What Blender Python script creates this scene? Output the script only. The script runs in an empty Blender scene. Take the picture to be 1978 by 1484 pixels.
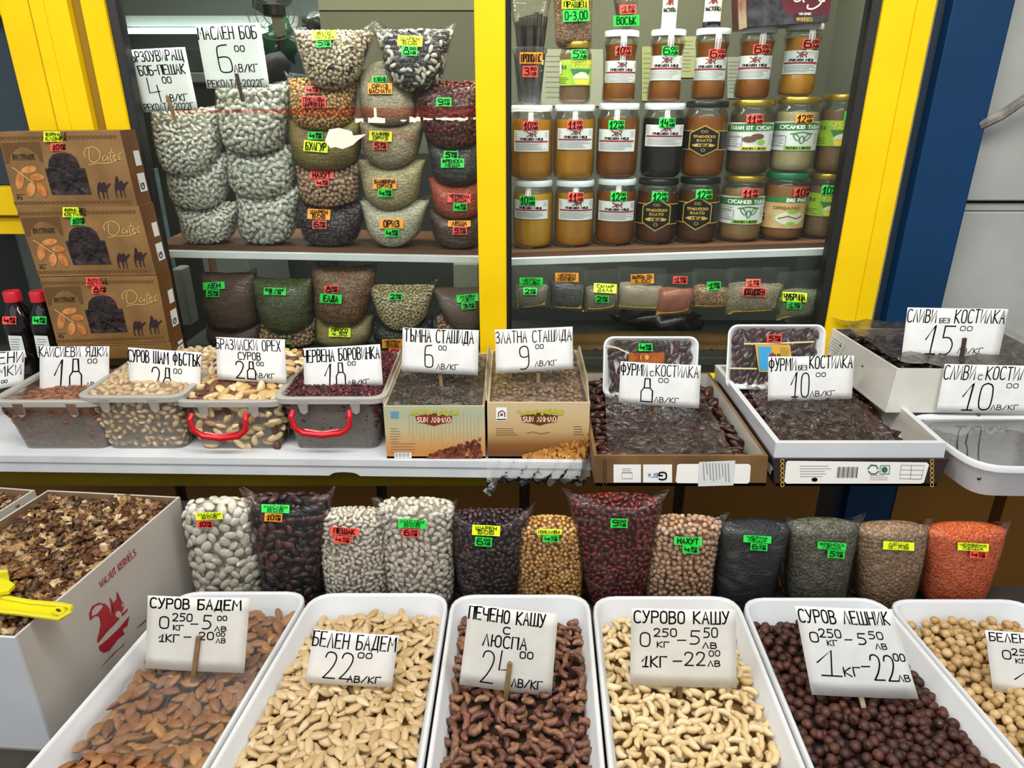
import bpy, math, random
import numpy as np
from mathutils import Vector, Matrix
from mathutils.bvhtree import BVHTree
from mathutils.geometry import tessellate_polygon
random.seed(7); rng = np.random.default_rng(11)
S = bpy.context.scene
COL = S.collection
R = math.radians
# ---------------------------------------------------------------- camera, light, exposure
FPX, PITCH, CH = 1340.0, R(22.24), 1.55
cam = bpy.data.objects.new('camera', bpy.data.cameras.new('camera')); COL.objects.link(cam)
cam.data.sensor_width = 36; cam.data.lens = FPX * 36 / 1978; cam.data.clip_start = .02
cam.location = (0, 0, CH); cam.rotation_euler = (R(90) - PITCH, 0, 0)
S.camera = cam
w = bpy.data.worlds.new('overcast'); S.world = w; w.use_nodes = True
bg = w.node_tree.nodes['Background']; bg.inputs[0].default_value = (.92, .96, 1, 1); bg.inputs[1].default_value = .38
def area(name, loc, target, sx, sy, power, color=(1, 1, 1)):
    l = bpy.data.lights.new(name, 'AREA'); l.shape = 'RECTANGLE'; l.size = sx; l.size_y = sy; l.energy = power; l.color = color
    o = bpy.data.objects.new(name, l); COL.objects.link(o); o.location = loc
    o.rotation_euler = (Vector(target) - Vector(loc)).to_track_quat('-Z', 'Y').to_euler(); return o
sun = bpy.data.lights.new('sun', 'SUN'); sun.energy = 1.05; sun.angle = R(70); sun.color = (1, .985, .96)
so = bpy.data.objects.new('sun', sun); COL.objects.link(so); so.rotation_euler = (R(36), R(-10), 0)
area('kiosk_ceiling_light', (-.3, 2.6, 2.25), (-.3, 2.2, 0), 1.6, .25, 14, (1, 1, .97))
area('kiosk_window_light', (-.1, 1.53, 2.0), (-.1, 1.60, 1.0), 1.7, .05, 15, (1, .97, .90))
area('front_fill_light', (0, .45, 2.35), (0, 1.5, 1.25), 2.2, .25, 22, (1, .97, .92))  # unseen fill lamp added in front of the stall to brighten the window goods
vs = S.view_settings; vs.view_transform = 'Standard'; vs.look = 'None'; vs.gamma = 1; vs.use_curve_mapping = False; vs.exposure = .30
# ---------------------------------------------------------------- picture geometry: where a photograph pixel lies in the place
sp_, cp_ = math.sin(PITCH), math.cos(PITCH)
def ray(x, y):
    u = (x - 989) / FPX; v = (742 - y) / FPX
    return Vector((u, cp_ + v * sp_, -sp_ + v * cp_))
def atY(x, y, Y):
    r = ray(x, y); t = Y / r.y; return Vector((r.x * t, Y, CH + r.z * t))
def atZ(x, y, Z):
    r = ray(x, y); t = (Z - CH) / r.z; return Vector((r.x * t, r.y * t, Z))
def proj(p):
    d = p[1] * cp_ - (p[2] - CH) * sp_; u = p[0] / d; v = (p[1] * sp_ + (p[2] - CH) * cp_) / d
    return 989 + u * FPX, 742 - v * FPX
# ---------------------------------------------------------------- materials
def lin(h, a=1):
    if not isinstance(h, str): return (*h[:3], a)
    h = h.lstrip('#'); c = [int(h[i:i + 2], 16) / 255 for i in (0, 2, 4)]
    return (*[x / 12.92 if x < .04045 else ((x + .055) / 1.055) ** 2.4 for x in c], a)
MATS = {}
def newmat(name):
    m = bpy.data.materials.new(name); m.use_nodes = True; nt = m.node_tree
    return m, nt, nt.nodes['Principled BSDF'], nt.nodes['Material Output']
def ramp(nt, cols, const=False):
    r = nt.nodes.new('ShaderNodeValToRGB'); e = r.color_ramp.elements
    if const: r.color_ramp.interpolation = 'CONSTANT'
    n = len(cols)
    for i, c in enumerate(cols):
        c, p = c if isinstance(c, tuple) else (c, i / max(1, n - 1 if not const else n))
        if i < 2: el = e[i]; el.position = p
        else: el = e.new(p)
        el.color = lin(c)
    return r
def coords(nt, sc=(1, 1, 1)):
    tc = nt.nodes.new('ShaderNodeTexCoord'); mp = nt.nodes.new('ShaderNodeMapping'); mp.inputs['Scale'].default_value = sc
    nt.links.new(tc.outputs['Object'], mp.inputs[0]); return mp.outputs[0]
def bump(nt, b, h, st, dist):
    bn = nt.nodes.new('ShaderNodeBump'); bn.inputs['Strength'].default_value = st; bn.inputs['Distance'].default_value = dist
    nt.links.new(h, bn.inputs['Height']); nt.links.new(bn.outputs[0], b.inputs['Normal']); return bn
def mat(name, c1, c2=None, rough=.6, scale=20, metal=0, bst=0, bd=.001, bscale=None, sc=(1, 1, 1), spec=.5, coat=0, sss=0):
    """plain material with noise between two colours and fine relief"""
    if name in MATS: return MATS[name]
    m, nt, b, o = newmat(name); b.inputs['Roughness'].default_value = rough; b.inputs['Metallic'].default_value = metal
    b.inputs['Specular IOR Level'].default_value = spec; b.inputs['Coat Weight'].default_value = coat
    b.inputs['Base Color'].default_value = lin(c1)
    if c2:
        n = nt.nodes.new('ShaderNodeTexNoise'); n.inputs['Scale'].default_value = scale; n.inputs['Detail'].default_value = 5
        nt.links.new(coords(nt, sc), n.inputs['Vector']); r = ramp(nt, [(c1, .35), (c2, .68)])
        nt.links.new(n.outputs[0], r.inputs[0]); nt.links.new(r.outputs[0], b.inputs['Base Color'])
    if bst:
        n2 = nt.nodes.new('ShaderNodeTexNoise'); n2.inputs['Scale'].default_value = bscale or scale; n2.inputs['Detail'].default_value = 4
        nt.links.new(coords(nt, sc), n2.inputs['Vector']); bump(nt, b, n2.outputs[0], bst, bd)
    MATS[name] = m; return m
def pieces(name, cols, rough=.45, const=False, nscale=120, mott=.25, bst=.25, spec=.5, spot=None):
    """seeds, beans and nuts: each island and each object takes its own colour, mottled finely"""
    if name in MATS: return MATS[name]
    m, nt, b, o = newmat(name); L = nt.links.new
    b.inputs['Roughness'].default_value = rough; b.inputs['Specular IOR Level'].default_value = spec
    g = nt.nodes.new('ShaderNodeNewGeometry'); oi = nt.nodes.new('ShaderNodeObjectInfo')
    ad = nt.nodes.new('ShaderNodeMath'); ad.operation = 'ADD'; L(g.outputs['Random Per Island'], ad.inputs[0]); L(oi.outputs['Random'], ad.inputs[1])
    fr = nt.nodes.new('ShaderNodeMath'); fr.operation = 'FRACT'; L(ad.outputs[0], fr.inputs[0])
    r = ramp(nt, cols, const); L(fr.outputs[0], r.inputs[0])
    n = nt.nodes.new('ShaderNodeTexNoise'); n.inputs['Scale'].default_value = nscale; n.inputs['Detail'].default_value = 3
    L(coords(nt), n.inputs['Vector'])
    mr = nt.nodes.new('ShaderNodeMapRange'); mr.inputs[1].default_value = .3; mr.inputs[2].default_value = .7
    mr.inputs[3].default_value = 1 - mott; mr.inputs[4].default_value = 1 + mott * .5; L(n.outputs[0], mr.inputs[0])
    mx = nt.nodes.new('ShaderNodeVectorMath'); mx.operation = 'SCALE'; L(r.outputs[0], mx.inputs[0]); L(mr.outputs[0], mx.inputs['Scale'])
    out = mx.outputs[0]
    if spot:
        n3 = nt.nodes.new('ShaderNodeTexNoise'); n3.inputs['Scale'].default_value = spot[1]; L(coords(nt), n3.inputs['Vector'])
        r3 = ramp(nt, [('#000000', spot[2]), ('#ffffff', spot[2] + .02)]); L(n3.outputs[0], r3.inputs[0])
        mm = nt.nodes.new('ShaderNodeMix'); mm.data_type = 'RGBA'; L(r3.outputs[0], mm.inputs[0]); L(out, mm.inputs[6]); mm.inputs[7].default_value = lin(spot[0]); out = mm.outputs[2]
    L(out, b.inputs['Base Color'])
    if bst: bump(nt, b, n.outputs[0], bst, .001)
    MATS[name] = m; return m
def grain(name, cols, mm_, rough=.55, bst=.9, stretch=1.0):
    """grains too small to tell apart: a cell pattern with fine relief"""
    if name in MATS: return MATS[name]
    m, nt, b, o = newmat(name); L = nt.links.new; b.inputs['Roughness'].default_value = rough
    v = nt.nodes.new('ShaderNodeTexVoronoi'); v.inputs['Scale'].default_value = 1000 / mm_
    co = coords(nt, (1, 1, 1))
    if stretch != 1:
        nz = nt.nodes.new('ShaderNodeTexNoise'); nz.inputs['Scale'].default_value = 60; L(co, nz.inputs['Vector'])
        ma = nt.nodes.new('ShaderNodeVectorMath'); ma.operation = 'MULTIPLY_ADD'; ma.inputs[1].default_value = (.004,) * 3; L(nz.outputs[1], ma.inputs[0]); L(co, ma.inputs[2])
        mp = nt.nodes.new('ShaderNodeMapping'); mp.inputs['Scale'].default_value = (1 / stretch, 1, 1); mp.inputs['Rotation'].default_value = (0, .7, 0); L(ma.outputs[0], mp.inputs[0]); co = mp.outputs[0]
    L(co, v.inputs['Vector'])
    sx = nt.nodes.new('ShaderNodeSeparateColor'); L(v.outputs['Color'], sx.inputs[0])
    r = ramp(nt, cols); L(sx.outputs[0], r.inputs[0])
    mr = nt.nodes.new('ShaderNodeMapRange'); mr.inputs[1].default_value = .25; mr.inputs[2].default_value = .75; mr.inputs[3].default_value = 1.08; mr.inputs[4].default_value = .62
    L(v.outputs['Distance'], mr.inputs[0])
    mx = nt.nodes.new('ShaderNodeVectorMath'); mx.operation = 'SCALE'; L(r.outputs[0], mx.inputs[0]); L(mr.outputs[0], mx.inputs['Scale'])
    L(mx.outputs[0], b.inputs['Base Color'])
    iv = nt.nodes.new('ShaderNodeMath'); iv.operation = 'SUBTRACT'; iv.inputs[0].default_value = 1; L(v.outputs['Distance'], iv.inputs[1])
    bump(nt, b, iv.outputs[0], bst, mm_ * .0006)
    MATS[name] = m; return m
def clear(name, opac=.05, tint='#ffffff', rough=.08, bst=.5, bscale=25, sc=(1, 1, 1), milk='#ffffff', ior=1.45, bd=.004, gl=1.0, fold=0):
    """thin clear plastic or glass: see-through with a gloss that grows at grazing angles"""
    if name in MATS: return MATS[name]
    m, nt, b, o = newmat(name); L = nt.links.new; nt.nodes.remove(b)
    t = nt.nodes.new('ShaderNodeBsdfTransparent'); t.inputs[0].default_value = lin(tint)
    d = nt.nodes.new('ShaderNodeBsdfDiffuse'); d.inputs[0].default_value = lin(milk)
    g = nt.nodes.new('ShaderNodeBsdfGlossy'); g.inputs['Roughness'].default_value = rough
    fr = nt.nodes.new('ShaderNodeFresnel'); fr.inputs[0].default_value = ior
    if bst:
        n = nt.nodes.new('ShaderNodeTexNoise'); n.inputs['Scale'].default_value = bscale; n.inputs['Detail'].default_value = 3; n.inputs['Distortion'].default_value = 1.2
        L(coords(nt, sc), n.inputs['Vector']); bn = nt.nodes.new('ShaderNodeBump'); bn.inputs['Strength'].default_value = bst; bn.inputs['Distance'].default_value = bd
        L(n.outputs[0], bn.inputs['Height']); L(bn.outputs[0], g.inputs['Normal']); L(bn.outputs[0], fr.inputs['Normal'])
    m1 = nt.nodes.new('ShaderNodeMixShader'); m1.inputs[0].default_value = opac; L(t.outputs[0], m1.inputs[1]); L(d.outputs[0], m1.inputs[2])
    if fold:
        n4 = nt.nodes.new('ShaderNodeTexNoise'); n4.inputs['Scale'].default_value = bscale * .8; n4.inputs['Detail'].default_value = 5; n4.inputs['Distortion'].default_value = 2
        L(coords(nt, sc), n4.inputs['Vector']); r4 = ramp(nt, [('#000000', .52), ('#ffffff', .78)]); L(n4.outputs[0], r4.inputs[0])
        ma = nt.nodes.new('ShaderNodeMath'); ma.operation = 'MULTIPLY_ADD'; ma.inputs[1].default_value = fold; ma.inputs[2].default_value = opac; L(r4.outputs[0], ma.inputs[0]); L(ma.outputs[0], m1.inputs[0])
    sc_ = nt.nodes.new('ShaderNodeMath'); sc_.operation = 'MULTIPLY'; sc_.inputs[1].default_value = gl; sc_.use_clamp = True; L(fr.outputs[0], sc_.inputs[0])
    m2 = nt.nodes.new('ShaderNodeMixShader'); L(sc_.outputs[0], m2.inputs[0]); L(m1.outputs[0], m2.inputs[1]); L(g.outputs[0], m2.inputs[2])
    L(m2.outputs[0], o.inputs[0]); MATS[name] = m; return m
def emit(name, c, st):
    m, nt, b, o = newmat(name); b.inputs['Emission Color'].default_value = lin(c); b.inputs['Emission Strength'].default_value = st
    b.inputs['Base Color'].default_value = lin(c); return m
INK = mat('marker_ink', '#08080a', rough=.9, spec=.08)
PAPER = mat('card_white', '#f1f1ee', '#e6e6e2', rough=.45, scale=30)
YEL = mat('yellow_paint', '#e6bd00', '#eec808', rough=.4, scale=6, bst=.08, bscale=150, bd=.0006, spec=.25)
FILM = clear('bag_film', .008, rough=.1, bst=.5, bscale=30, sc=(.6, .6, 2.6), bd=.007, fold=.06, gl=.6)
STK = {'y': mat('sticker_yellow', '#e6ff1e', rough=.5), 'g': mat('sticker_green', '#25e04c', rough=.5),
       'o': mat('sticker_orange', '#ffa52e', rough=.5), 'r': mat('sticker_red', '#ff5646', rough=.5)}
SNAME = {'y': 'yellow', 'g': 'green', 'o': 'orange', 'r': 'red'}
# ---------------------------------------------------------------- mesh builder
class MB:
    def __init__(s): s.v = []; s.f = []; s.mi = []; s.cur = 0
    def add(s, vs, fs):
        n = len(s.v); s.v += [tuple(p) for p in vs]; s.f += [tuple(i + n for i in f) for f in fs]; s.mi += [s.cur] * len(fs); return s
    def box(s, x0, x1, y0, y1, z0, z1):
        v = [(x, y, z) for z in (z0, z1) for y in (y0, y1) for x in (x0, x1)]
        return s.add(v, [(0, 2, 3, 1), (4, 5, 7, 6), (0, 1, 5, 4), (2, 6, 7, 3), (0, 4, 6, 2), (1, 3, 7, 5)])
    def hexa(s, b, t):      # bottom four, top four corners (same turning order, counter-clockwise seen from above)
        return s.add(list(b) + list(t), [(3, 2, 1, 0), (4, 5, 6, 7), (0, 1, 5, 4), (1, 2, 6, 5), (2, 3, 7, 6), (3, 0, 4, 7)])
    def slab(s, quad, n, th):   # quad thickened along n
        n = Vector(n).normalized() * th; q = [Vector(p) for p in quad]
        return s.hexa([p for p in q], [p + n for p in q])
    def prism(s, pts, ext):      # planar polygon (3D points) extruded by a vector
        pts = [Vector(p) for p in pts]; e = Vector(ext); n = len(pts)
        tr = tessellate_polygon([pts]); v = pts + [p + e for p in pts]
        fs = [tuple(t) for t in tr] + [tuple(i + n for i in reversed(t)) for t in tr] + [(i, (i + 1) % n, (i + 1) % n + n, i + n) for i in range(n)]
        return s.add(v, fs)
    def tube(s, pts, r, n=8, cap=True):
        pts = [Vector(p) for p in pts]; rs = r if isinstance(r, (list, tuple)) else [r] * len(pts); base = len(s.v); vs = []
        for i, p in enumerate(pts):
            d = (pts[min(i + 1, len(pts) - 1)] - pts[max(i - 1, 0)]).normalized()
            a = d.orthogonal().normalized() if i == 0 else (a - d * a.dot(d)).normalized(); b = d.cross(a)
            vs += [p + (a * math.cos(t) + b * math.sin(t)) * rs[i] for t in [2 * math.pi * k / n for k in range(n)]]
        fs = [(i * n + k, i * n + (k + 1) % n, (i + 1) * n + (k + 1) % n, (i + 1) * n + k) for i in range(len(pts) - 1) for k in range(n)]
        if cap: fs += [tuple(reversed(range(n))), tuple(range((len(pts) - 1) * n, len(pts) * n))]
        return s.add(vs, fs)
    def lathe(s, prof, c, n=32, close=True):     # prof: (radius, z) list
        vs = [(c[0] + r * math.cos(2 * math.pi * k / n), c[1] + r * math.sin(2 * math.pi * k / n), c[2] + z) for r, z in prof for k in range(n)]
        m = len(prof); fs = [(i * n + k, i * n + (k + 1) % n, (i + 1) * n + (k + 1) % n, (i + 1) * n + k) for i in range(m - 1) for k in range(n)]
        if close: fs += [tuple(reversed(range(n))), tuple(range((m - 1) * n, m * n))]
        return s.add(vs, fs)
    def grid(s, rows, closed=False):   # list of rows of points
        m, n = len(rows), len(rows[0]); vs = [p for r in rows for p in r]; e = n if closed else n - 1
        return s.add(vs, [(i * n + k, i * n + (k + 1) % n, (i + 1) * n + (k + 1) % n, (i + 1) * n + k) for i in range(m - 1) for k in range(e)])
ORG = {}
def props(o, label=None, cat=None, group=None, kind=None):
    for k, v in (('label', label), ('category', cat), ('group', group), ('kind', kind)):
        if v: o[k] = v
    return o
def root(name, loc, label, cat, group=None, kind=None):
    o = bpy.data.objects.new(name, None); o.empty_display_size = .02; COL.objects.link(o); o.location = loc; ORG[o.name] = Vector(loc)
    return props(o, label, cat, group, kind)
def put(name, mb, mats, parent=None, smooth=False, bevel=0, label=None, cat=None, group=None, kind=None, ang=40):
    mats = mats if isinstance(mats, (list, tuple)) else [mats]
    if parent is not None: org = ORG[parent.name]
    else:
        a = np.array(mb.v); org = Vector(((a[:, 0].min() + a[:, 0].max()) / 2, (a[:, 1].min() + a[:, 1].max()) / 2, a[:, 2].min()))
    me = bpy.data.meshes.new(name); me.from_pydata([tuple(Vector(p) - org) for p in mb.v], [], mb.f)
    for m in mats: me.materials.append(m)
    if len(mats) > 1: me.polygons.foreach_set('material_index', mb.mi)
    if smooth: me.polygons.foreach_set('use_smooth', [True] * len(mb.f))
    me.update()
    o = bpy.data.objects.new(name, me); COL.objects.link(o); ORG[o.name] = org
    if smooth and ang < 180: me.set_sharp_from_angle(angle=R(ang))
    if parent is not None: o.parent = parent
    else: o.location = org
    if bevel:
        b = o.modifiers.new('bevel', 'BEVEL'); b.width = bevel; b.segments = 2; b.limit_method = 'ANGLE'; b.angle_limit = R(35)
    return props(o, label, cat, group, kind)
def np_mesh(name, V, T, mats, mi=None):
    me = bpy.data.meshes.new(name); nt = len(T)
    me.vertices.add(len(V)); me.vertices.foreach_set('co', np.ascontiguousarray(V, dtype=np.float32).ravel())
    me.loops.add(nt * 3); me.loops.foreach_set('vertex_index', np.ascontiguousarray(T, dtype=np.int32).ravel())
    me.polygons.add(nt); me.polygons.foreach_set('loop_start', np.arange(0, nt * 3, 3, dtype=np.int32)); me.polygons.foreach_set('loop_total', np.full(nt, 3, dtype=np.int32))
    me.polygons.foreach_set('use_smooth', np.ones(nt, dtype=bool))
    if mi is not None: me.polygons.foreach_set('material_index', np.ascontiguousarray(mi, dtype=np.int32))
    for m in (mats if isinstance(mats, (list, tuple)) else [mats]): me.materials.append(m)
    me.update(calc_edges=True); return me
# ---------------------------------------------------------------- seeds, beans, nuts: shapes
def usphere(ns, nr):
    V = [(0, 0, 1)] + [(math.sin(math.pi * j / nr) * math.cos(2 * math.pi * k / ns), math.sin(math.pi * j / nr) * math.sin(2 * math.pi * k / ns), math.cos(math.pi * j / nr)) for j in range(1, nr) for k in range(ns)] + [(0, 0, -1)]
    T = [(0, 1 + k, 1 + (k + 1) % ns) for k in range(ns)]
    for j in range(nr - 2):
        for k in range(ns):
            a, b = 1 + j * ns + k, 1 + j * ns + (k + 1) % ns; T += [(a, a + ns, b + ns), (a, b + ns, b)]
    l = len(V) - 1; T += [(l, 1 + (nr - 2) * ns + (k + 1) % ns, 1 + (nr - 2) * ns + k) for k in range(ns)]
    V = np.array(V); V = V[:, [2, 0, 1]]      # poles along x
    return V, np.array(T)
def shape(kind, L, W, T, ns=8, nr=6, seed=0):
    V, F = usphere(ns, nr); x, y, z = V[:, 0].copy(), V[:, 1].copy(), V[:, 2].copy(); r = np.random.default_rng(seed)
    if kind == 'oval': y = y + .05 * x ** 2
    if kind == 'bean': y = y + .15 * (x ** 2) - .05
    if kind == 'almond':
        k = np.where(x > 0, 1 - .55 * x ** 2, 1); y, z = y * k, z * k * (1 + .06 * np.sin(y * 9)); x = np.where(x > 0, x * 1.12, x)
    if kind == 'cashew':
        a = x * 1.25; k = .88 - .16 * x; yy = y * k; R0 = .92
        X = np.sin(a) * (R0 - yy * .55); Y = -np.cos(a) * (R0 - yy * .55) + .62; x, y, z = X * .9, Y * 1.25, z * k
    if kind == 'hazel': x = np.where(x > .55, x * (1 + .25 * (x - .55)), np.where(x < -.7, -.72, x))
    if kind == 'chick': x = x + .25 * np.clip(x - .7, 0, 1) * 3; z = z * (1 + .05 * np.sin(4 * y))
    if kind == 'brazil':
        th = np.arctan2(z, y); rr = np.sqrt(y * y + z * z) * (1 + .22 * np.cos(3 * th)); y, z = rr * np.cos(th), rr * np.sin(th) ; y = y + .2 * x * x
    if kind in ('lump', 'date', 'walnut'):
        am = {'lump': .16, 'date': .09, 'walnut': .34}[kind]
        for q in range(5):
            d = r.normal(size=3); d /= np.linalg.norm(d); f = 2.2 + q * (1.6 if kind != 'date' else .6); s = 1 + am / (1 + q * .35) * np.sin(f * (x * d[0] + y * d[1] + z * d[2]) * 1.7 + r.random() * 6)
            x, y, z = x * s, y * s, z * s
        if kind == 'date': th = np.arctan2(z, y); s = 1 + .05 * np.sin(7 * th + 3 * x); y, z = y * s, z * s
    if kind == 'pist':
        k = np.where(x > 0, 1 - .35 * x ** 2, 1); y, z = y * k, z * k; y = np.where((np.abs(z) < .3) & (y > 0), y * .72, y)
    if kind == 'kernel': k = np.where(x > 0, 1 - .4 * x ** 2, 1); y, z = y * k, z * k
    return np.stack([x * L / 2, y * W / 2, z * T / 2], 1), F
def frames(N, ang, tilt):
    """orientation matrices: local z along N turned by ang, then tilted a little"""
    N = N / np.linalg.norm(N, axis=1, keepdims=True)
    N = N + rng.normal(size=N.shape) * tilt[:, None]; N /= np.linalg.norm(N, axis=1, keepdims=True)
    up = np.where(np.abs(N[:, 2:3]) < .9, np.array([[0, 0, 1.]]), np.array([[1., 0, 0]]))
    A = np.cross(up, N); A /= np.linalg.norm(A, axis=1, keepdims=True); B = np.cross(N, A)
    X = A * np.cos(ang)[:, None] + B * np.sin(ang)[:, None]; Y = np.cross(N, X)
    return np.stack([X, Y, N], 2)
def merge(shapes, P, M, Sc):
    Vs, Ts, n = [], [], 0; pick = rng.integers(0, len(shapes), len(P))
    for si, (V, T) in enumerate(shapes):
        ix = np.where(pick == si)[0]
        if not len(ix): continue
        W_ = np.einsum('nij,vj->nvi', M[ix], V) * Sc[ix][:, None, None] + P[ix][:, None, :]
        Vs.append(W_.reshape(-1, 3)); Ts.append((T[None] + (np.arange(len(ix)) * len(V))[:, None, None] + n).reshape(-1, 3)); n += len(ix) * len(V)
    return np.concatenate(Vs), np.concatenate(Ts)
def thin(P, dist, cap=4000):
    """keep points no closer than dist (hash grid)"""
    cell = {}; keep = []; d2 = dist * dist
    for i, p in enumerate(P):
        c = (int(math.floor(p[0] / dist)), int(math.floor(p[1] / dist)), int(math.floor(p[2] / dist))); ok = True
        for dx in (-1, 0, 1):
            for dy in (-1, 0, 1):
                for dz in (-1, 0, 1):
                    for q in cell.get((c[0] + dx, c[1] + dy, c[2] + dz), ()):
                        if (q[0] - p[0]) ** 2 + (q[1] - p[1]) ** 2 + (q[2] - p[2]) ** 2 < d2: ok = False; break
                    if not ok: break
                if not ok: break
            if not ok: break
        if ok:
            cell.setdefault(c, []).append(p); keep.append(i)
            if len(keep) >= cap: break
    return keep
def stuff(name, shapes, P, M, Sc, m, parent=None, **kw):
    V, T = merge(shapes, P, M, Sc)
    if parent is not None: org = ORG[parent.name]
    else: org = Vector((float(V[:, 0].mean()), float(V[:, 1].mean()), float(V[:, 2].min())))
    me = np_mesh(name, V - np.array(org), T, m); o = bpy.data.objects.new(name, me); COL.objects.link(o); ORG[o.name] = org
    if parent is not None: o.parent = parent
    else: o.location = org
    return props(o, **kw)
def singles(name, shapes, P, M, Sc, m, parent=None, **kw):
    ms = [np_mesh(name, V, T, m) for V, T in shapes]; org = ORG[parent.name] if parent is not None else Vector((0, 0, 0))
    for i in range(len(P)):
        o = bpy.data.objects.new(name, ms[int(rng.integers(0, len(ms)))]); COL.objects.link(o)
        s = float(Sc[i]); M4 = Matrix([[float(M[i][a][b]) * s for b in range(3)] + [float(P[i][a] - org[a])] for a in range(3)] + [[0, 0, 0, 1]])
        if parent is not None: o.parent = parent
        o.matrix_local = M4; props(o, **kw)
# ---------------------------------------------------------------- stroke lettering
G = {'А': "0,1 .5,0 1,1|.2,.62 .8,.62", 'Б': "1,0 0,0 0,1|~0,.45 .7,.45 1,.6 1,.85 .7,1 0,1", 'В': "0,0 0,1|~0,0 .7,0 .9,.12 .9,.33 .6,.46 0,.46|~0,.46 .7,.46 1,.6 1,.85 .7,1 0,1",
 'Г': "0,1 0,0 1,0", 'Д': "0,1.12 0,.95 1,.95 1,1.12|.15,.95 .45,0 .85,0 .85,.95", 'Е': "1,0 0,0 0,1 1,1|0,.48 .8,.48", 'Ж': "0,0 1,1|1,0 0,1|.5,0 .5,1",
 'З': "~0,.12 .4,0 .8,.08 .9,.25 .7,.43 .3,.47|~.3,.47 .8,.5 1,.7 .85,.93 .45,1 0,.9", 'И': "0,0 0,1 1,0 1,1", 'Й': "0,0 0,1 1,0 1,1|~.3,-.18 .5,-.08 .7,-.18", 'К': "0,0 0,1|1,0 0,.5 1,1",
 'Л': "0,1 .5,0 1,1", 'М': "0,1 .1,0 .5,.6 .9,0 1,1", 'Н': "0,0 0,1|1,0 1,1|0,.48 1,.48", 'О': "~.5,0 .9,.06 1,.3 1,.7 .9,.94 .5,1 .1,.94 0,.7 0,.3 .1,.06 .5,0", 'П': "0,1 0,0 1,0 1,1",
 'Р': "0,1 0,0|~0,0 .8,0 1,.12 1,.38 .8,.5 0,.5", 'С': "~1,.1 .8,0 .3,0 0,.2 0,.8 .3,1 .8,1 1,.9", 'Т': "0,0 1,0|.5,0 .5,1", 'У': "0,0 .5,.55|~1,0 .5,.8 .3,1 0,1", 'Ф': ".5,-.05 .5,1.05|~.5,.15 .1,.2 0,.45 .1,.7 .5,.75 .9,.7 1,.45 .9,.2 .5,.15",
 'Х': "0,0 1,1|1,0 0,1", 'Ц': "0,0 0,1 1,1 1,0|1,1 1.12,1.2", 'Ч': "~0,0 0,.4 .2,.52 1,.5|1,0 1,1", 'Ш': "0,0 0,1 1,1 1,0|.5,0 .5,1", 'Щ': "0,0 0,1 1,1 1,0|.5,0 .5,1|1,1 1.1,1.2",
 'Ъ': "0,0 .25,0 .25,1|~.25,.5 .8,.5 1,.65 1,.85 .8,1 .25,1", 'Ь': "0,0 0,1|~0,.5 .8,.5 1,.65 1,.85 .8,1 0,1", 'Ю': "0,0 0,1|0,.5 .35,.5|~.68,0 .95,.1 1,.5 .95,.9 .68,1 .42,.9 .36,.5 .42,.1 .68,0", 'Я': "1,1 1,0|~1,0 .2,0 0,.15 0,.35 .2,.5 1,.5|.5,.5 0,1",
 '1': "0,.5 .75,0 .55,1|.1,1 1,1", '2': "~0,.22 .1,.04 .5,0 .9,.1 .92,.35 .55,.7 0,1|0,1 1,1", '4': ".1,0 0,.6 .95,.55|.8,.3 .8,1", '5': "1,0 .15,0 .1,.4|~.1,.4 .6,.38 .95,.55 .95,.8 .6,1 0,.97",
 '6': "~.8,0 .2,.02 0,.12 .02,.8 .1,1 .8,1 1,.9 .95,.5 .6,.42 .05,.45", '7': "0,0 1,0 .4,1|.2,.5 .8,.5", '8': ".3,0 .72,0 .78,.4 1,.52 1,1 0,1 0,.55 .25,.4 .3,0|.25,.4 .78,.4", '9': "~1,.42 .5,.5 .05,.42 0,.1 .4,0 .9,.03 1,.4 1,.85 .6,1 .1,.98",
 '/': "0,1 1,0", '-': "0,.55 1,.5", '.': ".3,.95 .7,1", ',': ".5,.9 .3,1.15", 'D': "0,0 0,1|~0,0 .6,0 1,.25 1,.75 .6,1 0,1", 'G': "~1,.1 .8,0 .3,0 0,.2 0,.8 .3,1 .8,1 1,.9 1,.55|.55,.55 1,.55", 'I': ".5,0 .5,1", 'L': "0,0 0,1 1,1",
 'N': "0,1 0,0 1,1 1,0", 'R': "0,1 0,0|~0,0 .8,0 1,.12 1,.38 .8,.5 0,.5|.45,.5 1,1", 'S': "~.95,.08 .5,0 .1,.1 .05,.3 .3,.45 .7,.55 .95,.72 .85,.93 .45,1 0,.92", 'U': "~0,0 0,.75 .25,1 .75,1 1,.75 1,0", 'W': "0,0 .25,1 .5,.2 .75,1 1,0",
 'q': "1,0 1,1|0,0 1,.5 0,1", 'a': "~.9,.45 .4,.4 0,.65 .3,1 .7,.9 .95,.5 .9,.9 1.1,.98", 't': "~.6,0 .4,.6 .5,1 .9,.95|.1,.35 .95,.3", 'e': "~.05,.75 .7,.65 .8,.45 .5,.38 .1,.6 .2,.95 .6,1 1,.85", 's': "~.8,.45 .3,.4 .2,.6 .7,.75 .6,.98 0,.95", 'k': "0,0 0,1|.8,.35 0,.7 .8,1", 'g': "~.9,.4 .3,.38 0,.6 .3,.85 .9,.8|~.9,.4 .9,1.1 .4,1.25 0,1.15"}
for a_, b_ in zip('ABEKMHOPCTX0З3', 'АВЕКМНОРСТХОЗЗ'): G.setdefault(a_, G[b_])
WID = {'Ш': .8, 'Щ': .85, 'Ж': .8, 'Ю': .85, 'М': .75, 'M': .75, 'W': .85, 'I': .15, '.': .15, ' ': .4, '1': .5, 'Ъ': .6, '-': .45, ',': .2, 'Ф': .7, 'Д': .65}
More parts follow.
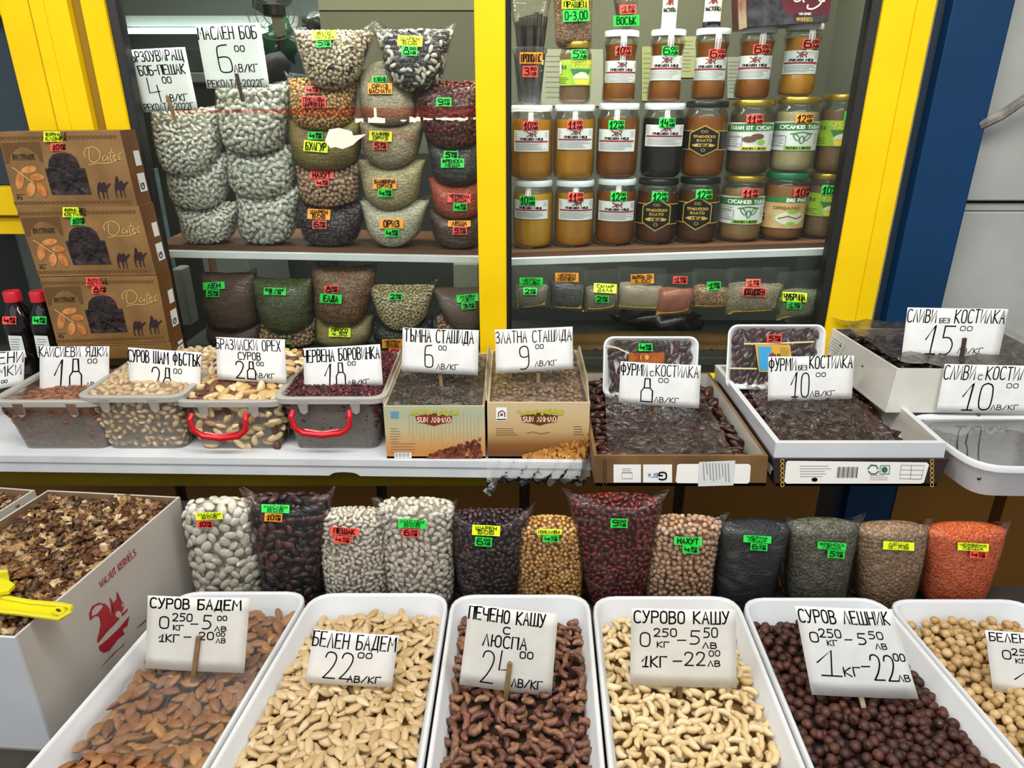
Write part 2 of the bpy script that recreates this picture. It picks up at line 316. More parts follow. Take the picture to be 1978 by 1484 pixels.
def chaikin(p, n=2):
    for _ in range(n):
        q = [p[0]]
        for a, b in zip(p[:-1], p[1:]): q += [(a[0] * .75 + b[0] * .25, a[1] * .75 + b[1] * .25), (a[0] * .25 + b[0] * .75, a[1] * .25 + b[1] * .75)]
        p = q + [p[-1]]
    return p
GP = {}
for k_, s_ in G.items():
    GP[k_] = [chaikin([tuple(map(float, q.split(','))) for q in st.lstrip('~').split()], 2) if st[0] == '~' else [tuple(map(float, q.split(','))) for q in st.split()] for st in s_.split('|')]
def ribbon(mb, M, pts, w, off):
    """a pen line of width w on the surface map M(x, y, off)"""
    if getattr(M, 'curved', 0):
        np_ = [pts[0]]
        for a, b in zip(pts[:-1], pts[1:]):
            k = max(1, int(math.dist(a, b) / M.curved + .5)); np_ += [(a[0] + (b[0] - a[0]) * i / k, a[1] + (b[1] - a[1]) * i / k) for i in range(1, k + 1)]
        pts = np_
    n = len(pts); L_, R_ = [], []
    for i, p in enumerate(pts):
        a = pts[max(i - 1, 0)]; b = pts[min(i + 1, n - 1)]; dx, dy = b[0] - a[0], b[1] - a[1]; l = math.hypot(dx, dy) or 1; dx /= l; dy /= l
        e = -w * .35 if i == 0 else (w * .35 if i == n - 1 else 0); k = 1.0
        if 0 < i < n - 1:
            ux, uy = p[0] - a[0], p[1] - a[1]; ul = math.hypot(ux, uy) or 1; k = min(1.5, 1 / max(.5, abs((ux * dx + uy * dy) / ul)))
        L_.append(M(p[0] + e * dx - dy * w / 2 * k, p[1] + e * dy + dx * w / 2 * k, off)); R_.append(M(p[0] + e * dx + dy * w / 2 * k, p[1] + e * dy - dx * w / 2 * k, off))
    mb.grid([L_, R_])
def text(mb, M, s, x0, y0, x1, y1, w, off=.0006, slant=0, jit=0, gap=.22):
    h = y1 - y0; ws = [WID.get(c, .55) for c in s]; tot = sum(ws) + gap * (len(s) - 1); k = (x1 - x0) / tot; x = x0
    for c, cw in zip(s, ws):
        cw *= k
        if c != ' ':
            jy = random.uniform(-jit, jit) * h
            for st in GP[c]:
                ribbon(mb, M, [(x + px * cw + slant * (1 - py) * h, y0 + py * h + jy) for px, py in st], w, off)
        x += cw + gap * k
def fill(mb, M, pts, off):
    if getattr(M, 'curved', 0):
        q = [(x, y) for x, y in pts]; tr = tessellate_polygon([[Vector((x, y, 0)) for x, y in q]]); st = [tuple(q[i] for i in t) for t in tr]
        while st:
            a, b, c = st.pop(); e = [(math.dist(a, b), a, b, c), (math.dist(b, c), b, c, a), (math.dist(c, a), c, a, b)]; l, p, r_, o = max(e, key=lambda k: k[0])
            if l > M.curved: mid = ((p[0] + r_[0]) / 2, (p[1] + r_[1]) / 2); st += [(p, mid, o), (mid, r_, o)]
            else: mb.add([M(*a, off), M(*b, off), M(*c, off)], [(0, 1, 2)])
        return
    p3 = [Vector(M(x, y, off)) for x, y in pts]; tr = tessellate_polygon([[Vector((x, y, 0)) for x, y in pts]]); mb.add(p3, [tuple(t) for t in tr])
def ell(cx, cy, rx, ry, n=14, a0=0, rot=0):
    return [(cx + rx * math.cos(t) * math.cos(rot) - ry * math.sin(t) * math.sin(rot), cy + rx * math.cos(t) * math.sin(rot) + ry * math.sin(t) * math.cos(rot)) for t in [a0 + 2 * math.pi * k / n for k in range(n)]]
def rect(x0, y0, x1, y1): return [(x0, y0), (x1, y0), (x1, y1), (x0, y1)]
def quadmap(q, W, H):     # TL TR BR BL 3D corners; x in 0..W, y in 0..H downward; off along the normal towards the viewer
    q = [Vector(p) for p in q]; n = (q[3] - q[0]).cross(q[1] - q[0]).normalized()
    if n.dot(Vector((0, 0, CH)) - q[0]) < 0: n = -n
    def M(x, y, off=0):
        s, t = x / W, y / H; return (q[0] * (1 - s) + q[1] * s) * (1 - t) + (q[3] * (1 - s) + q[2] * s) * t + n * off
    M.n = n; return M
def planemap(p0, n):      # photograph pixels carried on to a real plane
    p0 = Vector(p0); n = Vector(n).normalized()
    if n.dot(Vector((0, 0, CH)) - p0) < 0: n = -n
    c = Vector((0, 0, CH))
    def M(x, y, off=0): r = ray(x, y); return c + r * ((p0 - c).dot(n) / r.dot(n)) + n * off
    M.n = n; return M
def decal(name, parent, m, drawer, **kw):
    mb = MB(); drawer(mb); return put(name, mb, m, parent, **kw)
def price(mb, M, s, x0, y0, x1, y1, w, off):
    a, b = s.split(','); xm = x0 + (x1 - x0) * (.42 if len(a) == 1 else .52); h = y1 - y0
    text(mb, M, a, x0, y0, xm, y1, w, off); text(mb, M, b, xm + (x1 - x0) * .1, y0, x1, y0 + h * .36, w * .8, off); text(mb, M, 'ЛВ', xm + (x1 - x0) * .1, y0 + h * .62, x1, y1, w * .8, off)
def sticker(parent, bvh, col, cx, cy, sw, sh, lines, rot=0, plane=None, ext=0):
    """a neon price sticker stuck on the surface it belongs to, following it"""
    nx, ny = 5, 3; c, s_ = math.cos(R(rot)), math.sin(R(rot)); P = []; cam_ = Vector((0, 0, CH)); h0 = None
    hit = bvh.ray_cast(cam_, ray(cx, cy).normalized()) if bvh else (None, None, None, None)
    p0 = hit[0] if hit[0] is not None else (plane(cx, cy, 0) if plane else atY(cx, cy, 1.5)); n0 = (cam_ - p0).normalized()
    n0 = Vector((n0.x * .3, n0.y, n0.z * .5)).normalized() if not hit[0] else (hit[1] if hit[1].dot(n0) > 0 else -hit[1])
    pm = planemap(p0, n0)
    for j in range(ny + 1):
        row = []
        for i in range(nx + 1):
            a, b = (i / nx - .5) * sw, (j / ny - .5) * sh; x, y = cx + a * c - b * s_, cy + a * s_ + b * c
            h = bvh.ray_cast(cam_, ray(x, y).normalized()) if bvh else (None, None)
            f = pm(x, y, 0); p = h[0] if h[0] is not None and (h[0] - f).length < .02 else f
            row.append(f + (p - f) * min(.7, .005 / max(1e-5, (p - f).length)))
        P.append(row)
    def M(x, y, off=0):
        u = min(max(x / sw, 0), .9999) * nx; v = min(max(y / sh, 0), .9999) * ny; i, j = int(u), int(v); u -= i; v -= j
        p = (P[j][i] * (1 - u) + P[j][i + 1] * u) * (1 - v) + (P[j + 1][i] * (1 - u) + P[j + 1][i + 1] * u) * v
        return p + (cam_ - p).normalized() * (off + .003 + ext)
    mb = MB(); mb.grid([[M(sw * i / nx, sh * j / ny) for i in range(nx + 1)] for j in range(ny + 1)])
    st = put('price_sticker', mb, STK[col], parent, smooth=True, label=SNAME[col] + ' neon price sticker')
    mb = MB(); n = len(lines); lh = (sh - 3) / n
    for i, t in enumerate(lines):
        y0 = 1.5 + i * lh + lh * .1; y1 = 1.5 + (i + 1) * lh - lh * .12; wd = max(1.15, min(2.1, lh * .17))
        if t[0] == '$': price(mb, M, t[1:], sw * .12, y0, sw * .9, y1, wd, .0026)
        else: k = min(1, .35 + len(t) * .1); text(mb, M, t, sw * (.5 - .43 * k), y0, sw * (.5 + .43 * k), y1, wd, .0026, jit=.04)
    put('lettering', mb, INK, st); return st
# ---------------------------------------------------------------- the setting
def struct(name, mb, m, parent=None, **kw):
    return put(name, mb, m, parent, kind='structure' if parent is None else None, **kw)
BLK = mat('black_gasket', '#0d0d0e', rough=.5); DARK = mat('dark_interior', '#2a2d2a', '#383c38', rough=.8, scale=3)
WHM = mat('white_metal', '#dfe2e4', '#cfd3d6', rough=.35, scale=9); GRN = mat('grey_green_panel', '#565c54', '#4e544c', rough=.7, scale=2)
OLV = mat('olive_beam_paint', '#8f7a00', '#7d6c04', rough=.5, scale=5); MUS = mat('mustard_wall_paint', '#8c5a00', '#7a4e00', rough=.5, scale=3); MUS2 = mat('mustard_wall_seam', '#241602', rough=.6)
BLU = mat('blue_paint', '#013259', '#022d50', rough=.5, spec=.3, scale=5, bst=.1, bscale=120, bd=.0005); NAV = mat('navy_recess', '#1b2a38', rough=.6)
GRY = mat('grey_wall_paint', '#a3a49f', '#979893', rough=.75, scale=7, bst=.1, bscale=60, bd=.0008); WOOD = mat('brown_board', '#4d301b', '#684326', rough=.7, scale=14, sc=(.3, 3, 3))
GLASS = clear('window_glass', .008, tint='#f8fbf9', rough=.015, bst=0, milk='#8c958e', gl=.22)
m = MB(); m.box(-4, 4, -2.5, 4.2, -.05, 0); struct('floor', m, mat('grey_pavement', '#77756f', '#68665f', rough=.9, scale=8))
m = MB(); m.box(-2.4, .95, 3.4, 3.46, 0, 2.5); struct('wall_back', m, mat('kiosk_back_wall', '#4c524e', '#414643', rough=.8, scale=2))
m = MB(); m.box(-2.4, -2.35, 1.6, 3.4, 0, 2.5); struct('wall_left', m, DARK)
m = MB(); m.box(-2.4, .95, 1.42, 3.46, 2.5, 2.55); struct('ceiling', m, mat('kiosk_ceiling', '#9aa3a0', rough=.8))
m = MB(); m.box(-2.4, .95, 1.5, 3.4, .5, .55); struct('floor', m, DARK)
m = MB(); m.box(-2.4, .95, 1.44, 1.50, 1.80, 2.5); struct('trim_1', m, YEL)
# grey outer wall on the right, of panels with an open joint
m = MB(); m.box(.80, .86, 1.50, 3.46, .5, 2.5); struct('wall_side', m, GRN)
wr = MB(); wr.box(.9, 2.6, 1.56, 1.62, 0, 2.5); wr = struct('wall_right', wr, mat('joint_shadow', '#3a3b39', rough=.9))
zj = atY(1900, 388, 1.5).z; zk = atY(1900, 408, 1.5).z
for i, (a, b) in enumerate(((0, zk - .002), (zk, zj - .008 + .0), (zj, 2.5))):
    if i == 1: a, b = zk - .088, zj - .012
    m = MB(); m.box(.9, 2.6, 1.50, 1.565, a, b)
    if i == 1: continue
    struct('wall_panel', m, GRY, wr, bevel=.003)
m = MB(); m.box(.9, 2.6, 1.512, 1.565, zk, zj - .007); struct('joint_strip', m, GRY, wr)
# door_1-like yellow window frames: profile (x, y) extruded upwards
def post(name, prof, z0, z1, mt, parent=None):
    m = MB(); m.prism([(x, y, z0) for x, y in prof], (0, 0, z1 - z0)); return struct(name, m, mt, parent, bevel=.0015)
ZL, ZH = .93, 2.5
fl = root('window_1', (-.85, 1.46, ZL), None, None, kind='structure')
post('frame_post', [(-.955, 1.46), (-.896, 1.455), (-.896, 1.50), (-.955, 1.50)], ZL, ZH, YEL, fl)
post('frame_post', [(-.892, 1.452), (-.866, 1.452), (-.8655, 1.4535), (-.8645, 1.4535), (-.864, 1.452), (-.822, 1.452), (-.822, 1.50), (-.892, 1.50)], ZL, ZH, YEL, fl)
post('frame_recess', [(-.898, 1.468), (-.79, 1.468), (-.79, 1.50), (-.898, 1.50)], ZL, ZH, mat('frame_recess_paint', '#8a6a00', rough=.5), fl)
post('frame_post', [(-.803, 1.462), (-.757, 1.458), (-.757, 1.50), (-.803, 1.50)], ZL, ZH, YEL, fl)
post('gasket', [(-.757, 1.466), (-.742, 1.472), (-.742, 1.50), (-.757, 1.50)], ZL, ZH, BLK, fl)
m = MB(); m.box(-.745, -.068, 1.486, 1.490, ZL, ZH); struct('pane', m, GLASS, fl)
m = MB(); m.box(-1.9, -.955, 1.486, 1.490, .93, 1.35); struct('pane', m, GLASS, fl)
m = MB(); m.box(-1.9, -.955, 1.486, 1.490, 1.39, 1.72); struct('pane', m, clear('tinted_glass', .25, tint='#8fa3a8', rough=.02, bst=0, milk='#5c6d78'), fl)
for a, b, y in ((atY(10, 415, 1.46).z, atY(10, 362, 1.46).z, 1.45), (atY(10, 452, 1.47).z, atY(10, 420, 1.47).z, 1.465), (atY(4, 30, 1.46).z, 1.95, 1.45)):
    m = MB(); m.box(-1.9, -.955, y, 1.495, a, b); struct('frame_rail', m, YEL, fl, bevel=.002)
m = MB(); m.box(-.757, -.07, 1.45, 1.50, .86, .975); struct('frame_rail', m, YEL, fl)
fm = root('window_2', (-.04, 1.46, ZL), None, None, kind='structure')
post('frame_post', [(-.0705, 1.452), (-.013, 1.452), (-.013, 1.50), (-.0705, 1.50)], ZL, ZH, YEL, fm)
post('gasket', [(-.013, 1.458), (-.002, 1.464), (-.002, 1.50), (-.013, 1.50)], ZL, ZH, BLK, fm)
m = MB(); m.box(-.006, .68, 1.486, 1.490, ZL, ZH); struct('pane', m, GLASS, fm)
post('gasket', [(.674, 1.474), (.688, 1.462), (.688, 1.50), (.674, 1.50)], ZL, ZH, BLK, fm)
post('frame_post', [(.688, 1.456), (.746, 1.452), (.7465, 1.4545), (.7485, 1.4545), (.749, 1.452), (.783, 1.452), (.783, 1.50), (.688, 1.50)], ZL, ZH, YEL, fm)
post('sealant_strip', [(.783, 1.456), (.793, 1.464), (.793, 1.50), (.783, 1.50)], ZL, ZH, mat('old_sealant', '#b5a864', '#8c8a7c', rough=.8, scale=18), fm)
m = MB(); m.box(-.002, .688, 1.45, 1.50, .86, .965); struct('frame_rail', m, YEL, fm)
post('trim_2', [(.79, 1.478), (.817, 1.478), (.817, 1.52), (.79, 1.52)], 0, 2.5, NAV)
post('trim_3', [(.815, 1.452), (.928, 1.452), (.928, 1.56), (.815, 1.56)], 0, 2.5, BLU)
m = MB(); m.tube([atY(1890, 243, 1.46), atY(1935, 222, 1.45), atY(1985, 188, 1.44), atY(2080, 140, 1.42)], [.011, .010, .009, .009], 9)
props(put('broken_pipe', m, mat('weathered_pipe', '#8a857c', '#4a4641', rough=.8, scale=30, bst=.5, bscale=60, bd=.003), smooth=True), 'weathered grey pipe sticking out over the grey wall beside the blue post', 'pipe')
# mustard wall under the counter
wf = MB(); wf.box(-2.2, .79, 1.47, 1.49, 0, .93); wf = struct('wall_front', wf, MUS2)
xs = [-2.2, -1.25, -.80, -.315, .03, .405, .755]
for a, b in zip(xs[:-1], xs[1:]):
    m = MB(); m.box(a + .012, b - .012, 1.452, 1.472, 0, .90); struct('wall_panel', m, MUS, wf, bevel=.003)
m = MB(); m.box(.93, 1.17, 1.452, 1.50, 0, .86); struct('wall_panel', m, MUS, wf); m = MB(); m.box(1.20, 1.8, 1.452, 1.50, 0, .86); struct('wall_panel', m, MUS, wf)
m = MB(); m.box(-1.9, -.028, 1.20, 1.26, .838, .893); struct('trim_4', m, OLV, bevel=.004)
# ---- white counter shelf with its lip and notched apron
def yfront(x): return 1.165 + (x + 1.0) * -.025
cs = root('counter_shelf', (-.4, 1.3, .893), 'long white metal counter shelf under the tubs and raisin cartons', 'shelf')
m = MB(); m.hexa([(-1.6, yfront(-1.6) + .004, .905), (.13, yfront(.13) + .004, .905), (.13, 1.45, .905), (-1.6, 1.45, .905)], [(-1.6, yfront(-1.6) + .004, .928), (.13, yfront(.13) + .004, .928), (.13, 1.45, .928), (-1.6, 1.45, .928)])
put('shelf_top', m, WHM, cs, bevel=.002)
m = MB(); m.prism([(-1.6, yfront(-1.6) - .003, .916), (.13, yfront(.13) - .003, .916), (.13, yfront(.13) - .003, .929), (-1.6, yfront(-1.6) - .003, .929)], (0, .012, 0)); put('lip', m, WHM, cs, bevel=.002)
nx0, nx1 = atY(640, 915, 1.15).x, atY(692, 915, 1.15).x
pr = [(-1.6, .893)] + [(nx0 - .004, .893)] + [((nx0 + nx1) / 2 - math.cos(t) * (nx1 - nx0) / 2, .893 + .008 * math.sin(t) ** .6) for t in [math.pi * k / 10 for k in range(1, 10)]] + [(nx1 + .004, .893), (.12, .893), (.128, .900), (.13, .917), (-1.6, .917)]
m = MB(); m.prism([(x, yfront(x), z) for x, z in pr], (0, .005, 0)); put('apron', m, WHM, cs)
cs2 = root('counter_shelf', (.6, 1.3, .893), 'white counter shelf hidden below the date boxes on the right', 'shelf')
m = MB(); m.box(.132, 1.6, 1.17, 1.45, .905, .928); put('shelf_top', m, WHM, cs2); m = MB(); m.box(.132, 1.6, 1.17, 1.175, .893, .905); put('apron', m, WHM, cs2)
# ---- lower display table
lt = root('display_table', (0, .8, 0), 'low dark display table under the nut trays', 'table')
m = MB(); m.box(-1.25, 1.45, .30, 1.07, .675, .70); put('tabletop', m, mat('table_dark', '#3a322a', '#2c2620', rough=.7), lt)
for x in (-1.2, -.3, .6, 1.4):
    for y in (.34, 1.04): m = MB(); m.box(x - .02, x + .02, y - .02, y + .02, 0, .675); put('leg', m, DARK, lt)
# ---- shelves inside the kiosk
def zshL(x): return .004 + 1.249 + (x + .77) * (1.236 - 1.249) / .70
def zshR(x): return .004 + 1.231 + x * .024 / .73
for nm, x0, x1, zf in (('display_shelf', -.80, -.045, zshL), ('display_shelf', -.03, .735, zshR)):
    sh = root(nm, ((x0 + x1) / 2, 1.7, zf((x0 + x1) / 2) - .03), 'brown board shelf with a white metal edge carrying the ' + ('stacked bags' if x0 < -.5 else 'honey and tahini jars'), 'shelf')
    def hx(dz0, dz1, y0, y1): return MB().hexa([(x0, y0, zf(x0) + dz0), (x1, y0, zf(x1) + dz0), (x1, y1, zf(x1) + dz0), (x0, y1, zf(x0) + dz0)], [(x0, y0, zf(x0) + dz1), (x1, y0, zf(x1) + dz1), (x1, y1, zf(x1) + dz1), (x0, y1, zf(x0) + dz1)])
    put('board', hx(-.011, 0, 1.545, 1.78), WOOD, sh); put('edge_strip', hx(-.027, -.011, 1.535, 1.56), WHM, sh, bevel=.0015, label='white metal edge')
sl = root('display_shelf', (-.1, 1.65, .99), 'low shelf behind the glass carrying the lower row of seed bags', 'shelf')
m = MB(); m.box(-.80, .735, 1.50, 1.80, .985, 1.0); put('board', m, mat('dark_low_shelf', '#2d332f', '#353b36', rough=.6, scale=5), sl)
# partition behind the jars, with sheets of paper on it
zt_, zb_ = 2.0, 1.0
m = MB(); m.box(-.02, .80, 1.93, 1.95, zb_, zt_); struct('wall_partition', m, GRN)
m = MB(); m.box(-.475, -.02, 1.93, 1.95, 1.42, zt_); struct('wall_partition', m, mat('olive_grey_panel', '#4b4f45', '#444840', rough=.8, scale=2))
m = MB(); m.box(-.475, -.02, 1.925, 1.93, atY(700, 20, 1.93).z, zt_); struct('trim_5', m, mat('olive_grey_panel_light', '#5c6056', rough=.8))
LINK = mat('printed_grey', '#6d7275', rough=.7)
for x0, y0, x1, y1, c, lab in ((1045, 95, 1165, 205, '#8d958a', 'grey notice with faint print behind the squat green labelled jar'), (1240, 90, 1275, 195, '#8f9b68', 'pale green sheet behind the white lidded honey jars'), (1310, 70, 1345, 150, '#96a07a', 'yellow green sheet behind the thin honey jars'), (1405, 110, 1440, 190, '#8d958d', 'grey notice between the two thin amber jars')):
    q = [atY(x0, y0, 1.927), atY(x1, y0, 1.927), atY(x1, y1, 1.927), atY(x0, y1, 1.927)]; m = MB(); m.slab(q, (0, 1, 0), .001)
    pp = put('notice', m, mat('paper' + c, c, rough=.8), label=lab, cat='notice'); M = quadmap(q, 100, 100)
    mb = MB()
    for k in range(9): ribbon(mb, M, [(8, 12 + k * 9), (random.uniform(60, 92), 12 + k * 9)], 1.6, .0006)
    put('print', mb, LINK, pp)
# fluorescent tube, rails, fan, goods and clutter at the back of the kiosk
fx = root('tube_lamp', atY(340, 62, 3.3), 'white fluorescent tube lamp glowing on the back wall', 'lamp')
a, b = atY(236, 60, 3.25), atY(560, 60, 3.25); m = MB(); m.tube([a, b], .010, 12); put('tube', m, emit('tube_glow', '#f0fffb', 5), fx, smooth=True)
m = MB(); m.box(a.x - .03, b.x + .03, 3.28, 3.34, a.z + .02, a.z + .06); put('housing', m, mat('lamp_housing', '#d4dedb', rough=.4), fx)
zz = atY(300, 30, 3.3).z; m = MB(); m.box(-2.35, -.02, 3.37, 3.40, zz, 2.5); struct('wall_back_upper', m, mat('cyan_white_wall', '#a4b8b6', '#94a9a8', rough=.6, scale=1.5))
m = MB(); m.box(-2.35, -.02, 3.33, 3.40, zz - .035, zz); struct('trim_6', m, mat('rail_grey', '#6d7a79', rough=.5)); m = MB(); m.box(-2.35, -.02, 3.31, 3.40, zz - .05, zz - .042); struct('trim_7', m, mat('rail_pale', '#c8dcd8', rough=.4))
fo = root('fan', atY(528, 60, 2.5), 'small grey desk fan with a wire cage at the back', 'fan'); fc = atY(528, 20, 2.5); rr = .085
m = MB()
for q in range(3): m.tube([fc + Vector((math.cos(t) * rr * (1 - q * .25), q * .012, math.sin(t) * rr * (1 - q * .25))) for t in [2 * math.pi * k / 28 for k in range(29)]], .0016, 5)
for q in range(28): t = 2 * math.pi * q / 28; m.tube([fc, fc + Vector((math.cos(t) * rr, 0, math.sin(t) * rr))], .0006, 4)
put('cage', m, mat('fan_wire', '#8b9694', rough=.4), fo, smooth=True)
for q in range(3):
    t = q * 2.094 + .5; pts = [(0, 0), (.3, .32), (.8, .34), (.9, 0), (.6, -.12), (.15, -.1)]; m = MB(); m.prism([fc + Vector(((x * math.cos(t) - y * math.sin(t)) * rr, .01 + y * .02, (x * math.sin(t) + y * math.cos(t)) * rr)) for x, y in pts], (0, .003, 0)); put('blade', m, mat('fan_blade', '#59636a', rough=.3), fo)
m = MB(); m.tube([fc + Vector((0, .03, 0)), fc + Vector((0, .04, -.11)), fc + Vector((0, .03, -.35))], [.02, .012, .012], 8); put('stand', m, BLK, fo, smooth=True)
m = MB(); m.lathe([(.035, 0), (.035, .03), (.02, .035)], fc + Vector((0, .012, -.015)), 14); put('motor', m, BLK, fo, smooth=True)
def lump_bag(name, x0, y0, x1, y1, Y, mt, label, cat, seed=1):
    a, b = atY(x0, y0, Y), atY(x1, y1, Y); V, T = shape('lump', 1, 1, 1, 14, 10, seed); m = MB(); c = (a + b) / 2; w_, h_ = abs(b.x - a.x), abs(a.z - b.z)
    m.add([(c.x + v[0] * w_, c.y + v[1] * .12, c.z + v[2] * h_ * (1.05 if v[2] > 0 else .95)) for v in V], [tuple(t) for t in T.tolist()]); return put(name, m, mt, smooth=True, ang=180, label=label, cat=cat)
lump_bag('plastic_bag', 505, 45, 575, 125, 2.6, mat('green_plastic', '#1f5a3a', '#123222', rough=.25, scale=12), 'green plastic bag bundled below the fan', 'bag')
lump_bag('plastic_bag', 590, 25, 640, 62, 2.4, mat('clear_grey_plastic', '#6f7a7a', '#46504f', rough=.3, scale=12), 'grey carrier bag hanging on the back wall', 'bag', 3)
lump_bag('sack', 470, 100, 560, 190, 2.4, mat('dark_cloth', '#1b1f1e', '#2b302e', rough=.7, scale=8), 'dark sack on the back counter behind the white beans', 'sack', 4)
lump_bag('plastic_bag', 1195, 595, 1345, 640, 1.70, mat('dark_date_bag', '#15110f', '#2c2523', rough=.25, scale=16), 'dark bag of dates lying behind the spice pouches', 'bag', 5)
def crate(name, x0, y0, x1, y1, Y, d, mt, label, cat, foot=None):
    a, b = atY(x0, y0, Y), atY(x1, y1, Y); m = MB(); m.box(a.x, b.x, Y, Y + d, foot if foot else b.z, a.z); o = put(name, m, mt, bevel=.004, label=label, cat=cat); return o
crate('cabinet', 388, 490, 505, 690, 2.2, .4, mat('grey_cabinet', '#6e766f', rough=.6), 'grey metal cabinet standing behind the flax bag', 'cabinet', .551)
crate('counter', 240, 140, 560, 160, 2.7, .5, mat('pale_counter', '#7d8783', rough=.5), 'pale back counter top across the kiosk', 'counter'); crate('cabinet', 240, 160, 560, 175, 2.75, .45, DARK, 'dark cupboard below the pale back counter', 'cupboard', .551)
crate('cabinet', 240, 95, 400, 140, 2.9, .3, mat('dark_shelf_goods', '#20282a', '#39413d', rough=.7, scale=14), 'dark cluttered rack behind the bean price cards', 'rack')
crate('wooden_post', 397, 480, 416, 545, 1.9, .03, WOOD, 'brown wooden post rising behind the flax bag', 'post', .551)
crate('folder', 330, 520, 372, 640, 1.75, .05, mat('pale_folder', '#7b7f74', rough=.7), 'pale folder leaning in the dark corner left of the flax bag', 'folder', 1.0)
crate('cabinet', 875, 510, 925, 580, 2.1, .3, mat('pale_box', '#80857a', rough=.7), 'pale box in the dark behind the milled flax bag', 'box', .551)
crate('cardboard_box', 275, 330, 300, 470, 1.75, .08, mat('blue_grey_box', '#48606c', '#3c4745', rough=.7), 'blue grey box beside the lowest quick-cooking bean bags', 'box', 1.0)
crate('metal_panel', 28, 450, 110, 640, 1.75, .02, mat('perforated_panel', '#5b625d', '#4e5450', rough=.6, scale=40), 'grey perforated metal panel behind the red capped bottles', 'panel', .551)
crate('blue_board', -60, 50, 70, 92, 1.75, .02, mat('blue_board', '#44618c', '#50607a', rough=.6, scale=8), 'blue board seen through the left pane', 'board', 1.42)
crate('dark_cupboard', -60, 130, 80, 340, 1.85, .05, mat('slate_cupboard', '#474f4e', '#59605c', rough=.5, scale=8), 'slate grey cupboard behind the left pane', 'cupboard', .551)
# ---------------------------------------------------------------- contents of the bags
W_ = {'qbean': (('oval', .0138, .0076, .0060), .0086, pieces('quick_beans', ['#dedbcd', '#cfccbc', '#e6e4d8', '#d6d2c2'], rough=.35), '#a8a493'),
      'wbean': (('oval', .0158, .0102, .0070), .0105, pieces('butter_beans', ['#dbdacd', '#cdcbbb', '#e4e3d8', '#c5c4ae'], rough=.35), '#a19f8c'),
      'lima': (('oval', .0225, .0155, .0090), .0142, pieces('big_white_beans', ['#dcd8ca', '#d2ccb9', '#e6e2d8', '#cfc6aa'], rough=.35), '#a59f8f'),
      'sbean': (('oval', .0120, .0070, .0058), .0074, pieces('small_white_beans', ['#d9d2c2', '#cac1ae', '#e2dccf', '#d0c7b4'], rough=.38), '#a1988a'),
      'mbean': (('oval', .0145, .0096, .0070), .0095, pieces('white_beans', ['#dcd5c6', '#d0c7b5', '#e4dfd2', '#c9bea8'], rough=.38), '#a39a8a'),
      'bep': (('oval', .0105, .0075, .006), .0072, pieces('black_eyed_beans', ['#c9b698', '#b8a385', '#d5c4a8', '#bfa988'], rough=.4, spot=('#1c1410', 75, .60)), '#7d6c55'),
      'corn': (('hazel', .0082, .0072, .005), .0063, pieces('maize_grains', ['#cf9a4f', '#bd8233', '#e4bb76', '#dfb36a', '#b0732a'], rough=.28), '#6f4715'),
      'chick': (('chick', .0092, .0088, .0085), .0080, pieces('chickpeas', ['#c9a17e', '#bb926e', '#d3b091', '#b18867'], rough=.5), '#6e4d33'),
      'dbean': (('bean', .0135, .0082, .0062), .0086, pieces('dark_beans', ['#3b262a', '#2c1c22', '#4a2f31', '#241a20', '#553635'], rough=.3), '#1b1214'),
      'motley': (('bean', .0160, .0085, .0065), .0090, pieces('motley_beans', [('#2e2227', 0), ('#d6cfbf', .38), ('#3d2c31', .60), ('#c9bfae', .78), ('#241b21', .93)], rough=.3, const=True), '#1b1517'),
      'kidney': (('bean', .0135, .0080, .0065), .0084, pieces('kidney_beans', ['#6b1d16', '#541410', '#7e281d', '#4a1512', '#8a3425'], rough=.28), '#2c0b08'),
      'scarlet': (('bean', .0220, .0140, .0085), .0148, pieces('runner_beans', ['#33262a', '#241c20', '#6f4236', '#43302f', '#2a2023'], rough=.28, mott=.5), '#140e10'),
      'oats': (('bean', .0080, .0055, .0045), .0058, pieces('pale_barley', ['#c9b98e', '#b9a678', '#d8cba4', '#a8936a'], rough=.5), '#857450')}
def fine(k):
    T = {'bulgur': (['#8f7a2e', '#7a6524', '#a18c3c'], 2.2), 'basmati': (['#b9ab8c', '#a89878', '#c8bc9e'], 2.6), 'brice': (['#ab9878', '#998464', '#bfae8e'], 3.0), 'price': (['#c2b183', '#ae9c6c', '#cfc196'], 3.0), 'rice': (['#cfc7ac', '#bdb394', '#dad4bd'], 3.2),
         'glent': (['#5c5b4b', '#4b4a3d', '#6c6b57', '#7d7761'], 4.2), 'rlent': (['#e0662f', '#cd5522', '#ea7a40', '#e46d36'], 4.2), 'rlent2': (['#bf4d20', '#a84118', '#cf5d2c'], 3.8), 'blent': (['#a08263', '#8a6c4f', '#b39574'], 5.5), 'brlent': (['#5c3a22', '#472a18', '#70492c'], 5.5), 'klent': (['#24282b', '#1c2022', '#2d3236'], 3.2),
         'dlent': (['#3a3837', '#2b2a2a', '#4c4843'], 3.6), 'flax': (['#5e3d2d', '#4c3024', '#6e4a37'], 2.2), 'mung': (['#4a5124', '#3c441c', '#606734'], 3.6), 'buck': (['#7c5233', '#643f27', '#946746', '#ab7e56'], 3.4), 'millet': (['#a8955c', '#97844c', '#b8a76e'], 1.8), 'mflax': (['#6f5b4e', '#655147', '#7a6658'], 1.4), 'black': (['#131416', '#1d1f21', '#0c0d0e'], 7)}
    c, s = T[k]; return grain('grain_' + k, c, s, stretch=2.2 if k in ('basmati', 'brice', 'price', 'rice', 'bulgur') else 1)
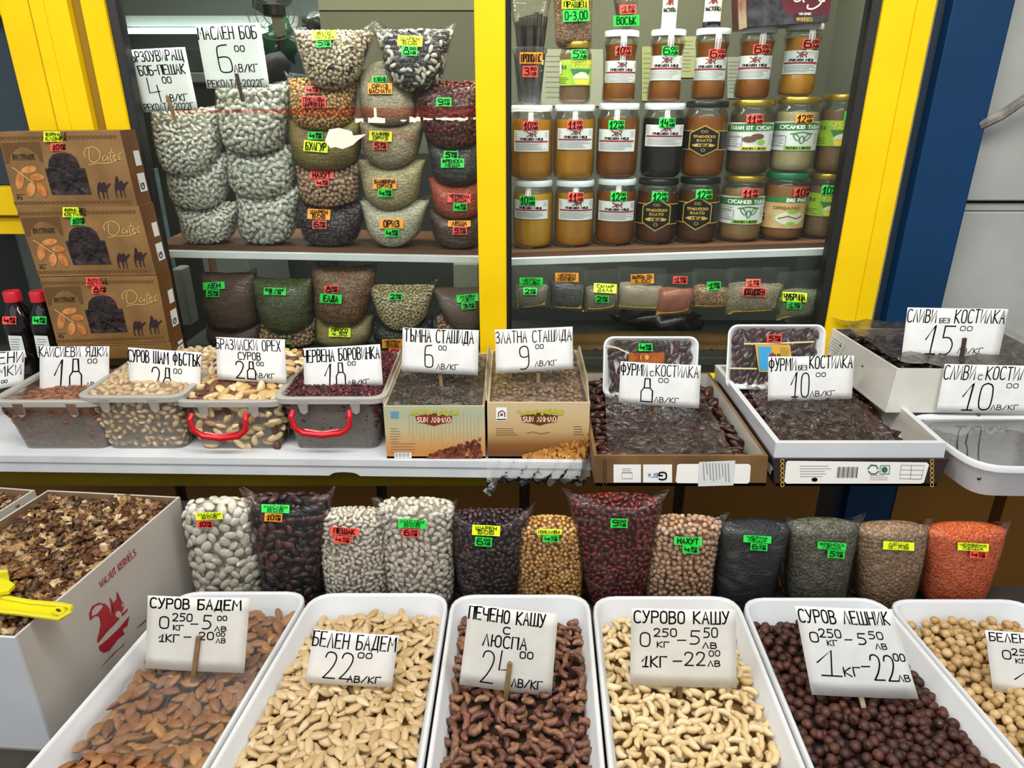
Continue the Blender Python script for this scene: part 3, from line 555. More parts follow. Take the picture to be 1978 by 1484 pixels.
def mesh_samples(V, T, n):
    a, b, c = V[T[:, 0]], V[T[:, 1]], V[T[:, 2]]; N = np.cross(b - a, c - a); A = np.linalg.norm(N, axis=1) / 2
    N = N / np.maximum(np.linalg.norm(N, axis=1, keepdims=True), 1e-12); i = rng.choice(len(T), n, p=A / A.sum()); r1, r2 = np.sqrt(rng.random(n))[:, None], rng.random(n)[:, None]
    return a[i] * (1 - r1) + b[i] * r1 * (1 - r2) + c[i] * r1 * r2, N[i], A.sum()
def cover(V, T, sp, dirs=-.25):
    """points spread evenly over the side of a surface that can be seen from the street"""
    P, N, A = mesh_samples(V, T, int(min(26000, 9 * len(T) + 14 * (np.ptp(V[:, 0]) * np.ptp(V[:, 2]) * 2.2) / (sp * sp))))
    D = np.array([0, 0, CH]) - P; D /= np.linalg.norm(D, axis=1, keepdims=True); k = (N * D).sum(1) > dirs; P, N = P[k], N[k]; k = thin(P.tolist(), sp); return P[k], N[k]
def bag(label, kind, xlT, xrT, xlB, xrB, yT, yB, Y, d, stk=(), ear=(.02, .02), sag=.012, cup=.12, dome=.006, group=None, taper=.55, indiv=False, name='bag', rnd=.32, full=.80, zfix=None, film=None, fold=True):
    if group == GU and yB >= 484: zfix = zshL(atY((xlB + xrB) / 2, yB, Y).x) + .0008
    if group == GL and yB >= 698: zfix = 1.0008
    xm = (xlT + xrT) / 2; zT = atY(xm, yT, Y).z; zB = zfix or atY((xlB + xrB) / 2, yB, Y).z; H = zT - zB
    a0, a1 = atY(xlT, yT, Y).x, atY(xrT, yT, Y).x; b0, b1 = atY(xlB, yB, Y).x, atY(xrB, yB, Y).x; ph = random.random() * 6
    def P(u, v, o=0.0):
        rb = math.sqrt(max(0, 1 - (1 - min(max(v, 0) / rnd, 1)) ** 2)); vv = min(v, 1); half = ((1 - vv) * (b1 - b0) + vv * (a1 - a0)) / 2 * (full + (1 - full) * rb)
        cx = (1 - vv) * (b0 + b1) / 2 + vv * (a0 + a1) / 2; bb = d / 2 * (.62 + .38 * rb) * (1 - taper * vv ** 3); c, s = math.cos(u), math.sin(u)
        l = 1 + .018 * math.sin(3 * u + 5 * v + ph) + .014 * math.sin(7 * v - 2 * u + ph * 2)
        X = (half * l + o) * math.copysign(abs(c) ** .72, c); Yy = (bb * l + o) * math.copysign(abs(s) ** .8, s); q = min(1, abs(X) / (half + 1e-6))
        z = zB + H * v + cup * H * (1 - vv) ** 2 * q * q * .8 - sag * (1 - q * q) * max(0, v) ** 4 + (-o if v < .05 else 0)
        return Vector((cx + X, Y + d / 2 + Yy, z))
    nu, nv = 30, 15; us = [2 * math.pi * k / nu for k in range(nu)]
    def body(o):
        rows = [[P(u, j / nv, o) for u in us] for j in range(nv + 1)]; c0 = sum(rows[0], Vector()) / nu; c1 = sum(rows[-1], Vector()) / nu
        bot = [[c0 + (p - c0) * k + Vector((0, 0, -.004 * (1 - k))) for p in rows[0]] for k in (.02, .6)]; top = [[c1 + (p - c1) * k + Vector((0, 0, (dome + .5 * sag * 0) * (1 - k * k))) for p in rows[-1]] for k in (.75, .4, .02)]
        return bot + rows + top
    r = root(name, ((b0 + b1) / 2, Y + d / 2, zB), label, 'bag', group)
    geo = kind in W_
    m = MB(); m.grid(body(-W_[kind][0][3] * 1.35 if geo else 0), closed=True)
    if geo:
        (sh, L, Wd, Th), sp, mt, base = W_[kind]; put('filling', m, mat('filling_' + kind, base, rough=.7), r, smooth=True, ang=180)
        mm = MB(); mm.grid(body(-Th * .32), closed=True); V = np.array(mm.v); T = np.array([t for f in mm.f for t in ((f[0], f[1], f[2]), (f[0], f[2], f[3]))])
        Pn, Nn = cover(V, T, sp); n = len(Pn); F_ = frames(Nn, rng.random(n) * 6.283, rng.random(n) * .35); sc = rng.uniform(.86, 1.12, n)
        shp = [shape(sh, L * q, Wd, Th, 7, 5, s) for s, q in enumerate((1, .92, 1.06))]
        P2 = Pn - Nn * Th * .9; j_ = rng.permutation(n); P2 = P2 + rng.normal(size=P2.shape) * sp * .3 * (1 - np.abs(Nn)); stuff('beans', shp, P2, F_[j_] if False else frames(Nn, rng.random(n) * 6.283, rng.random(n) * .35), sc, mt, r, kind='stuff')
        if indiv: singles('bean', shp, Pn[:300], F_[:300], sc, mt, r); 
        else: stuff('beans', shp, Pn, F_, sc, mt, r, kind='stuff')
        if indiv and n > 300: stuff('beans', shp, Pn[300:], F_[300:], sc[300:], mt, r, kind='stuff')
    else: put('filling', m, fine(kind), r, smooth=True, ang=180)
    # clear film with a flared, creased mouth and pulled-out corners
    rows = body(.0022 if not geo else .0035)[:-3]; n0 = rows[-1]; c1 = sum(n0, Vector()) / nu; wtop = max(p.x for p in n0) - min(p.x for p in n0)
    for k, (sq, hh) in enumerate(((.75, .35), (.45, .75), (.2, 1.0))):
        row = []
        for u, p in zip(us, n0):
            q = (p.x - c1.x) / (wtop / 2); e = ear[1] if q > 0 else ear[0]
            row.append(Vector((c1.x + (p.x - c1.x) * (1 + .05 * (k + 1) * abs(q) ** 3 * (e / .02)), c1.y + (p.y - c1.y) * sq, c1.z + (p.z - c1.z) + hh * (.006 + e * abs(q) ** 3.5) + .0025 * math.sin(5 * u + ph * 3 + k))))
        rows.append(row)
    m = MB(); m.grid(rows, closed=True); fo_ = put('film', m, film or FILM, r, smooth=True, ang=180)
    mm = MB(); mm.grid(body(.0035), closed=True); bv = BVHTree.FromPolygons([Vector(p) for p in mm.v], mm.f)
    for s in stk: sticker(r, bv, s[0], s[1], s[2], s[3], s[4], s[5], rot=s[6] if len(s) > 6 else 0)
    return r
GU = 'bags stacked on the upper shelf'; GL = 'bags on the low shelf behind the glass'; GB = 'bags standing behind the nut trays'
Yw = 1.525
# ---------------------------------------------------------------- left window, upper shelf (bottom bags first)
bag('bag of small oval white beans, lowest under the 4.00 card', 'qbean', 322, 447, 348, 436, 398, 487, Yw + .014, .09, group=GU, ear=(0, 0))
bag('bag of small oval white beans, middle of three under the 4.00 card', 'qbean', 300, 436, 322, 420, 306, 408, Yw + .012, .09, group=GU, ear=(0, .01), sag=.004)
bag('bag of small oval white beans, topmost, right under the 4.00 card', 'qbean', 272, 416, 300, 404, 214, 343, Yw, .09, group=GU, sag=.004)
bag('bag of plump white butter beans, lowest under the 6.00 card', 'wbean', 440, 568, 458, 556, 368, 487, Yw + .014, .09, group=GU, ear=(0, .01))
bag('bag of plump white butter beans, middle of three under the 6.00 card', 'wbean', 420, 562, 438, 552, 285, 386, Yw + .012, .09, group=GU, ear=(0, 0))
bag('bag of plump white butter beans, topmost, right under the 6.00 card', 'wbean', 400, 546, 420, 538, 168, 300, Yw, .09, group=GU, sag=.004)
bag('bag of dark brown beans on the shelf with orange and red stickers', 'dbean', 562, 697, 580, 684, 396, 487, Yw + .014, .09, [('o', 616, 414, 44, 20, ['ШАРЕН', 'БОБ'], 3), ('r', 617, 434, 27, 16, ['$6,00'])], group=GU, ear=(0, .01))
bag('bag of tan chickpeas above the dark brown beans', 'chick', 560, 692, 575, 682, 318, 402, Yw + .015, .09, [('r', 621, 338, 46, 14, ['НАХУТ']), ('r', 622, 353, 27, 13, ['$4,50'])], group=GU, ear=(0, 0))
bag('bag of olive bulgur with green and yellow stickers', 'bulgur', 543, 692, 560, 682, 232, 332, Yw + .01, .09, [('g', 609, 262, 29, 15, ['$4,50']), ('y', 610, 283, 47, 21, ['БУЛГУР'], 5)], group=GU, ear=(.012, 0))
bag('bag of golden popping maize above the bulgur', 'corn', 543, 682, 560, 672, 152, 252, Yw + .005, .09, [('r', 603, 173, 28, 14, ['$4,00']), ('r', 606, 197, 47, 22, ['ПУКЛИВА', 'ЦАРЕВИЦА'])], group=GU, ear=(.012, 0))
bag('tall bag of black-eyed beans topping the second stack', 'bep', 557, 712, 590, 680, 58, 172, Yw - .01, .09, [('y', 626, 68, 47, 18, ['БОБ', 'ПАПУДА'], -3), ('g', 625, 83, 29, 16, ['$5,00'], -3)], group=GU, ear=(.012, .018), sag=.01)
bag('bag of white rice with orange sticker lowest in its stack', 'rice', 688, 826, 712, 800, 393, 493, Yw + .012, .09, [('o', 756, 432, 46, 19, ['ОРИЗ']), ('g', 757, 450, 28, 15, ['$4,00'])], group=GU, ear=(.006, .012), cup=.2)
bag('bag of pale parboiled rice above the white rice', 'price', 684, 818, 702, 800, 312, 408, Yw + .008, .09, [('o', 743, 355, 45, 20, ['БЛАНШИРАН', 'ОРИЗ']), ('g', 744, 373, 28, 15, ['$4,00'])], group=GU, ear=(0, .004), cup=.18)
bag('bag of brown rice with yellow and red stickers', 'brice', 683, 816, 704, 798, 236, 328, Yw + .004, .09, [('y', 735, 263, 44, 19, ['КАФЯВ', 'ОРИЗ'], 3), ('r', 734, 281, 29, 16, ['$5,50'])], group=GU, ear=(0, 0), cup=.18)
bag('rounded bag of basmati rice above the brown rice', 'basmati', 684, 794, 692, 800, 141, 243, Yw + .006, .09, [('g', 733, 153, 28, 12, ['7,50ЛВ'], -3), ('o', 734, 171, 47, 21, ['ОРИЗ', 'БАСМАТИ'])], group=GU, ear=(0, 0), sag=-.012, cup=.1, dome=.02, taper=.75)
bag('bag of brown lentils lowest beside the yellow post', 'brlent', 822, 934, 842, 926, 410, 492, Yw + .012, .09, [('o', 887, 432, 44, 12, ['ЛЕЩА']), ('r', 888, 446, 28, 15, ['$5,00'])], group=GU, ear=(0, 0))
bag('bag of orange red lentils beside the yellow post', 'rlent2', 824, 936, 838, 930, 348, 426, Yw + .01, .09, [('r', 887, 383, 45, 18, ['ЧЕРВЕНА', 'ЛЕЩА'], 3), ('g', 889, 400, 27, 15, ['$4,00'])], group=GU, ear=(0, 0))
bag('bag of blackish green lentils beside the yellow post', 'dlent', 820, 936, 834, 930, 268, 360, Yw + .005, .09, [('g', 871, 299, 28, 15, ['$5,00'], 2), ('g', 874, 315, 45, 18, ['ФРЕНСКА', 'ЛЕЩА'])], group=GU, ear=(0, 0))
bag('wide bag of dark red beans beside the yellow post', 'kidney', 792, 946, 818, 930, 158, 288, Yw - .002, .095, [('g', 857, 197, 29, 17, ['$9,00'])], group=GU, ear=(.0, .02))
bag('tall bag of motley black and white beans topping the third stack', 'motley', 720, 871, 750, 842, 58, 175, Yw - .012, .09, [('y', 792, 79, 48, 20, ['ШАРЕН', 'БОБ'], 3), ('g', 791, 98, 30, 19, ['$8,00'], 2)], group=GU, ear=(.016, .014), sag=.004)
# ---- left window, low shelf
bag('brown flax bag lying low under the other flax bag', 'flax', 385, 500, 395, 500, 628, 700, Yw + .03, .10, group=GL, ear=(0, 0))
bag('tall bag of brown flax seed with green stickers', 'flax', 372, 480, 390, 492, 537, 645, Yw + .015, .09, [('g', 413, 552, 42, 14, ['ЛЕН'], -3), ('g', 411, 567, 26, 14, ['$5,00'])], group=GL, ear=(0, .008))
bag('bag of chickpeas low behind the brazil nut card', 'chick', 488, 606, 495, 604, 625, 705, Yw + .03, .10, [('g', 538, 661, 26, 12, ['БОБ']), ('g', 553, 674, 20, 18, ['ХУТ'])], group=GL, ear=(0, 0))
bag('bag of dark green mung beans beside the flax', 'mung', 470, 596, 500, 596, 548, 650, Yw + .015, .09, [('g', 531, 563, 43, 14, ['БОБ МУНГ', '5ЛВ'], 2)], group=GL, ear=(.018, .01))
bag('bag of yellow millet low under the buckwheat', 'millet', 600, 716, 606, 712, 620, 700, Yw + .03, .10, [('y', 656, 642, 42, 18, ['ПРОСО', '4,50'], 2)], group=GL, ear=(0, 0))
bag('tall bag of brown buckwheat with two pulled corners', 'buck', 592, 720, 604, 702, 524, 636, Yw + .015, .09, [('r', 640, 559, 27, 15, ['$8,00']), ('g', 639, 577, 42, 18, ['ЕЛДА'], 4)], group=GL, ear=(.028, .016))
bag('bag of black beans low behind the cranberry card', 'black', 712, 835, 718, 830, 626, 705, Yw + .03, .10, [('o', 758, 664, 40, 17, ['ЧЕРЕН', 'БОБ']), ('r', 766, 679, 30, 12, ['$5,00'])], group=GL, ear=(0, 0))
bag('bag of pale barley grains with one green sticker', 'oats', 706, 836, 734, 814, 562, 644, Yw + .015, .09, [('g', 764, 573, 26, 13, ['$2,00'])], group=GL, ear=(.004, .012), cup=.2)
bag('bag of chickpeas low beside the yellow post', 'chick', 838, 940, 842, 940, 622, 705, Yw + .03, .10, group=GL, ear=(0, 0))
bag('bag of grey brown milled flax beside the yellow post', 'mflax', 832, 946, 862, 940, 566, 648, Yw + .015, .09, [('g', 903, 576, 42, 15, ['МЛЯН', 'ЛЕН'], -5), ('g', 905, 591, 27, 13, ['$3,50'], -5)], group=GL, ear=(0, 0), cup=.2)
# ---------------------------------------------------------------- lower row behind the trays
Yb = .985
def lowbag(label, kind, xlT, xrT, xlB, xrB, yT, yB, stk, Y=Yb, d=.075, **kw): xlT -= 3; xrT += 3; xlB -= 7; xrB += 7; kw.setdefault('full', .93); kw.setdefault('rnd', .2); kw['cup'] = min(.12, kw.get('cup', .05)); return bag(label, kind, xlT, xrT, xlB, xrB, yT, yB, Y, d, stk, group=GB, zfix=.7005, **kw)
lb = dict(d=.06, ear=(0, 0), stk=())
def second(label, kind, x0, x1, y0, Y=1.03): return bag(label, kind, x0, x1, x0 + 6, x1 - 4, y0, 1150, Y, .035, (), group=GB, ear=(0, 0), cup=.05, full=.9, rnd=.2, zfix=.7005)
second('second bag of large white beans, behind the first', 'lima', 362, 502, 1085); second('second bag of dark runner beans, peeking out low', 'scarlet', 500, 628, 1062)
second('second bag of small white beans, peeking out low', 'sbean', 640, 748, 1085); second('second bag of dark purple beans, low behind the first', 'dbean', 866, 1000, 1072)
second('second bag of maize, low behind the first', 'corn', 1010, 1132, 1090); second('second bag of dark red beans, low behind the first', 'kidney', 1124, 1262, 1085)
second('second bag of chickpeas, low behind the first', 'chick', 1242, 1385, 1090); second('second bag of black lentils, low behind the first', 'klent', 1378, 1512, 1095)
second('second bag of green lentils, low behind the first', 'glent', 1512, 1640, 1095); second('second bag of brown lentils, low behind the first', 'blent', 1648, 1775, 1098)
second('second bag of orange lentils, low behind the first', 'rlent', 1785, 1930, 1098)
T_ = dict(taper=.45, dome=.012)
lowbag('bag of large flat white beans beside the walnut box', 'lima', 337, 478, 372, 488, 1000, 1150, [('y', 404, 997, 52, 14, ['МАСЛЕН', 'БОБ'], -3), ('r', 396, 1013, 30, 15, ['$10,00'], 2)], ear=(0, .004), indiv=True, sag=0, **T_)
lowbag('tall bag of dark runner beans with flared clear mouth', 'scarlet', 466, 622, 508, 598, 985, 1152, [('g', 532, 983, 54, 16, ['МАСЛЕН', 'БОБ'], 2), ('o', 528, 1000, 34, 16, ['$10,00'], 3)], ear=(.016, .016), indiv=True, **T_)
lowbag('squat bag of small white beans with a red sticker', 'sbean', 607, 742, 628, 738, 1018, 1158, [('r', 665, 1027, 55, 15, ['ПЕШАК'], 4), ('r', 661, 1043, 33, 14, ['$4,00'], 4)], ear=(0, 0), sag=0, **T_)
lowbag('bag of white beans with green and red stickers', 'mbean', 724, 872, 752, 862, 1000, 1160, [('g', 796, 1012, 54, 17, ['МАСЛЕН', 'БОБ'], 3), ('r', 793, 1030, 32, 16, ['$6,00'], 3)], ear=(.01, .006), sag=0, **T_)
lowbag('bag of dark purple beans leaning towards the maize', 'dbean', 870, 1020, 896, 985, 1016, 1130, [('y', 939, 1025, 54, 20, ['ШАРЕН', 'БОБ'], 3), ('g', 934, 1047, 33, 18, ['$6,00'], 4)], ear=(.0, .014), cup=.4, **T_)
lowbag('bag of golden maize grains with a green sticker', 'corn', 1004, 1122, 1002, 1122, 1035, 1165, [('y', 1061, 1028, 48, 11, ['ПУКЛИВА']), ('g', 1064, 1041, 31, 13, ['$4,00'])], ear=(0, 0), sag=0, **T_)
lowbag('tallest bag of dark red beans with pulled-out corners', 'kidney', 1108, 1284, 1150, 1240, 990, 1150, [('g', 1196, 1011, 33, 18, ['$9,00'], 2)], ear=(.016, .016), sag=.002, **T_)
lowbag('bag of chickpeas with green stickers', 'chick', 1262, 1402, 1262, 1372, 1034, 1165, [('g', 1329, 1046, 54, 16, ['НАХУТ'], 3), ('g', 1334, 1062, 31, 15, ['$4,50'], 4)], ear=(.0, .016), sag=0, **T_)
lowbag('bag of tiny black lentils', 'klent', 1402, 1538, 1402, 1490, 1040, 1165, [('g', 1463, 1042, 54, 14, ['ЧЕРНА', 'ЛЕЩА'], 3), ('g', 1466, 1057, 33, 14, ['$6,00'], 4)], ear=(.01, .004), sag=0, cup=.3, **T_)
lowbag('bag of mottled green lentils', 'glent', 1540, 1672, 1545, 1640, 1038, 1168, [('g', 1607, 1055, 55, 14, ['ФРЕНСКА', 'ЛЕЩА'], 4), ('g', 1615, 1071, 33, 15, ['$5,00'], 4)], ear=(.01, .016), sag=0, cup=.25, **T_)
lowbag('bag of pale brown lentils with one yellow sticker', 'blent', 1676, 1812, 1682, 1775, 1044, 1170, [('y', 1736, 1055, 60, 16, ['ЛЕЩА', '5,ЛВ'], 3)], ear=(.004, .014), sag=0, cup=.25, **T_)
lowbag('bag of bright orange red lentils at the end of the row', 'rlent', 1812, 1966, 1812, 1912, 1046, 1172, [('y', 1880, 1057, 60, 15, ['ЧЕРВЕНА', 'ЛЕЩА'], 3), ('r', 1890, 1072, 33, 14, ['$4,00'], 3)], ear=(.004, .014), sag=0, cup=.25, **T_)
# ---------------------------------------------------------------- jars
LIDW = mat('white_lid', '#dfe6ea', rough=.3); LIDG = mat('gold_lid', '#b79a3e', rough=.3, metal=.8); LIDB = mat('black_lid', '#121212', rough=.35); LIDN = mat('green_lid', '#17714a', rough=.35)
LIDS = {'w': (LIDW, 'white'), 'g': (LIDG, 'gold'), 'b': (LIDB, 'black'), 'n': (LIDN, 'green')}
JG = clear('jar_glass', .004, rough=.03, bst=.04, bscale=14, milk='#e8e0c8', gl=.6)
LAB = mat('label_white', '#d9dcdb', rough=.5); RED = mat('label_red', '#9c1f33', rough=.5); DRED = mat('logo_red', '#7d1c22', rough=.5); GOLD = mat('label_gold', '#cda648', rough=.4); GRNL = mat('label_green', '#3b7a3c', rough=.5); LIME = mat('label_lime', '#a7c73a', '#8fbb35', rough=.5, scale=30); LG = mat('label_lightgreen', '#8fc043', rough=.5); BLKL = mat('label_black', '#141312', rough=.35); YELL = mat('label_yellow', '#e3cf45', rough=.5); BRN = mat('label_brown', '#6f4a35', rough=.5); CRM = mat('label_cream', '#dfd9c0', rough=.5); TAN = mat('label_tan', '#c99a5f', '#dcb888', rough=.5, scale=40); WHI = mat('label_print_white', '#f2f2ec', rough=.5)
def honey(c, c2): return mat('fill' + c, c, c2, rough=.22, scale=25, spec=.6)
def lines(mb, M, x0, y0, x1, n, dy, w, off=.0007):
    for k in range(n): ribbon(mb, M, [(x0, y0 + k * dy), (x0 + (x1 - x0) * random.uniform(.7, 1), y0 + k * dy)], w, off)
def label_art(kind, M, W, H, par):
    def d(mt, f, nm='print'): mb = MB(); f(mb); put(nm, mb, mt, par)
    if kind == 'kr':
        d(DRED, lambda b: (text(b, M, 'qR', W * .40, H * .07, W * .62, H * .29, 1.8, .0006)), 'logo'); d(INK, lambda b: text(b, M, 'ПЧЕЛЕН МЕД', W * .22, H * .36, W * .80, H * .45, 1.3, .0006), 'lettering')
        d(RED, lambda b: (fill(b, M, rect(W * .04, H * .49, W * .96, H * .56), .0006)), 'band')
        def f(b): lines(b, M, W * .08, H * .64, W * .92, 5, H * .065, .7); lines(b, M, W * .03, H * .1, W * .12, 4, H * .09, .7); lines(b, M, W * .86, H * .1, W * .96, 4, H * .07, .6)
        d(LINK, f, 'small_print')
    elif kind == 'gold':
        hx = [(W * .5 + math.cos(R(a)) * W * .30, H * .5 + math.sin(R(a)) * H * .58) for a in (-90, -30, 30, 90, 150, 210)]
        d(GOLD, lambda b: [fill(b, M, rect(0, H * .12, W, H * .15), .0006), fill(b, M, rect(0, H * .82, W, H * .85), .0006), fill(b, M, hx, .0009)], 'border')
        h2 = [(W * .5 + (x - W * .5) * .92, H * .5 + (y - H * .5) * .93) for x, y in hx]; d(BLKL, lambda b: fill(b, M, h2, .0012), 'emblem')
        d(GOLD, lambda b: [text(b, M, 'Тракийско'.upper(), W * .32, H * .3, W * .68, H * .38, 1, .0015), text(b, M, 'ЗЛАТО', W * .38, H * .44, W * .62, H * .52, 1, .0015), fill(b, M, [(W * .3, H * .66), (W * .38, H * .6), (W * .62, H * .6), (W * .7, H * .66), (W * .64, H * .72), (W * .36, H * .72)], .0015), ribbon(b, M, ell(W * .5, H * .84, W * .03, H * .05) + [(W * .53, H * .84)], .7, .0015), ribbon(b, M, ell(W * .47, H * .15, W * .025, H * .045, 8), .7, .0015), ribbon(b, M, ell(W * .53, H * .15, W * .025, H * .045, 8), .7, .0015)], 'lettering')
        d(BLKL, lambda b: text(b, M, 'МЕД', W * .42, H * .62, W * .58, H * .70, 1.2, .0018), 'lettering')
    elif kind[:3] == 'tah':
        d(GRNL, lambda b: fill(b, M, [(0, H * .10), (W * .2, H * .06), (W * .5, H * .0 + 1), (W * .8, H * .02), (W, H * .08), (W, H * .26), (W * .5, H * .30), (0, H * .33)], .0006), 'green_band')
        d(WHI, lambda b: text(b, M, 'СУСАМОВ ТАХАН' if kind != 'tahm' else 'ТАХАН ОТ СУСАМ И', W * (.26 if kind != 'tahm' else .12), H * .12, W * .97, H * .24, 1.5, .0009), 'lettering')
        d(LINK, lambda b: (lines(b, M, W * .06, H * .4, W * .36, 7, H * .07, .8), ribbon(b, M, [(W * .1, H * .5), (W * .38, H * .5), (W * .38, H * .85), (W * .1, H * .85), (W * .1, H * .5)], .7, .0007), lines(b, M, W * .86, H * .4, W * .96, 6, H * .07, .7)), 'small_print')
        if kind == 'tahm': d(BRN, lambda b: [fill(b, M, ell(W * .5, H * .58, W * .12, H * .11), .0007), fill(b, M, ell(W * .63, H * .48, W * .11, H * .1), .0008)], 'picture'); d(LG, lambda b: fill(b, M, ell(W * .7, H * .68, W * .07, H * .09), .0009), 'picture')
        else: d(GRNL, lambda b: [ribbon(b, M, ell(W * .63 + dx * W, H * (.62 - abs(dx)), W * .035, H * .13, 10, rot=dx * 5) + [ell(W * .63 + dx * W, H * (.62 - abs(dx)), W * .035, H * .13, 10, rot=dx * 5)[0]], 1.6, .0007) for dx in (-.09, 0, .09)] + [ribbon(b, M, [(W * .45, H * .42), (W * .63, H * .36), (W * .81, H * .42)], 2.2, .0007)], 'picture')
        d(YELL if kind == 'tahm' else LG, lambda b: fill(b, M, rect(W * .36, H * .84, W * .83, H * .97), .0008), 'strip')
        d(INK, lambda b: text(b, M, 'ПОЛЕЗЕН И ВКУСЕН', W * .4, H * .87, W * .8, H * .94, .8, .0011), 'lettering')
    elif kind == 'lime':
        d(LG, lambda b: fill(b, M, [(W * .3, 0), (W, 0), (W, H * .3), (W * .86, H), (W * .45, H)], .0006), 'panel')
        d(GRNL, lambda b: fill(b, M, [(W * .38, H * .36), (W * .92, H * .36), (W * .82, H * .62), (W * .46, H * .62)], .0008), 'panel')
        d(CRM, lambda b: fill(b, M, [(W * .44, H * .74), (W * .5, H * .58), (W * .62, H * .48), (W * .74, H * .5), (W * .84, H * .62), (W * .88, H * .74)], .0010), 'picture')
        d(YELL, lambda b: [fill(b, M, [(W * .46, H * .76), (W * .88, H * .76), (W * .84, H * .97), (W * .5, H * .97)], .0009), text(b, M, 'СУСАМОВ', W * .36, H * .05, W * .95, H * .17, 1.5, .0009), text(b, M, 'ТАХАН', W * .42, H * .2, W * .86, H * .32, 1.5, .0009)], 'lettering')
        d(INK, lambda b: (text(b, M, '0,1', W * .16, H * .22, W * .28, H * .34, 1, .0009), lines(b, M, W * .04, H * .7, W * .36, 4, H * .07, .7)), 'small_print'); d(WHI, lambda b: fill(b, M, rect(W * .04, H * .08, W * .14, H * .55), .0008), 'code_panel')
        d(LINK, lambda b: [ribbon(b, M, [(W * .05, H * (.12 + .05 * k)), (W * .13, H * (.12 + .05 * k))], .8 + .5 * (k % 3), .0010) for k in range(9)], 'small_print')
    elif kind == 'big':
        d(TAN, lambda b: fill(b, M, rect(0, H * .17, W, H), .0006), 'picture'); d(GRNL, lambda b: fill(b, M, rect(0, 0, W, H * .18), .0007), 'green_band'); d(WHI, lambda b: text(b, M, 'BIG PACK', W * .55, H * .04, W * .95, H * .14, 1.7, .001), 'lettering')
        d(CRM, lambda b: [fill(b, M, ell(W * .66, H * .66, W * .3, H * .25, 20), .0008)] + [], 'picture'); d(LG, lambda b: [ribbon(b, M, ell(W * .66, H * .66, W * .28, H * .23, 24) + [(W * .94, H * .66)], 1.4, .0010), fill(b, M, ell(W * .68, H * .46, W * .1, H * .07), .001), fill(b, M, ell(W * .66, H * .84, W * .08, H * .06), .001)], 'picture')
        d(BRN, lambda b: [fill(b, M, ell(W * random.uniform(.02, .16), H * random.uniform(.25, .95), W * .05, H * .04, 8), .0011) for _ in range(12)] + [ribbon(b, M, [(W * .45, H * .68), (W * .6, H * .6), (W * .75, H * .68), (W * .86, H * .6)], 2, .0012), text(b, M, 'ORGANIC', W * .35, H * .3, W * .8, H * .38, 1.2, .001)], 'lettering')
JY = 1.62
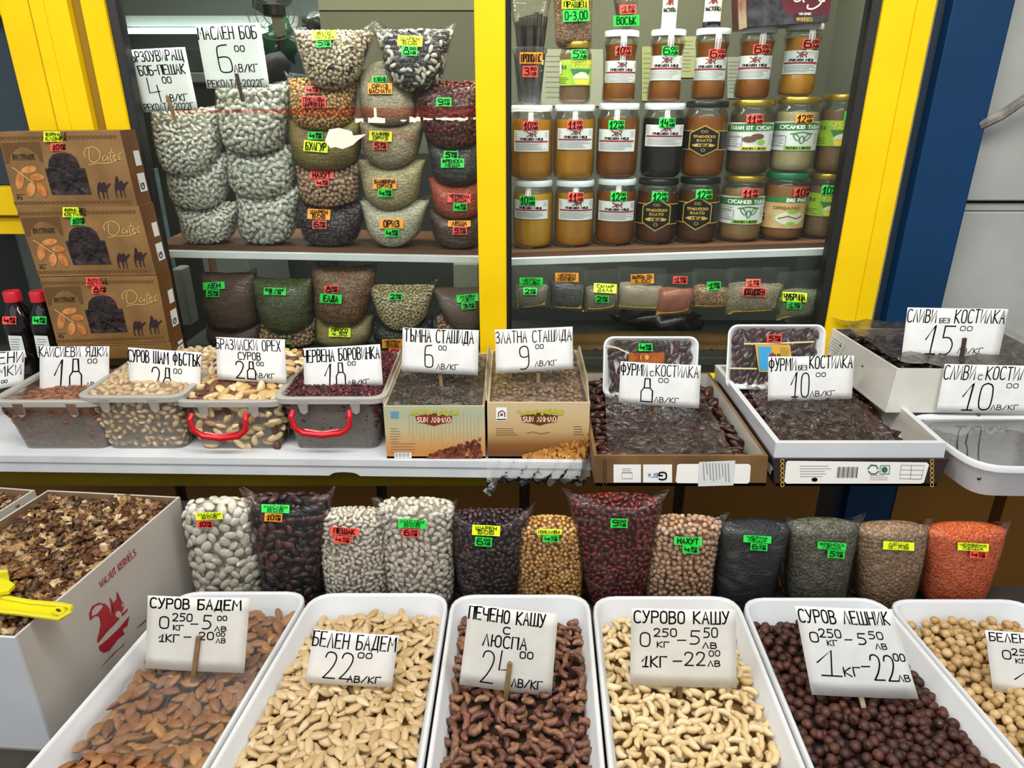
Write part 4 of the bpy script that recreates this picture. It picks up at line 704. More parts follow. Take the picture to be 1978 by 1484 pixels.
def jar(cx, hw, z0, yt, lid, fillc, lab, lbox, stk, label, thin_=False, shoulder=True, topz=None, group='jars on the shelf'):
    ztop = topz if topz else atY(cx, yt, JY).z; H = ztop - z0; c = atY(cx, (yt + yt + 130) / 2, JY); r = (atY(cx + hw, yt + 60, JY).x - atY(cx - hw, yt + 60, JY).x) / 2; cx3 = c.x
    jr = root('jar', (cx3, JY, z0), label, 'jar', group); lh = .012 if not thin_ else .011; rl = r * .93 if not thin_ else r * .98
    if thin_: pf = [(.82, 0), (.95, .012), (1.0, .05), (1.0, .22), (.93, .30), (.91, .36), (.91, .66), (.93, .72), (1.0, .80), (.98, .86), (.86, .905), (.86, .93)]
    else: pf = [(.80, 0), (.92, .02), (.985, .07), (1, .14), (1, .74), (.98, .80), (.90, .865), (.84, .89), (.84, .93)]
    pr = [(r * a, H * b) for a, b in pf]; m = MB(); m.lathe(pr, (cx3, JY, z0), 40); g = put('glass', m, JG, jr, smooth=True, ang=60)
    pi = [(max(.001, a - .0025), .003 + b * .985) for a, b in pr if b < H * .86]; m = MB(); m.lathe(pi, (cx3, JY, z0), 40); put('contents', m, honey(*fillc), jr, smooth=True, ang=60)
    m = MB(); m.lathe([(rl, H - lh - .001), (rl * 1.01, H - lh + .001), (rl * 1.01, H - .003), (rl * .98, H - .0005), (rl * .9, H), (rl * .86, H - .001)], (cx3, JY, z0), 40); put('lid', m, LIDS[lid][0], jr, smooth=True, label=LIDS[lid][1] + ' lid')
    th0 = math.atan2(-JY, -cx3)      # the side turned to the street
    def rad(z):
        t = (z - z0) / H
        for (a, b), (a2, b2) in zip(pf[:-1], pf[1:]):
            if b <= t <= b2: return r * (a + (a2 - a) * (t - b) / (b2 - b + 1e-9))
        return r * pf[-1][0]
    def cyl(px0, py0, px1, py1, W, H2, ex=.0005, follow=False):
        zt, zb = atY(cx, py0, JY - r * .9).z, atY(cx, py1, JY - r * .9).z; dirx = math.cos(th0 + math.pi / 2); rr_ = r * (.915 if thin_ else 1.0)
        def ang(px): s = (px - cx) / hw * (1.0 if not thin_ else 1.07); return math.asin(max(-.97, min(.97, s)))
        A0, A1 = ang(px0), ang(px1); base = -math.pi / 2 + math.atan2(cx3, JY) * -1
        def M(x, y, off=0):
            z = zt + (zb - zt) * y / H2; a = base + A0 + (A1 - A0) * x / W; q = (rad(z) if follow else rr_) + ex + off
            return Vector((cx3 + q * math.cos(a), JY + q * math.sin(a), z))
        M.curved = max(1.5, W / 14); return M
    if lab:
        x0, y0, x1, y1 = lbox; W, H2 = x1 - x0, y1 - y0; M = cyl(x0, y0, x1, y1, W, H2); m = MB()
        k = 12; m.grid([[M(W * i / k, H2 * j / 2) for i in range(k + 1)] for j in range(3)])
        if lab == 'gold':
            m = MB(); m.grid([[M(W * i / k, H2 * (.13 + .71 * j / 2)) for i in range(k + 1)] for j in range(3)])
        lb_ = put('label', m, {'kr': LAB, 'gold': BLKL, 'lime': LIME, 'big': TAN}.get(lab, LAB), jr, smooth=True, label={'kr': 'white paper label with red band', 'gold': 'black and gold label', 'lime': 'lime green label', 'big': 'label with green band and peanut picture'}.get(lab, 'white and green label'))
        label_art(lab, M, W, H2, lb_)
        if lid == 'w':
            sx = stk[1] if stk else cx; M2 = cyl(sx - 5, yt + 5, sx + 5, y0 + 4, 10, 40, .0006, True); m = MB(); m.grid([[M2(10 * i / 2, 40 * j / 6, .0035 if j < 2 else .0012) for i in range(3)] for j in range(7)]); ss = put('seal_strip', m, LAB, jr, smooth=True)
            mb = MB(); [ribbon(mb, M2, [(x, 8), (x, 36)], .9, .0016) for x in (2.5, 7.5)]; put('print', mb, RED, ss)
    if stk:
        col, sx, sy, tx = stk[:4]; M = cyl(sx - 14, sy - 9, sx + 14, sy + 9, 28, 18, .0035, not thin_); m = MB(); m.grid([[M(28 * i / 5, 18 * j / 2) for i in range(6)] for j in range(3)]); s_ = put('price_sticker', m, STK[col], jr, smooth=True, label=SNAME[col] + ' neon price sticker')
        mb = MB(); price(mb, M, tx + ',00', 3, 2, 26, 16, 2.0, .0008); put('lettering', mb, INK, s_)
    return ztop
HON, AMB, DAMB, DRK = ('#c58a12', '#b0760c'), ('#94560a', '#7c4406'), ('#623408', '#4c2606'), ('#1c1210', '#120c0b'); GHY = ('#d8a512', '#c2900c'); TAHI, TAHD, TAHL = ('#a88453', '#957347'), ('#6e503a', '#60452f'), ('#beb088', '#b0a178'); TAHN = ('#8d6e50', '#7c6045')
def zs(cx): return zshR(atY(cx, 480, 1.6).x)
T1 = {}
row1 = [(1030, 39, 346, 'w', GHY, 'kr', (995, 387, 1057, 423), ('g', 1020, 387, '10'), 'squat jar of yellow honey, white lid, green sticker, beside the left post'),
        (1109, 39, 346, 'w', HON, 'kr', (1080, 385, 1143, 425), ('r', 1111, 380, '11'), 'squat jar of yellow honey, white lid, red sticker, bottom row'),
        (1189, 39, 343, 'w', AMB, 'kr', (1157, 389, 1223, 427), ('g', 1193, 379, '12'), 'jar of amber honey with white lid, bottom row'),
        (1268, 40, 343, 'b', DAMB, 'gold', (1229, 387, 1308, 442), ('g', 1272, 379, '12'), 'jar of dark honey with black lid and gold hexagon label, bottom row, left one'),
        (1347, 40, 341, 'b', DAMB, 'gold', (1308, 384, 1387, 440), ('g', 1356, 375, '12'), 'jar of dark honey with black lid and gold hexagon label, bottom row, right one'),
        (1432, 41, 337, 'g', TAHI, 'tah', (1392, 380, 1473, 433), ('r', 1444, 373, '11'), 'jar of tan tahini with gold lid and green topped label, bottom row'),
        (1513, 41, 331, 'n', ('#a0703f', '#8f6236'), 'big', (1472, 381, 1553, 441), ('r', 1541, 371, '10'), 'jar of peanut paste with a green lid'),
        (1592, 38, 333, 'g', TAHN, 'lime', (1557, 374, 1629, 418), ('g', 1597, 367, '10'), 'jar of brown tahini with lime label, bottom row by the right post')]
for a in row1: T1[a[0]] = jar(a[0], a[1], zs(a[0]), a[2], a[3], a[4], a[5], a[6], a[7], a[8])
row2 = [(1027, 42, 203, 'w', HON, 'kr', (994, 252, 1059, 293), ('r', 1025, 243, '10'), 'jar of brownish yellow honey with white lid, middle row by the left post', 1030),
        (1109, 41, 202, 'w', HON, 'kr', (1078, 248, 1143, 289), ('r', 1110, 241, '11'), 'jar of yellow honey with white lid, middle row, second from the post', 1109),
        (1193, 41, 199, 'w', AMB, 'kr', (1158, 250, 1225, 293), ('g', 1190, 241, '12'), 'jar of reddish amber honey with white lid, middle row', 1189),
        (1280, 41, 199, 'w', DRK, 'kr', (1248, 241, 1317, 283), ('g', 1286, 237, '14'), 'jar of almost black honey with white lid, middle row', 1268),
        (1361, 42, 195, 'b', AMB, 'gold', (1317, 246, 1405, 298), None, 'jar of amber honey with black lid and no price, middle row', 1347),
        (1449, 42, 193, 'g', TAHD, 'tahm', (1405, 237, 1492, 292), ('r', 1454, 230, '11'), 'jar of dark brown tahini with gold lid, middle row', 1432),
        (1535, 43, 187, 'g', TAHL, 'tah', (1491, 235, 1577, 291), ('o', 1548, 229, '12'), 'jar of pale cream tahini with gold lid, middle row', 1513),
        (1622, 40, 182, 'g', TAHN, 'lime', (1583, 233, 1658, 283), ('g', 1640, 224, '10'), 'jar of brown tahini with lime label, middle row by the right post', 1592)]
T2 = {}
for a in row2: T2[a[0]] = jar(a[0], a[1], T1[a[9]] + .0005, a[2], a[3], a[4], a[5], a[6], a[7], a[8])
row3 = [(1111, 31, 81, 'g', TAHN, 'lime', (1080, 115, 1141, 165), ('g', 1117, 105, '5'), 'small jar of brown tahini with lime label and gold lid, top row', 1109, False),
        (1198, 33, 60, 'w', AMB, 'kr', (1170, 117, 1228, 160), ('r', 1202, 98, '10'), 'thin waisted honey jar with red sticker under the wax pouch', 1193, True),
        (1287, 33, 58, 'w', AMB, 'kr', (1256, 107, 1317, 155), ('g', 1292, 98, '6'), 'thin waisted honey jar with green sticker', 1280, True),
        (1373, 33, 56, 'w', AMB, 'kr', (1342, 110, 1402, 155), ('r', 1382, 104, '6'), 'thin waisted honey jar under the dark capped bottle', 1361, True),
        (1459, 34, 53, 'w', AMB, 'kr', (1427, 107, 1489, 153), ('r', 1467, 95, '6'), 'thin waisted honey jar under the left end of the date carton', 1449, True),
        (1546, 35, 47, 'w', ('#c0861a', '#a8720f'), 'kr', (1516, 97, 1577, 143), ('r', 1560, 85, '6'), 'thin waisted jar of bright yellow honey under the date carton', 1535, True)]
T3 = {}
for a in row3: T3[a[0]] = jar(a[0], a[1], T2[a[9]] + .0005, a[2], a[3], a[4], a[5], a[6], a[7], a[8], thin_=a[10])
# ---- things standing on the jars
z0 = T2[1027] + .0005; cp = root('plastic_cup', (atY(1027, 195, JY).x, JY, z0), 'clear plastic cup holding black propolis sticks', 'cup'); cx3 = atY(1023, 150, JY).x; hh = atY(1023, 92, JY).z - z0
m = MB(); m.lathe([(.022, 0), (.024, .003), (.034, hh - .012), (.0365, hh - .010), (.037, hh)], (cx3, JY, z0), 32, close=False); put('cup_wall', m, clear('cup_plastic', .12, rough=.05, bst=.1, milk='#ccd2d2'), cp, smooth=True, ang=50)
M = planemap((cx3, JY - .036, z0), (0, -1, 0)); ftx = [('o', 1026, 112, 44, 22, ['ПРОПОЛИС']), ('r', 1024, 138, 29, 22, ['$3,50'])]
for c, x, y, w0, h0, t in ftx: sticker(cp, None, c, x, y, w0, h0, t, plane=lambda x, y, o: atY(x, y, JY - .037))
xs = [996, 1004, 1012, 1019, 1027, 1034, 1042, 1052, 1008, 1024, 1038, 1016]; ys = [42, 34, 32, 30, 28, 24, 27, 32, 50, 46, 44, 58]
for k, (x, y) in enumerate(zip(xs, ys)):
    t = atY(x + 2, y, JY + (k % 3 - 1) * .012); bq = Vector((cx3 + (t.x - cx3) * .42, JY + (k % 3 - 1) * .008, z0 + .004)); m = MB(); m.tube([bq, bq.lerp(t, .5), t], [.004, .0045, .005], 6)
    put('propolis_stick', m, mat('propolis', '#262321', '#3a3633', rough=.45, scale=90), label='black propolis stick standing in the clear plastic cup', cat='stick', group='propolis sticks in the cup')
pts = [atY(x, y, JY - .012) for x, y in ((992, -20), (1075, -20), (1064, 28), (1050, 45), (1005, 45), (996, 30))]
m = MB(); rows = [[Vector((cx3 + (.045 - .012 * j / 5) * math.cos(u) * (1 + .06 * math.sin(5 * u + j)), JY + (.022 - .004 * j / 5) * math.sin(u) * (1 + .1 * math.sin(4 * u - j)), atY(1030, -25 + 75 * j / 5, JY).z)) for u in [2 * math.pi * k / 26 for k in range(26)]] for j in range(6)]; m.grid(rows, closed=True)
put('plastic_sleeve', m, FILM, smooth=True, ang=180, label='crumpled clear sleeve over the propolis sticks', cat='bag')
bag('tall pouch of brown bee pollen grains on the small tahini jar', 'buck', 1072, 1146, 1075, 1142, -30, 90, JY - .03, .045, [('y', 1111, 2, 52, 30, ['ПЧЕЛЕН', 'ПРАШЕЦ']), ('g', 1113, 30, 52, 23, ['0-3,00'], -2)], ear=(0, 0), cup=0, rnd=.1, taper=.1)
bag('pouch of pale beeswax on the first thin jar', 'mflax', 1186, 1234, 1198, 1226, -20, 58, JY - .02, .04, [('r', 1213, 18, 32, 18, ['$1,50']), ('g', 1210, 40, 50, 21, ['ВОСЪК'], -2)], ear=(0, 0), cup=.1, taper=.3)
for (x, y1, hw, z, cap, tx, lab, sc_) in ((1292, 56, 14, T3[1287], 'w', '3', 'narrow white labelled bottle on the thin jar with green sticker', 'g'), (1375, 54, 17, T3[1373], 'd', '4', 'narrow dark bottle with white label on the third thin jar', 'r')):
    z = z + .0005; r = (atY(x + hw, 40, JY).x - atY(x, 40, JY).x); bx = atY(x, 40, JY).x; b = root('bottle', (bx, JY, z), lab, 'bottle'); m = MB(); m.lathe([(r * .9, 0), (r, .003), (r, .085), (r * .5, .1), (r * .4, .12)], (bx, JY, z), 28); put('body', m, mat('white_plastic', '#d4d7d8', rough=.35) if cap == 'w' else mat('dark_glass', '#14151d', rough=.1), b, smooth=True)
    q = [Vector((bx - r * .0, JY - r, 0))]; 
    def M(xx, yy, off=0, bx=bx, r=r, z=z): a = -math.pi / 2 - math.atan2(bx, JY) + (xx / 30 - .5) * 2.3; return Vector((bx + (r + .0006 + off) * math.cos(a), JY + (r + .0006 + off) * math.sin(a), z + .078 - .066 * yy / 50))
    m = MB(); m.grid([[M(30 * i / 8, 50 * j / 2) for i in range(9)] for j in range(3)]); l = put('label', m, LAB, b, smooth=True); mb = MB(); text(mb, M, 'qR', 9, 16, 20, 25, 2, .0005); put('logo', mb, DRED, l)
    mb = MB(); text(mb, M, 'НАСТОЙКА', 4, 30, 27, 35, 1.2, .0005); lines(mb, M, 4, 39, 27, 4, 3, .5); put('lettering', mb, INK, l)
    m = MB(); m.grid([[M(4 + 20 * i / 4, 12 * j, .001) for i in range(5)] for j in (-.2, 1)]); s_ = put('price_sticker', m, STK[sc_], b, smooth=True); mb = MB(); price(mb, M, tx + ',60', 6, 1, 23, 11, 1.6, .002); put('lettering', mb, INK, s_)
# maroon carton of dates lying on the last two thin jars
z = max(T3[1459], T3[1546]) + .001; Yf = 1.56; pl = planemap((0, Yf, 0), (0, -1, 0)); q = [atY(1440, -40, Yf), atY(1612, -48, Yf), atY(1600, 42, Yf), atY(1443, 53, Yf)]; dz = z - min(q[2].z, q[3].z)
m = MB(); m.slab(q, (0, 1, 0), .10); dc = put('date_carton', m, mat('maroon_card', '#6d1430', '#5a0f28', rough=.4, scale=9), label='maroon and black printed carton of dates on the last two thin jars', cat='box')
m = MB(); m.add([atY(1424, -40, Yf + .05), q[0] + Vector((-.0005, -.0005, 0)), q[3] + Vector((-.0005, -.0005, 0)), atY(1427, 58, Yf + .05)], [(0, 1, 2, 3)]); put('side_panel', m, mat('striped_cream', '#a99a80', '#6b2a30', rough=.5, scale=20), dc)
decal('date_picture', dc, mat('black_dates_print', '#17101a', '#4b4650', rough=.4, scale=60), lambda b: fill(b, pl, [(1444, -38), (1500, -38), (1512, 15), (1520, 28), (1600, 28), (1598, 42), (1444, 52)], .001))
decal('lettering', dc, WHI, lambda b: [ribbon(b, pl, chaikin(p), 3, .002) for p in ([(1530, -10), (1534, 4), (1545, 2), (1548, -6), (1552, 4)], [(1560, 10), (1558, 17), (1570, 18), (1585, 8), (1590, -6)], [(1580, -8), (1582, 4), (1592, 2)])] + [text(b, pl, 'FOR EXPORT'.replace('F', 'Г'), 1543, 25, 1566, 29, .8, .002)])
decal('lettering', dc, GOLD, lambda b: text(b, pl, 'ФИНИКИ', 1538, 34, 1568, 41, 1.6, .002))
# ---------------------------------------------------------------- spice pouches behind the right pane
PF = clear('pouch_film', .045, rough=.08, bst=.4, bscale=26, fold=.08, milk='#c8d0cc', gl=.5)
pou = [(993, 1062, 515, 553, 600, ['#6a5c50', '#594d43', '#7a6b5e'], 1.2, [('g', 1026, 545, 45, 17, ['ЧЕРЕН', 'МЛЯН']), ('g', 1024, 563, 26, 14, ['$2,00'])], 'pouch of grey brown ground pepper nearest the left post'),
       (1062, 1132, 517, 547, 604, ['#241c18', '#352a23', '#120e0c'], 4, [('o', 1095, 536, 45, 18, ['ЧЕРЕН', 'ПИПЕР'])], 'pouch of black peppercorns with orange sticker'),
       (1131, 1196, 523, 556, 604, ['#766a4f', '#655a43', '#887b5c'], 1.6, [('y', 1169, 557, 44, 18, ['САМАР', 'ДАЛА'], 3), ('g', 1163, 578, 26, 14, ['$2,00'], 3)], 'pouch of olive brown spice with yellow and green stickers'),
       (1196, 1284, 519, 552, 603, ['#a08d74', '#927f66', '#ac9a80'], 1.0, [('o', 1241, 539, 45, 19, ['ШАРЕНА СОЛ', '1,00'], -2)], 'pouch of pale beige spiced salt'),
       (1270, 1341, 530, 560, 612, ['#9c4318', '#863814', '#aa5024'], 1.0, [('r', 1314, 541, 28, 15, ['$1,00'], 2)], 'pouch of rust red paprika powder'),
       (1340, 1412, 522, 556, 600, ['#7a4a22', '#5a3218', '#b98a4e', '#3f2414'], 3, [('g', 1379, 552, 27, 16, ['$1,00'], -2)], 'pouch of brown and gold crushed flakes'),
       (1408, 1514, 519, 550, 610, ['#8a7a58', '#75674a', '#a39470'], 3, [('r', 1455, 546, 28, 14, ['$1,00']), ('r', 1457, 564, 46, 18, ['ДЖОДЖЕН'], 2)], 'widest pouch, of dried mint with two red stickers'),
       (1508, 1598, 525, 562, 620, ['#6f7550', '#5d6342', '#868b64'], 2.6, [('y', 1535, 574, 47, 18, ['ЧУБРИЦА'], 3), ('g', 1534, 590, 28, 14, ['$1,00'], 3)], 'pouch of green savory nearest the right post')]
for i, (x0, x1, yt, yc, yb, cols, g_, stk, lab) in enumerate(pou):
    Y = 1.502 + (i % 2) * .008; a, b, c_ = atY(x0, yt, Y), atY(x1, yb, Y), atY(x0, yc, Y); xb0, xb1 = atY(x0, yb, Y).x, b.x; r = root('spice_pouch', ((a.x + b.x) / 2, Y, b.z), lab, 'pouch', 'spice pouches behind the right pane'); n_, m_ = 12, 8; tl = random.uniform(-.006, .006)
    def S_(s, t, side, o=0):
        z = c_.z + (b.z - c_.z) * t; u = s * 2 - 1; v = t * 2 - 1; th = .017 * (1 - abs(u) ** 3) ** .6 * (1 - abs(v) ** 3) ** .6; return Vector(((a.x + xb0) / 2 + .003 + ((b.x + b.x) / 2 - (a.x + xb0) / 2 - .006) * s, Y + .017 + side * (th + o) + .0008 * math.sin(9 * s + 7 * t), z + tl * u + (.003 * math.sin(6 * s) if t == 0 else 0)))
    m = MB(); m.grid([[S_(k / n_, j / m_, -1) for k in range(n_ + 1)] for j in range(m_ + 1)]); m.grid([[S_(k / n_, j / m_, 1) for k in range(n_ + 1)] for j in range(m_ + 1)]); put('filling', m, grain('spice%d' % i, cols, g_), r, smooth=True, ang=180)
    m = MB(); tp = [[Vector((a.x + (b.x - a.x) * k / n_, Y + .012 + .002 * math.sin(k + q), a.z + (c_.z - a.z) * q / 3 + tl * (k / n_ * 2 - 1))) for k in range(n_ + 1)] for q in range(3)]; m.grid(tp + [[S_(k / n_, j / m_, -1, .0015) for k in range(n_ + 1)] for j in range(m_ + 1)]); put('film', m, PF, r, smooth=True, ang=180)
    mm = MB(); mm.grid([[S_(k / n_, j / m_, -1, .0015) for k in range(n_ + 1)] for j in range(m_ + 1)]); bv = BVHTree.FromPolygons([Vector(p) for p in mm.v], mm.f)
    for s in stk: sticker(r, bv, *s[:6], rot=s[6] if len(s) > 6 else 0, plane=lambda x, y, o, Y=Y: atY(x, y, Y + .008))
# ---------------------------------------------------------------- open containers, piles
def rr(q, ins, z, rad, n=5):
    """rounded ring inside quad q = (front-left, front-right, back-right, back-left), inset by ins"""
    q = [Vector((p[0], p[1])) for p in q]; c = sum(q, Vector((0, 0))) / 4; L_ = []
    for i in range(4):
        p, a, b = q[i], q[i - 1], q[(i + 1) % 4]; da, db = (a - p).normalized(), (b - p).normalized(); p = p + (da + db) * ins
        for k in range(n + 1):
            t = k / n; A, B = p + da * rad, p + db * rad; L_.append((A * (1 - t) ** 2 + p * 2 * t * (1 - t) + B * t * t))
    return [Vector((p.x, p.y, z)) for p in L_]
def tray_mesh(q, zr, zb, taper, rad, lip=.006, th=.0025):
    m = MB(); R_ = lambda i, z: rr(q, i, z, max(.004, rad - i * .6))
    m.grid([R_(taper + lip, zb), R_(lip + .002, zr - .012), R_(0, zr - .011), R_(0, zr - .002), R_(.0015, zr), R_(lip * .8, zr), R_(lip + .0015, zr - .003), R_(lip + th + taper * .9, zb + .008), R_(lip + th + taper + .008, zb + .0025)], closed=True)
    n = 24; m.f.append(tuple(range(len(m.v) - n, len(m.v)))); m.mi.append(0); m.f.append(tuple(reversed(range(n)))); m.mi.append(0); return m
def pile(name, shapes, q, zf, sp, mt, label, cat, group, ins=.01, tilt=.5, zj=.004, single_label=None, bedcol='#333', maxs=300, lay=.6, edge=None, back=0):
    """a heap of countable things: the ones that show largest are objects of their own, the rest one heap"""
    q = [Vector(p) for p in q]; A = (q[1] - q[0]).length * (q[3] - q[0]).length; n = int(A / (sp * sp) * 9)
    def at(s, t): return (q[0] * (1 - s) + q[1] * s) * (1 - t) + (q[3] * (1 - s) + q[2] * s) * t
    def cloud(dz, sp_):
        C = []
        for _ in range(n):
            s, t = random.random(), random.random(); p = at(s, t); C.append((p.x, p.y, zf(s, t) + dz + random.uniform(-zj, zj)))
        k = thin(C, sp_); return np.array(C)[k]
    top, low = cloud(0, sp), cloud(-sp * lay, sp * 1.05); d = np.linalg.norm(top - np.array([0, 0, CH]), axis=1)
    vis = np.array([0 < proj(p)[0] < 1978 and proj(p)[1] < 1500 for p in top]); o = np.argsort(np.where(vis, d, 9)); top, vis = top[o], vis[o]; k = min(maxs, int(vis.sum()))
    def args(P):
        m = len(P); N = np.tile([0, 0, 1.], (m, 1)); t = rng.random(m) * tilt; t[rng.random(m) < .15] *= 2; return P, frames(N, rng.random(m) * 6.283, t), rng.uniform(.88, 1.12, m)
    singles(name, shapes, *args(top[:k]), mt, label=single_label or label, cat=cat, group=group)
    rest = np.concatenate([top[k:], low]); V, T = merge(shapes, *args(rest))
    gs = [[(*at(s, t).xy, zf(s, t) - sp * 1.1) for s in np.linspace(0, 1, 9)] for t in np.linspace(0, 1, 9)]; b = MB(); b.grid(gs); n0 = len(V)
    V = np.concatenate([V, np.array(b.v)]); T = np.concatenate([T, np.array([t for f in b.f for t in ((f[0], f[1], f[2]), (f[0], f[2], f[3]))]) + n0]); mi = np.zeros(len(T), dtype=np.int32); mi[-2 * len(b.f):] = 1
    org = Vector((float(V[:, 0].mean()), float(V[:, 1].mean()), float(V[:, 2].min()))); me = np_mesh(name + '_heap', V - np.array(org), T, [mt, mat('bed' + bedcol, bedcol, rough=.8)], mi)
    ob = bpy.data.objects.new(name + '_heap', me); COL.objects.link(ob); ob.location = org; props(ob, 'heap of ' + label, cat, None, 'stuff')
PLW = mat('tray_plastic', '#d9dcdf', '#d2d5d8', rough=.28, scale=6, spec=.5)
ALM = pieces('almond_skin', ['#a0683a', '#8c5830', '#b07c48', '#7c4c2a', '#bd8a54'], rough=.5, nscale=90, mott=.3, bst=.5)
BLA = pieces('blanched_almond', ['#cdb389', '#c3a679', '#dac49c', '#b99a6a', '#d6bc90'], rough=.42, nscale=70, mott=.14, bst=.2)
RCA = pieces('skin_on_cashew', ['#6a4032', '#7d5040', '#583428', '#8d6048', '#9c7252', '#704638'], rough=.45, nscale=130, mott=.5, bst=.5, spot=('#a77f55', 60, .66))
CAS = pieces('cashew_cream', ['#e2cc9e', '#d9bf8c', '#ead7b0', '#cfb178', '#e4cfa4'], rough=.4, nscale=60, mott=.12, bst=.15)
HAZ = pieces('hazelnut_skin', ['#3b1d14', '#4a2619', '#2d1610', '#582e1e', '#40201a'], rough=.55, nscale=120, mott=.45, bst=.5, spot=('#a88458', 42, .67))
BHZ = pieces('blanched_hazelnut', ['#c9a874', '#bb9862', '#d6b988', '#ad8852', '#cfae7c'], rough=.42, nscale=70, mott=.25, bst=.3)
WAL = pieces('walnut_kernel', ['#5e3a1f', '#482a15', '#7a5230', '#b8925c', '#382010', '#6a4526', '#d8bd90', '#4e301a', '#8a5f36'], rough=.5, nscale=160, mott=.55, bst=.9)
zt = .775; XB = [-.570, -.341, -.104, .133, .381, .622, .862]; XF = [-.613, -.382, -.110, .119, .371, .646, .93]; YB, YF = .962, .623; Y0 = .415
def xat(i, y): return XF[i] + (XB[i] - XF[i]) * (y - YF) / (YB - YF)
dat = [('almond', 'brown almonds', ALM, [('almond', .027, .0155, .0085)], .0150, '#3a2213', 'almond'),
       ('blanched_almond', 'peeled cream almonds', BLA, [('almond', .0245, .0125, .0085)], .0120, '#7d6237', 'almond'),
       ('skin_on_cashew', 'reddish brown cashews in their skins', RCA, [('cashew', .0255, .0165, .0120)], .0150, '#28130c', 'cashew'),
       ('cashew', 'pale cream cashews', CAS, [('cashew', .0260, .0160, .0118)], .0145, '#7c5e2f', 'cashew'),
       ('hazelnut', 'dark brown hazelnuts', HAZ, [('hazel', .0155, .0148, .0145)], .0132, '#150a07', 'hazelnut'),
       ('blanched_hazelnut', 'peeled tan hazelnuts', BHZ, [('hazel', .0150, .0142, .0140)], .0130, '#6b4d25', 'hazelnut')]
one_ = ['brown almond', 'peeled cream almond', 'reddish brown cashew in its skin', 'pale cream cashew', 'dark brown hazelnut', 'peeled tan hazelnut']
loc_ = ['leftmost, beside the walnut box', 'second from the left', 'third from the left', 'fourth from the left', 'fifth from the left', 'cut off at the right edge']
for i, (nm, what, mt, shp, sp, bed, cat) in enumerate(dat):
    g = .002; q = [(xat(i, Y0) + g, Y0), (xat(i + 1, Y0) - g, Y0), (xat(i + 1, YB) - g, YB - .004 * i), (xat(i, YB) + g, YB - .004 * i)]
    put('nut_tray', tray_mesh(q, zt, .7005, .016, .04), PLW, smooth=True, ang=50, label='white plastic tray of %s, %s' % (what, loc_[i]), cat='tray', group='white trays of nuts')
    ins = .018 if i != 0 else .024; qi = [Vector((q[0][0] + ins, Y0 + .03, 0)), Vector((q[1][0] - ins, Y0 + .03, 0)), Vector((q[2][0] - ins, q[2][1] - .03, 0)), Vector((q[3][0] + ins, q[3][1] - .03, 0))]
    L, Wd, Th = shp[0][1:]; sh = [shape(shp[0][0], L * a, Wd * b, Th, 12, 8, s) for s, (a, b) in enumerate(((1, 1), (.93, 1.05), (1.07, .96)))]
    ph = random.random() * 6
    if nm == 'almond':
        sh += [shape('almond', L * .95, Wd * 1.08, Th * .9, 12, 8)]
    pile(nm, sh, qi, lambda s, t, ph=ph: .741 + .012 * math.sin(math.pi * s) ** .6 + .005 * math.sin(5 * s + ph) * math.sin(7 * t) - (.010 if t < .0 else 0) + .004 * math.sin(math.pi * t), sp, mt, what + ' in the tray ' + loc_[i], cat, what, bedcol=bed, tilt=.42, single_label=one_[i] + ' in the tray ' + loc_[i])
# clear film drawn over the back half of the almond tray
def crumple(name, q, zf, mt, nx=30, ny=20, amp=.004, seed=0, **kw):
    q = [Vector(p) for p in q]; r_ = np.random.default_rng(seed); K = [(r_.normal(size=2) * 14, r_.random() * 6, r_.random()) for _ in range(7)]
    def h(s, t): return sum(a * (1 - abs(math.sin(k[0] * s + k[1] * t + p))) ** 2 for k, p, a in K) / 3
    rows = []
    for j in range(ny + 1):
        row = []
        for i in range(nx + 1):
            s, t = i / nx, j / ny; p = (q[0] * (1 - s) + q[1] * s) * (1 - t) + (q[3] * (1 - s) + q[2] * s) * t; row.append(Vector((p.x, p.y, p.z + (zf(s, t) if zf else 0) + amp * h(s, t))))
        rows.append(row)
    m = MB(); m.grid(rows); return put(name, m, mt, smooth=True, ang=180, **kw)
TF = clear('tray_film', .03, rough=.09, bst=.5, bscale=22, sc=(1, .4, 1), fold=.09, bd=.006, gl=1.0)
crumple('plastic_sheet', [(-.585, .66, .757), (-.375, .62, .757), (-.355, .925, .760), (-.555, .93, .760)], lambda s, t: .012 * math.sin(math.pi * s), TF, amp=.006, seed=3, label='clear plastic sheet lying over the brown almonds', cat='sheet')
